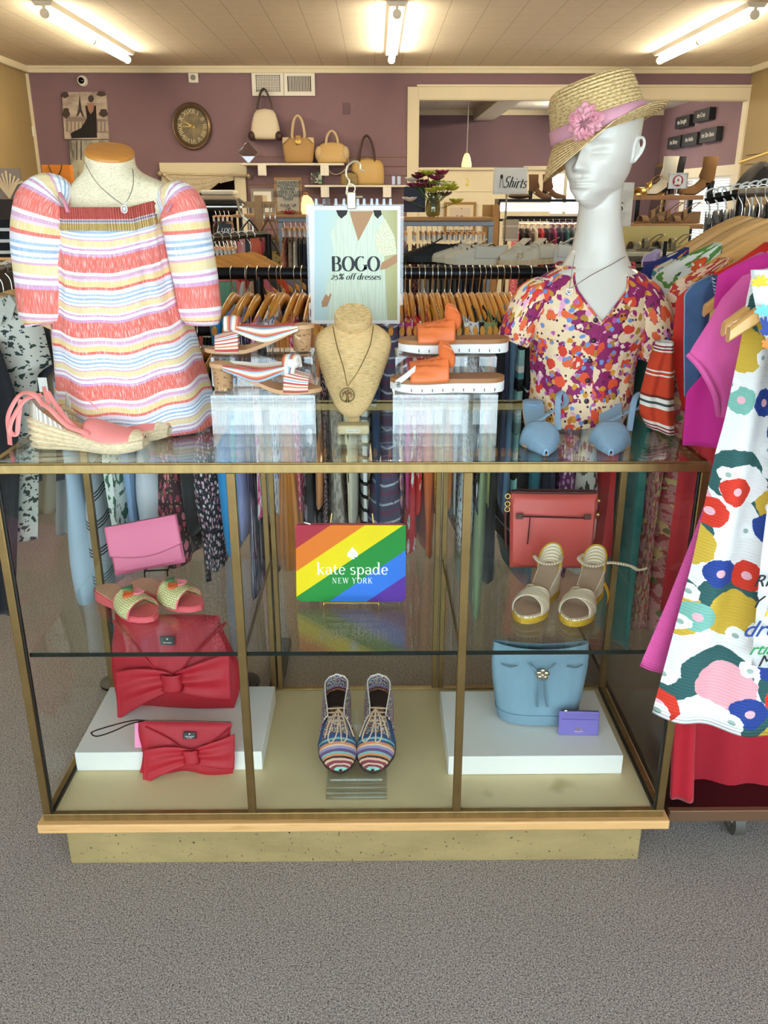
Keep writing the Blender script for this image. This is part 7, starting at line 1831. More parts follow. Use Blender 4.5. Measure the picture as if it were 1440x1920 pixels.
# ================================================================ MIDDLE AND SIDE BACKGROUND
# shoe shelf behind the black rail
def sneaker(name, lab, loc, rz, body, solem, accent=None, L=.275, grp='shoes on the wire shelf', low=1):
    r = thing(name, lab, 'shoe', loc, rz, grp); hw_ = outline(L, .088, heel=.42, waist=.38, toe=.48)
    sole(L, hw_, lambda t: .004*max(0, (t-.8)/.2), lambda t: .03 if solem is not rope else .024, 30, grow=.003).build('sole', solem, r, bevel=.003)
    zt = lambda t: .026
    vamp(L, hw_, zt, .48, .992, lambda v: lerp(.062, .014, v**.85), 16, 18, out=.001).build('toe_upper', body, r)
    b = B()
    def fn(uu, v):
        a = lerp(-1, 1, uu); s = abs(a); t = .52*s**1.5; sd = 1 if a > 0 else -1
        w_ = hw_(max(t, .015))*min(1, s*5+.08); tp = lerp(.062, .05, min(1, s*2))+.016*max(0, s-.6)
        return ((t-.5)*L-.004*v, sd*w_*(1-.3*v*v*s), .026+tp*v)
    b.grid(fn, 36, 8).build('quarters', body, r, solid=.004)
    B().grid(lambda uu, v: (-.03+.05*v*-1+.03, (uu-.5)*.05, .082+.03*v), 6, 5).build('tongue', body, r, solid=.004)
    lc = B()
    for k in range(4): lc.tube(sp([(.0+.018*k, -.024, .086-.011*k), (.003+.018*k, 0, .094-.012*k), (.0+.018*k, .024, .086-.011*k)], 4), .003, 6)
    lc.build('laces', accent or body, r)
    if accent: B().tube([(-.075+.022*cos(a), -hw_(.25)-.001, .062+.022*sin(a)) for a in [2*pi*k/16 for k in range(16)]], .0025, 6, closed=True).build('side_mark', accent, r)
    return r
YS = 4.05
zs_ = P(880, 494, YS).z
ws_ = thing('wire_shelf', 'black wire shoe shelf behind the long black rail', 'shelf', (P(930, 494, YS).x, YS, 0))
hwid = .82
for y in (-.16, .16): B().tube([(-hwid, y, zs_-.008), (hwid, y, zs_-.008)], .006, 8).build('edge_bar', blackm, ws_)
for k in range(22): B().tube([(-hwid+.04+k*(2*hwid-.08)/21, -.16, zs_-.004), (-hwid+.04+k*(2*hwid-.08)/21, .16, zs_-.004)], .003, 6).build('wire', blackm, ws_)
for sx in (-1, 1):
    for y in (-.16, .16): B().tube([(sx*hwid, y, 0), (sx*hwid, y, zs_+.09)], .009, 8).build('post', blackm, ws_)
snw = mat('cream_canvas', 'e2dccb', .7); snw2 = mat('off_white_leather', 'dcd6c6', .5); soleC = mat('cream_sole', 'e6dfc8', .5); tansole = mat('tan_gum', 'b08258', .6)
def on(x, dy=0): q = P(x, 492, YS); return (q.x, YS+dy, zs_)
sneaker('sneaker', 'white platform sneaker with a black side mark, nearest the trousers', on(888, -.06), rad(176), snw2, soleC, black_l)
sneaker('sneaker', 'white platform sneaker with black laces behind its mate', on(866, .07), rad(178), snw2, soleC, black_l)
sneaker('sneaker', 'black low shoe behind the white platform sneakers', on(812, .1), rad(180), mat('black_canvas', '15151a', .7), mat('black_sole', '1a1a1c', .6))
sneaker('espadrille_shoe', 'cream espadrille lettered in gold, first of the pair on the wire shelf', on(966, -.07), rad(215), snw, rope, L=.23)
sneaker('espadrille_shoe', 'cream espadrille tucked beside the tan-lined sneaker', on(996, -.06), rad(220), snw, rope, L=.23)
sneaker('sneaker', 'tan and white lace-up sneaker behind the cream espadrilles', on(1030, .08), rad(160), mat('tan_nubuck', 'ab7d55', .7), white_r, white_r)
sneaker('sneaker', 'white lace-up sneaker at the mannequin end of the wire shelf', on(1052, .02), rad(150), white_p, white_r, white_r)
txt('lettering', 'TS', .03, mat('gold_ink', 'c79a4a', .5), None, P(975, 480, YS-.155)); bpy.data.objects['lettering'] if False else None
for o in [o for o in COL.objects if o.name.startswith('lettering') and o.parent is None]:
    e = [q for q in COL.objects if q.name == 'espadrille_shoe'][0]; M_ = Matrix.Translation(o.location) @ o.rotation_euler.to_matrix().to_4x4()
    o.parent = e; L0 = Matrix.Translation(e.location) @ e.rotation_euler.to_matrix().to_4x4(); Q = L0.inverted() @ M_; o.location = Q.translation; o.rotation_euler = Q.to_euler()
# "Shirts" sign on a pole
Ysg = 6.4
a, b_ = P(924, 364, Ysg), P(990, 314, Ysg)
sh_ = thing('sign_stand', 'white card sign reading Shirts on a thin metal pole', 'sign', ((a.x+b_.x)/2, Ysg, 0))
w_ = (b_.x-a.x)/2
B().box((-w_, -.006, a.z), (w_, .006, b_.z)).build('frame', mat('sign_frame', 'cfc8ba', .4, .3), sh_, bevel=.002); B().box((-w_+.012, -.008, a.z+.012), (w_-.012, -.005, b_.z-.012)).build('card', paper, sh_, smooth=False)
serif('lettering', 'Shirts', .075, ink, sh_, (.03, -.0085, (a.z+b_.z)/2-.045), thick=.15, thin=.06, shear=.4, width=.16)
fg = B().tube([(-w_*.55, -.009, b_.z-.07), (-w_*.58, -.009, a.z+.1), (-w_*.62, -.009, a.z+.04)], .002, 5).tube([(-w_*.52, -.009, b_.z-.07), (-w_*.46, -.009, a.z+.1), (-w_*.42, -.009, a.z+.04)], .002, 5)
fg.build('sketched_legs', ink, sh_); B().sph((-w_*.53, -.009, b_.z-.06), (.01, .003, .015), 10, 6).build('sketched_head', ink, sh_)
B().tube([(0-.02, .012, .02), (-.02, .012, a.z+.05)], .007, 8).build('pole', hookm, sh_); B().lathe([(.14, 0), (.14, .015), (.02, .02)], 24, c=(-.02, .012, 0)).build('base', hookm, sh_)
# far room: bright window wall behind the boots, shelf, coloured rack
Yf = 13.4
lwm = mat('daylit_window', 'ffffff', .5, emit=5.0, ecol='f4f8ff')
fwn = B(); a, b_ = P(988, 400, Y2), P(1130, 326, Y2)
wn = struct(B().box((a.x-.1, Y2-.04, a.z-.1), (b_.x+.1, Y2-.001, a.z)).box((a.x-.1, Y2-.04, b_.z), (b_.x+.1, Y2-.001, b_.z+.12)).box((a.x-.1, Y2-.04, a.z), (a.x, Y2-.001, b_.z)).box((b_.x, Y2-.04, a.z), (b_.x+.1, Y2-.001, b_.z)).box(((a.x+b_.x)/2-.03, Y2-.035, a.z), ((a.x+b_.x)/2+.03, Y2-.001, b_.z)).build('window_3', cream, smooth=False))
part_label(B().box((a.x, Y2-.012, a.z), (b_.x, Y2-.002, b_.z)).build('daylit_pane', lwm, wn, smooth=False), 'window pane white with daylight')
Yb = 9.6
zb_ = P(1010, 373, Yb).z
bs = thing('shoe_shelf', 'dark shoe shelf with a lit light strip beneath it in the next room', 'shelf', (P(1020, 373, Yb).x, Yb, 0))
B().box((-.5, -.16, zb_-.03), (.62, .16, zb_)).build('board', blackm, bs)
B().box((-.48, -.12, zb_-.12), (.6, -.08, zb_-.04)).build('light_strip', mat('shelf_light', 'ffffff', .4, emit=7, ecol='fffaf0'), bs, bevel=.005)
B().box((-.5, -.14, zb_-.22), (.62, .14, zb_-.2)).build('lower_board', blackm, bs)
for x in (-.49, .61): B().box((x-.012, -.14, 0), (x+.012, .14, zb_-.03)).build('side', blackm, bs)
def boot(lab, loc, rz, m, hs=1, grp='ankle boots'):
    r = thing('ankle_boot', lab, 'boot', loc, rz, grp); L = .25; hw_ = outline(L, .08, heel=.4, waist=.33, toe=.48)
    zb = lambda t: .07*hs*(1-min(max((t-.14)/.45, 0), 1))**1.3; zt = lambda t: zb(t)+.012
    sole(L, hw_, zb, zt, 26).build('sole', black_l, r)
    vamp(L, hw_, zt, .3, .99, lambda v: lerp(.085, .02, v**.8), 14, 16).build('foot', m, r)
    B().rings([ring((-.075+dx, 0, z), rx, ry, 22) for z, rx, ry, dx in ((.07*hs, .045, .03, 0), (.12, .055, .036, .01), (.17, .048, .036, .0), (.24, .052, .04, -.004))], cap=(1, 0)).build('shaft', m, r, solid=.003)
    B().rings([ring((-.1, 0, z), .024*k, .026*k, 16) for z, k in ((0, .8), (.035*hs, .8), (.078*hs, 1.05))]).build('heel', black_l, r)
    return r
brnb = mat('brown_suede', '5a3c2a', .8); grb = mat('grey_brown_suede', '6a5a4e', .8)
for x, lab, rz in ((1012, 'brown heeled ankle boot nearer the Shirts sign on the dark shelf', -12), (1038, 'brown heeled ankle boot nearer the mannequin face on the dark shelf', -12)):
    q = P(x, 373, Yb-.02); boot(lab, (q.x, Yb-.03, zb_+.0005), rad(rz), brnb)
q = P(972, 372, Yb); tag(B().sph((q.x, Yb-.04, zb_+.03), (.12, .07, .03), 16, 8).build('folded_scarf', mat('scarf_brown', '5a4a3c', .9)), 'flat brown scarf rolled on the dark shelf behind the Shirts sign', 'scarf')
def back_rack(lab, x0, x1, y, Y, cols, hem, grp, m=blackm, half=.17, hang=1, hname='hanging_dress', cat='dress'):
    a, b_ = P(x0, y, Y), P(x1, y, Y); r = thing('garment_rack', lab, 'clothes rack', ((a.x+b_.x)/2, Y, 0)); w_ = (b_.x-a.x)/2+.06
    B().tube([(-w_, 0, a.z), (w_, 0, a.z)], .014, 10).build('rail', m, r)
    for x in (-w_, w_): B().tube([(x, 0, 0), (x, 0, a.z)], .014, 10).build('upright', m, r)
    for k, (cn, c) in enumerate(cols):
        x = lerp(a.x+.03, b_.x-.03, k/(len(cols)-1))
        back_garment(hname, cn+' on the '+grp, cat, x, Y, a.z-.085, P(0, hem, Y).z if hem else .35, c if not isinstance(c, str) else plain('bg_'+cn.replace(' ', '_'), c), 'clothes on the '+grp, half, (b_.x-a.x)/len(cols)*.55, k+int(x0))
        if hang:
            o = copy_tree(ch0); o.location = (x, Y, a.z+.0); tag(o, 'hanger holding the '+cn+' on the '+grp, 'hanger', 'hangers on the '+grp); o.scale = (1, .9, .75)
    return a.z
back_rack('black rack of bright clothes in the next room behind the sneakers', 962, 1150, 408, 8.6, [('pink patterned skirt', FAB['raspberry printed tunic']), ('charcoal skirt', '2a2a30'), ('black patterned skirt', FAB['black top with tiny pink dots']), ('stone white skirt', 'd9d2c6'), ('bright red skirt', 'c01d34'), ('dark plum skirt', '3a1a3a'), ('magenta skirt', 'a01f6a'), ('indigo skirt', '27244a'), ('teal skirt', '2a6a72'), ('grey skirt', '6a7076'), ('bottle green skirt', '1f4a42'), ('black skirt', '151518'), ('cobalt skirt', '27408a'), ('olive skirt', '7a8a3a'), ('lime skirt', '9aa84a'), ('rust skirt', '9a4a2a')], 560, 'bright rack in the next room', hname='hanging_skirt', cat='skirt')
tag(slab('clear_wall_pocket', (942, 412, 973, 452), 7.6, .03, mat('pocket_plastic', 'a89f8c', .3, layers=[('line', 2, .11, .1, 'd9d2c4', {'co': 'Object'})]), None), 'clear plastic pocket rack hanging beside the Shirts pole', 'pocket rack')
wdp = tag(B().box((P(925, 384, 7.4).x, 7.4, 0), P(937, 384, 7.4)+V((0, .1, 0))).build('wood_post', wdl, smooth=False), 'plain pale wood post behind the trousers rack', 'post')
tag(B().box((P(906, 384, 7.45).x, 7.45, 0), P(924, 384, 7.45)+V((0, .05, 0))).build('wood_board', mat('carton', 'b9925c', .7), smooth=False), 'tan board standing against the pale wood post', 'board')
# sign behind the neck reading ...ALS
q0, q1 = P(1120, 434, 5.6), P(1190, 342, 5.6)
als = thing('card_sign', 'white card sign ending in the letters ALS behind the mannequin neck', 'sign', ((q0.x+q1.x)/2, 5.6, q0.z)); w_ = (q1.x-q0.x)/2
B().box((-w_, 0, 0), (w_, .006, q1.z-q0.z)).build('card', mat('mottled_card', 'e9e7df', .6, layers=[('noise', 12, .55, 'd3d2c8', {'co': 'Object', 'soft': .05})]), als, smooth=False)
txt('lettering', 'ALS', .075, ink, als, (w_-.115, -.002, (q1.z-q0.z)*.5), align='CENTER'); B().tube([(0, .02, -q0.z), (0, .02, .2)], .01, 8).build('pole', blackm, als)
# ---- shoe stands by the next room's window
Yr = 5.6
shw = mat('shelf_wood', 'a8794a', .5, var=(6, .1))
def stand(lab, x0, x1, y, Y, dep=.3):
    a, b_ = P(x0, y, Y), P(x1, y, Y); r = thing('shoe_stand', lab, 'shelf', ((a.x+b_.x)/2, Y, 0)); w_ = (b_.x-a.x)/2
    B().box((-w_, -.02, a.z-.03), (w_, dep, a.z)).build('board', shw, r, bevel=.003)
    for x in (-w_+.03, w_-.03): B().box((x-.015, dep/2-.015, 0), (x+.015, dep/2+.015, a.z-.03)).build('leg', blackm, r)
    return a.z
za = stand('tall wood stand with boots and the red logo card', 1200, 1318, 366, Yr+.4)
zb2 = stand('wood stand of taupe wedge sandals', 1196, 1318, 420, Yr)
def shx(x, Y): return P(x, 400, Y).x
boot('tan suede wedge boot on the tall wood stand', (shx(1300, Yr+.5), Yr+.5, za+.0005), rad(188), mat('tan_suede_boot', '8a6238', .8), 1.1)
boot('black heeled boot beside the gold shoe on the tall stand', (shx(1240, Yr+.5), Yr+.52, za+.0005), rad(170), mat('black_suede', '16151a', .7), 1.1)
boot('cream heeled boot in front of the leaning mirror', (shx(1226, Yr+.48), Yr+.46, za+.0005), rad(190), snw, 1.1)
def gold_sandal(lab, loc, rz, m=goldm, grp='strappy sandals', hgt=.07):
    r = thing('strappy_sandal', lab, 'shoe', loc, rz, grp); L = .23; hw_ = outline(L, .072, heel=.4, waist=.35, toe=.5)
    zt = lambda t: lerp(hgt, .012, min(max((t-.2)/.45, 0), 1))
    sole(L, hw_, lambda t: 0, zt, 28).build('wedge_sole', m, r)
    for t0, t1, h in ((.66, .84, .034), (.42, .54, .045)): vamp(L, hw_, zt, t0, t1, lambda v: h, 6, 16, out=.001, skew=.08 if t0 < .6 else -.05).build('strap', m, r, solid=.003)
    B().tube(sp([(-.03, -.026, hgt+.01), (-.08, -.028, hgt+.05), (-.108, 0, hgt+.055), (-.08, .028, hgt+.05), (-.03, .026, hgt+.01)], 6), .006, 8, flat=.4, up=(0, 0, 1)).build('ankle_strap', m, r)
    return r
taup = mat('taupe_suede', '8c6c4c', .8); taup2 = mat('brown_leather_sandal', '7a5838', .6)
gold_sandal('gold strappy shoe at the mirror end of the tall stand', (shx(1210, Yr+.45), Yr+.45, za+.0005), rad(200), goldm)
for k, (x, lab, m) in enumerate(((1222, 'taupe wedge sandal nearest the ALS sign', taup), (1251, 'middle taupe wedge sandal with a crossed strap', taup2), (1282, 'taupe wedge sandal nearest the tan boot', taup))):
    gold_sandal(lab, (shx(x, Yr+.12), Yr+.12, zb2+.0005), rad(188), m)
# red logo card
c0, c1 = P(1252, 353, Yr+.2), P(1290, 325, Yr+.2)
lg = thing('logo_card', 'white card with a red round emblem on a thin stand above the wedge sandals', 'sign', ((c0.x+c1.x)/2, Yr+.2, za)); w_ = (c1.x-c0.x)/2; zc0, zc1 = c0.z-za, c1.z-za
B().box((-w_, 0, zc0), (w_, .006, zc1)).build('card', paper, lg, smooth=False); B().tube([(-w_, -.002, zc0), (w_, -.002, zc0), (w_, -.002, zc1), (-w_, -.002, zc1)], .004, 6, closed=True).build('frame', hookm, lg)
B().tube([(0, .003, 0), (0, .003, zc0)], .005, 6).build('stem', hookm, lg); B().lathe([(.05, 0), (.05, .006)], 20).build('base', hookm, lg)
redl = mat('emblem_red', 'b3252f', .5); rr_ = (zc1-zc0)*.38; zc_ = (zc0+zc1)/2
B().lathe([(rr_, 0), (rr_, .002)], 36).xf(T(0, -.001, zc_) @ RX(pi/2)).build('emblem', redl, lg)
om = [(-.62, -.42), (-.3, -.5), (-.2, -.32), (-.42, .05), (-.3, .42), (0, .58), (.3, .42), (.42, .05), (.2, -.32), (.3, -.5), (.62, -.42)]
B().tube(sp([(x*rr_, -.0045, zc_+z*rr_) for x, z in om], 6), .0085, 8, flat=.25, up=(0, 1, 0)).build('emblem_line', paper, lg)
# box lid sign with flat sandals below
Yx = 4.6
zl = P(1240, 478, Yx).z
bx = thing('shoe_box', 'pale yellow shoe box standing open behind the flat silver sandals', 'box', (shx(1236, Yx), Yx+.1, zl))
ybx = mat('pale_yellow_card', 'd9bd72', .6)
h_ = P(1240, 424, Yx+.1).z-zl
B().box((-.2, .0, 0), (.2, .01, h_)).build('lid', ybx, bx, smooth=False); B().box((-.2, -.24, -.0), (.2, 0, .02)).build('tray', mat('cream_card', 'd8ccae', .6), bx, bevel=.003)
txt('lettering', 'the F', .06, ink, bx, (.07, -.002, h_*.35))
stb = thing('display_table', 'small dark table carrying the open shoe box', 'table', (shx(1236, Yx), Yx, 0))
B().box((-.25, -.2, zl-.03), (.25, .2, zl-.0006)).build('top', mat('umber', '4a3626', .5), stb)
for x in (-.22, .22): B().box((x-.02, -.02, 0), (x+.02, .02, zl-.03)).build('leg', blackm, stb)
sil = mat('pewter_leather', '8f8672', .35, .6)
for x, lab in ((1212, 'flat pewter sandal with a square buckle, nearer the mannequin'), (1262, 'flat pewter sandal nearer the dress rack hangers')):
    gold_sandal(lab, (shx(x, Yx), Yx-.02, zl+.0205), rad(192), sil, 'flat sandals', .025)
# mirror, dark word blocks on the next room's wall
def RW(x, y): # point on the right wall of the next room
    a = (x-CX)/F; q1_ = P(x, y, 10.0); k = (wx-.002)/q1_.x; return V((q1_.x*k, q1_.y*k, CAMZ+(q1_.z-CAMZ)*k))
for body_, x0, x1, y0, y1, tn in (('the Straight', 1276, 1304, 216, 241, 0), ('the Crop', 1309, 1345, 203, 229, 0), ('the Skinny', 1262, 1286, 254, 280, 0), ('the Ankle', 1290, 1318, 248, 275, 0), ('the Slim Boot', 1321, 1358, 238, 268, 0)):
    p0, p1 = RW(x0, (y0+y1)/2), RW(x1, (y0+y1)/2); pt, pb = RW((x0+x1)/2, y0+2), RW((x0+x1)/2, y1-2)
    hh = abs(pt.z-pb.z); c_ = (p0+p1)/2; ya_, yb_ = min(p0.y, p1.y), max(p0.y, p1.y)
    ln = min(yb_-ya_, .62); 
    t_ = thing('word_block', 'dark block reading '+body_+' on the purple wall of the next room', 'sign', (wx, c_.y, c_.z))
    B().box((-.09, -ln/2, -hh/2), (-.001, ln/2, hh/2)).build('block', mat('charcoal_block', '25282a', .5), t_, smooth=False)
    txt('lettering', body_, .085, paper, t_, (-.092, 0, 0), rot=(pi/2, 0, -pi/2))
mr = thing('leaning_mirror', 'tall gilt framed mirror leaning on the purple wall of the next room', 'mirror', (wx-.12, 0, 0))
ym0, ym1 = RW(1262, 300).y, RW(1212, 300).y
mr.location = (wx-.10, (ym0+ym1)/2, .55); mr.rotation_euler = (0, rad(3), 0)
hm_ = 1.42; wm_ = min((ym1-ym0)/2, .55)
B().box((0, -wm_, 0), (.03, wm_, hm_)).build('frame', mat('gilt_frame', 'a58a4c', .4, .5), mr, bevel=.005); B().box((-.004, -wm_+.05, .05), (.001, wm_-.05, hm_-.05)).build('mirror_glass', mat('mirror_silver', 'b9bcb6', .04, 1), mr, smooth=False)
dr = thing('low_dresser', 'low dark dresser under the leaning mirror', 'dresser', (wx-.3, min(mr.location.y, 14.5), 0))
B().box((-.2, -.6, .03), (.26, .6, .549)).build('carcass', mat('dresser_brown', '4a3428', .5), dr, bevel=.004)
for k in (0, 1, 2):
    d_ = B().box((-.215, -.57+.385*k, .1), (-.2, -.2+.385*k, .5)).build('drawer', mat('dresser_front', '553d2f', .5), dr, bevel=.003); B().sph((-.222, -.385+.385*k, .3), .018, 10, 6).build('knob', goldm, d_)
# black T rail with white hooks by the slat wall
Yt = 3.1
a, b_ = P(1326, 374, Yt), P(1470, 350, Yt-.25)
tr_ = thing('garment_rack', 'black square rail of dark clothes on white hangers beyond the dress rack', 'clothes rack', (a.x, Yt, 0))
def tl(p): return V(p)-V((a.x, Yt, 0))
B().tube([tl(a), tl(b_)], .016, 4).build('rail', blackm, tr_); B().tube([tl((b_.x, b_.y, 0)), tl((b_.x, b_.y, b_.z))], .018, 4).build('upright', blackm, tr_); B().tube([tl((a.x+.12, Yt, 0)), tl((a.x+.12, Yt, a.z-.02))], .016, 4).build('upright', blackm, tr_)
whp = mat('white_hanger_plastic', 'ecebe6', .35)
def pl_hanger():
    o = B().tube(sp([(0, -.19, -.13), (0, -.1, -.085), (0, 0, -.055), (0, .1, -.085), (0, .19, -.13)], 6), .006, 8).build('plastic_hanger', whp)
    B().tube(sp([(.022, 0, .0), (.016, 0, .018), (0, 0, .024), (-.018, 0, .014), (-.018, 0, -.004), (-.004, 0, -.03), (0, 0, -.055)], 5), .003, 6).build('hook', whp, o); return o
ph0 = pl_hanger(); dark = [('charcoal', '24242a'), ('coffee', '4a382e'), ('black', '131316'), ('plum', '3a2030'), ('taupe', '7a6a5a'), ('navy', '1c2238'), ('brown', '5a3c28'), ('graphite', '34363c')]
for k, (cn, c) in enumerate(dark):
    p = a.lerp(b_, .06+k*.115); o = ph0 if k == 0 else copy_tree(ph0); o.location = p+V((0, 0, .008)); o.rotation_euler = (0, 0, rad(-20))
    tag(o, 'white plastic hanger with the '+cn+' top on the black square rail', 'hanger', 'white hangers on the square rail')
    back_garment('hanging_blouse', cn+' top on the black square rail', 'top', p.x, p.y, p.z-.03, .75, plain('sq_'+cn, c), 'dark tops on the square rail', .16, .009, k, rad(-20))
bj = back_garment('hanging_jacket', 'black jacket on a yellow hanger against the tan slat wall', 'jacket', P(1425, 320, 6.6).x, 6.6, P(1425, 300, 6.6).z, P(1425, 352, 6.6).z, FAB['black jacket'], None, .1, .14, 5)
B().tube([(-.17, -.02, P(1425, 300, 6.6).z-.02), (.17, -.02, P(1425, 282, 6.6).z+.03)], .008, 8).build('hanger_arm', mat('yellow_wood', 'd9b060', .5), bj)
# ---- far side by the tan wall
Ye = 7.0
zr_ = back_rack('black rack with white hooks under the macrame swag', 388, 452, 447, 5.4, [('coal jacket', '1a1a1e'), ('onyx jacket', '101014'), ('soot jacket', '2a2a2e'), ('raven jacket', '15151c'), ('umber jacket', '2a201c'), ('ebony jacket', '1d1a1a'), ('ink jacket', '16182a')], 620, 'black rack under the swag', hname='hanging_jacket', cat='jacket')
cs = thing('card_sign', 'small black sign with a white script word on the rack under the swag', 'sign', tuple(P(422, 430, 5.3)))
slab('card', (411, 420, 434, 441), 5.3, .01, black_l, cs); txt('lettering', 'Luxe', .055, paper, cs, (0, -.004, 0), shear=.3)
# shelf of folded clothes at the doorway
q = P(415, 386, 8.2)
fs = thing('shelf_unit', 'chrome wire shelf unit of folded clothes in the back doorway', 'shelf', (q.x, 8.2, 0))
for z in (q.z, q.z-.3): B().box((-.22, -.2, z-.015), (.22, .2, z)).build('shelf', hookm, fs)
for x in (-.21, .21):
    for y in (-.19, .19): B().tube([(x, y, 0), (x, y, q.z+.02)], .01, 8).build('post', hookm, fs)
for k, (cn, c) in enumerate((('charcoal', '1d1c20'), ('stone', 'a89c8a'), ('white', 'd9d5cc'))):
    tag(B().box((q.x-.17+.01*k, 8.05, q.z+.0005+.045*k), (q.x+.17-.015*k, 8.34, q.z+.044+.045*k)).build('folded_sweater', plain('fold_'+cn, c), bevel=.015), cn+' folded sweater on the chrome shelf unit', 'sweater', 'folded sweaters')
back_rack('brass-hook rack of brown jackets at the back doorway', 398, 436, 392, 7.6, [('chestnut coat', '4a2f22'), ('walnut coat', '5a3a26'), ('chocolate coat', '2f2018'), ('toffee coat', '7a4f2c')], 470, 'brown rack at the doorway', hname='hanging_coat', cat='coat')
# bag rack: wooden post with purses
Yq = 4.6
qp = P(484, 366, Yq)
bp = thing('bag_stand', 'pale wooden post stand hung with handbags behind the long black rail', 'stand', (qp.x, Yq, 0))
B().box((-.02, -.02, .02), (.02, .02, qp.z)).build('post', wdl, bp, bevel=.003); B().box((-.2, -.2, 0), (.2, .2, .02)).build('base', wdl, bp); B().box((-.07, -.015, qp.z-.06), (.09, .015, qp.z-.03)).build('crossbar', wdl, bp)
B().tube(sp([(-.06, -.02, qp.z-.045), (-.1, -.03, qp.z-.02), (-.085, -.04, qp.z-.09), (-.03, -.05, qp.z-.14), (-.03, -.05, qp.z-.2)], 6), .006, 8).build('hook', hookm, bp)
for x in (.03, .06, .085): B().tube(sp([(x, -.02, qp.z-.04), (x+.0, -.035, qp.z-.1), (x, -.03, qp.z-.14)], 5), .004, 6).build('hook', hookm, bp)
def purse(lab, x0, x1, y0, y1, Y, m, m2, dep=.07):
    a_, b2 = P(x0, y1, Y), P(x1, y0, Y); r = thing('shoulder_bag', lab, 'handbag', ((a_.x+b2.x)/2, Y, a_.z), group='handbags on the post stand'); w_ = b2.x-a_.x; h = b2.z-a_.z
    pillow(w_, h*.62, dep, 18, 12, .3).build('body', m, r)
    for sg_ in (-1, 1): B().tube(sp([(sg_*w_*.42, -.02, h*.5), (sg_*w_*.3, -.03, h*.75), (0, -.02, h)], 6), .012, 8, flat=.4).build('strap', m2, r)
    return r
purse('pink, coral and black colour-block shoulder bag on the post stand', 446, 494, 412, 490, Yq-.1, mat('colour_block', 'a81f5a', .5, coord='Object', layers=[('stripe', 0, .16, [(0, 'd9603a'), (.35, 'a81f5a'), (.6, 'd98a8a'), (.85, '1a1518')], {'co': 'Object'})]), black_l)
purse('brown shoulder bag with a cracked gold strap on the post stand', 488, 522, 410, 492, Yq-.02, mat('brown_bag', '5a4630', .5, coord='Object', layers=[('noise', 20, .55, '8f7444', {'co': 'Object'})]), taup2)
purse('leopard print shoulder bag lowest on the post stand', 496, 526, 450, 505, Yq-.16, mat('leopard', 'b08a4a', .6, coord='Object', layers=[('vor', 60, .3, '3a2618', {'co': 'Object', 'di': .01})]), black_l)
# amber hangers seen broadside over the long rail
Yh = 3.2
rr3 = thing('clothes_rack', 'black rail of amber wooden hangers seen broadside above the long black rail', 'clothes rack', (P(404, 456, Yh).x, Yh, 0))
zz = P(404, 449, Yh).z
x0_, x1_ = P(402, 460, Yh+.0).x-.05, P(470, 460, Yh+.3).x
B().tube([(-.1, -.1, zz), (.12, .5, zz)], .0125, 12).build('rail', blackm, rr3)
for p in ((.13, .5),): B().tube([(p[0], p[1], 0), (p[0], p[1], zz)], .0125, 10).build('upright', blackm, rr3)
B().tube([(-.1, -.08, 0), (-.1, -.08, zz)], .0125, 10).build('upright', blackm, rr3)
amb = wide_hanger(); amb.data.materials[0] = woodh
cols3 = [('salmon pink', 'd9706a'), ('cherry red', 'c02a2a'), ('black lace', '1a1a1c'), ('rose', 'cf6f7f'), ('graphite', '3a3a40'), ('orange red', 'd94a2a'), ('mauve print', '8a7a86'), ('dusty grey', '8f8a88')]
for k, (cn, c) in enumerate(cols3):
    Y_ = Yh-.05+k*.06; X_ = rr3.location.x-.08+k*.022*1.0
    o = amb if k == 0 else copy_tree(amb); o.location = (X_, Y_, zz+.001); o.rotation_euler = (0, 0, rad(8)); tag(o, 'amber hanger with the '+cn+' blouse, seen broadside', 'hanger', 'amber hangers seen broadside')
    R = []
    for j in range(7):
        v = j/6; R.append([(X_+.2*lerp(1, 1.0, v)*math.copysign(abs(cos(2*pi*i/20))**.6, cos(2*pi*i/20)), Y_+(.012+.01*v)*sin(2*pi*i/20), lerp(zz-.115-.07*min(1, abs(cos(2*pi*i/20))**3), .6, v)) for i in range(20)])
    tag(B().rings(R, True, (0, 0)).build('hanging_blouse', plain('broad_'+cn.replace(' ', '_'), c), solid=.001), cn+' blouse on an amber hanger above the long black rail', 'blouse', 'blouses seen broadside')
# green jacket and neighbours hanging behind the long rail
for px0, px1, Y, cn, c, lab, nm, cat in ((398, 446, 2.68, 'jade', '6a9a7e', 'soft green jacket hanging behind the amber hangers', 'hanging_jacket', 'jacket'), (440, 462, 2.70, 'ivory', 'ddd8cc', 'ivory coat hanging behind the soft green jacket', 'hanging_coat', 'coat'), (456, 478, 2.72, 'nude', 'cfae92', 'nude blouse hanging behind the ivory coat', 'hanging_blouse', 'blouse'), (384, 400, 2.67, 'blackwhite', None, 'black and white checked top beside the striped blouse cuff', 'hanging_blouse', 'top')):
    top = P((px0+px1)/2, 532 if c else 600, Y); m = plain('row_'+cn, c) if c else mat('check_bw', 'e6e3da', .8, coord='UV', layers=[('line', 1, .05, .5, '17171a', U)])
    o = panel(nm, [(px0+14, 528), (px0, 575), (px0-6, 720), (px0-8, 900)], [(px1-4, 528), (px1+2, 600), (px1+4, 900)], Y, m, .03, .006, 3, Y*4); tag(o, lab, cat, 'second row behind the long rail')
B().tube([(P(380, 520, 2.7).x, .35, 1.222), (xb-.05, .35, 1.222)], .0125, 12).build('back_rail', blackm, rack)
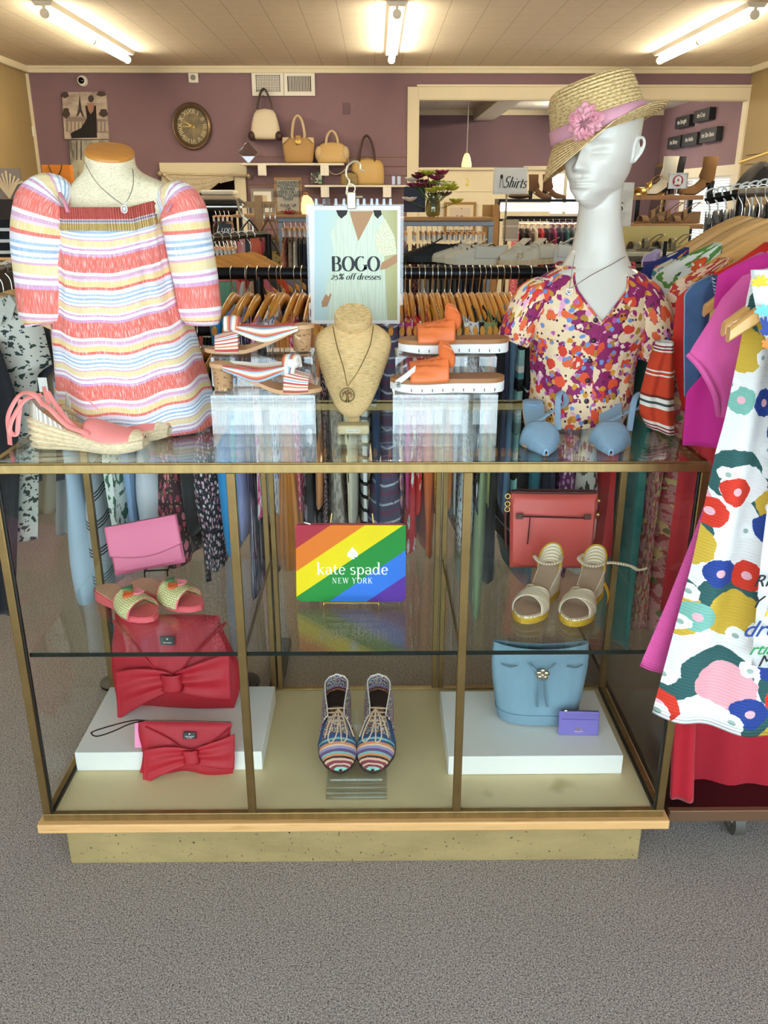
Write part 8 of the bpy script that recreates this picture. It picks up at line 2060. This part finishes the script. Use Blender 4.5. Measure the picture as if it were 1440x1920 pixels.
# orange gift bag, plant print, striped clothes near the tan wall
gb = thing('gift_bag', 'orange paper gift bag with dark ribbon handles beside the canvas pictures', 'gift bag', tuple(P(108, 345, 8.5)))
pb_ = thing('shelf_cabinet', 'tall dark cabinet behind the linen dress form carrying the orange gift bag', 'cabinet', (gb.location.x, 8.5, 0))
B().box((-.3, -.12, 0), (.3, .25, gb.location.z-.0006)).build('body', mat('dark_cabinet', '2a2226', .6), pb_, bevel=.004)
a, b_ = P(84, 345, 8.5), P(131, 309, 8.5); w_ = (b_.x-a.x)/2; h = b_.z-a.z
B().box((-w_, 0, 0), (w_, .1, h)).build('body', mat('orange_paper', 'd9832a', .6), gb, smooth=False)
B().tube(sp([(-.06, -.004, h), (-.045, -.008, h-.05), (0, -.01, h-.1), (.045, -.008, h-.05), (.06, -.004, h)], 6), .008, 6, flat=.4).build('ribbon_handle', dkl, gb)
pg = thing('plant_print', 'pampas grass print on a grey board by the tan wall', 'picture', tuple(P(15, 345, 6.0)))
slab('board', (-30, 316, 36, 372), 6.0, .02, mat('grey_board', '8a7d78', .7), pg)
for k in range(9):
    a_ = (k-4)*.16; q = V((0, -.006, -.09)); B().tube([q, q+V((sin(a_)*.1, 0, .09)), q+V((sin(a_)*.17, 0, .17-.1*abs(a_)))], lambda t: lerp(.003, .014, t)*(1-.4*t), 6, flat=.3, up=(0, 1, 0)).build('pampas_plume', mat('pampas', 'd9c3a0', .8), pg)
sh2 = thing('shelf_unit', 'dark shelf unit by the tan wall under the pampas print', 'shelf', (P(5, 372, 6.0).x, 6.1, 0))
zq = P(5, 373, 6.0).z
B().box((-.5, -.12, 0), (.28, .3, zq)).build('body', mat('dark_cabinet', '2a2226'), sh2, bevel=.004)
for k, (yy0, lab, cols) in enumerate(((392, 'black and white striped top folded over the side shelf by the linen dress form', 'a'),)):
    o = panel('striped_tee', [(-60, 412), (-60, 480)], [(26, 408), (36, 430), (40, 486)], 4.2, mat('breton_stripe', '17171c', .85, coord='UV', layers=[('line', 1, .05, .28, 'e8e6e2', U)]), .05, .006, 3, 3); tag(o, 'black and white striped top on the tan wall side', 'top')
brk = thing('side_shelf', 'wood-topped black side shelf under the striped top', 'shelf', (P(0, 492, 4.2).x, 4.2, 0))
zq = P(0, 488, 4.2).z
B().box((-.5, -.2, zq-.025), (.1, .2, zq)).build('board', wdl, brk); B().box((-.48, -.18, 0), (.05, .18, zq-.025)).build('carcass', black_l, brk)
# white clip row on the crossbar near the sign, macaron trinkets, papers
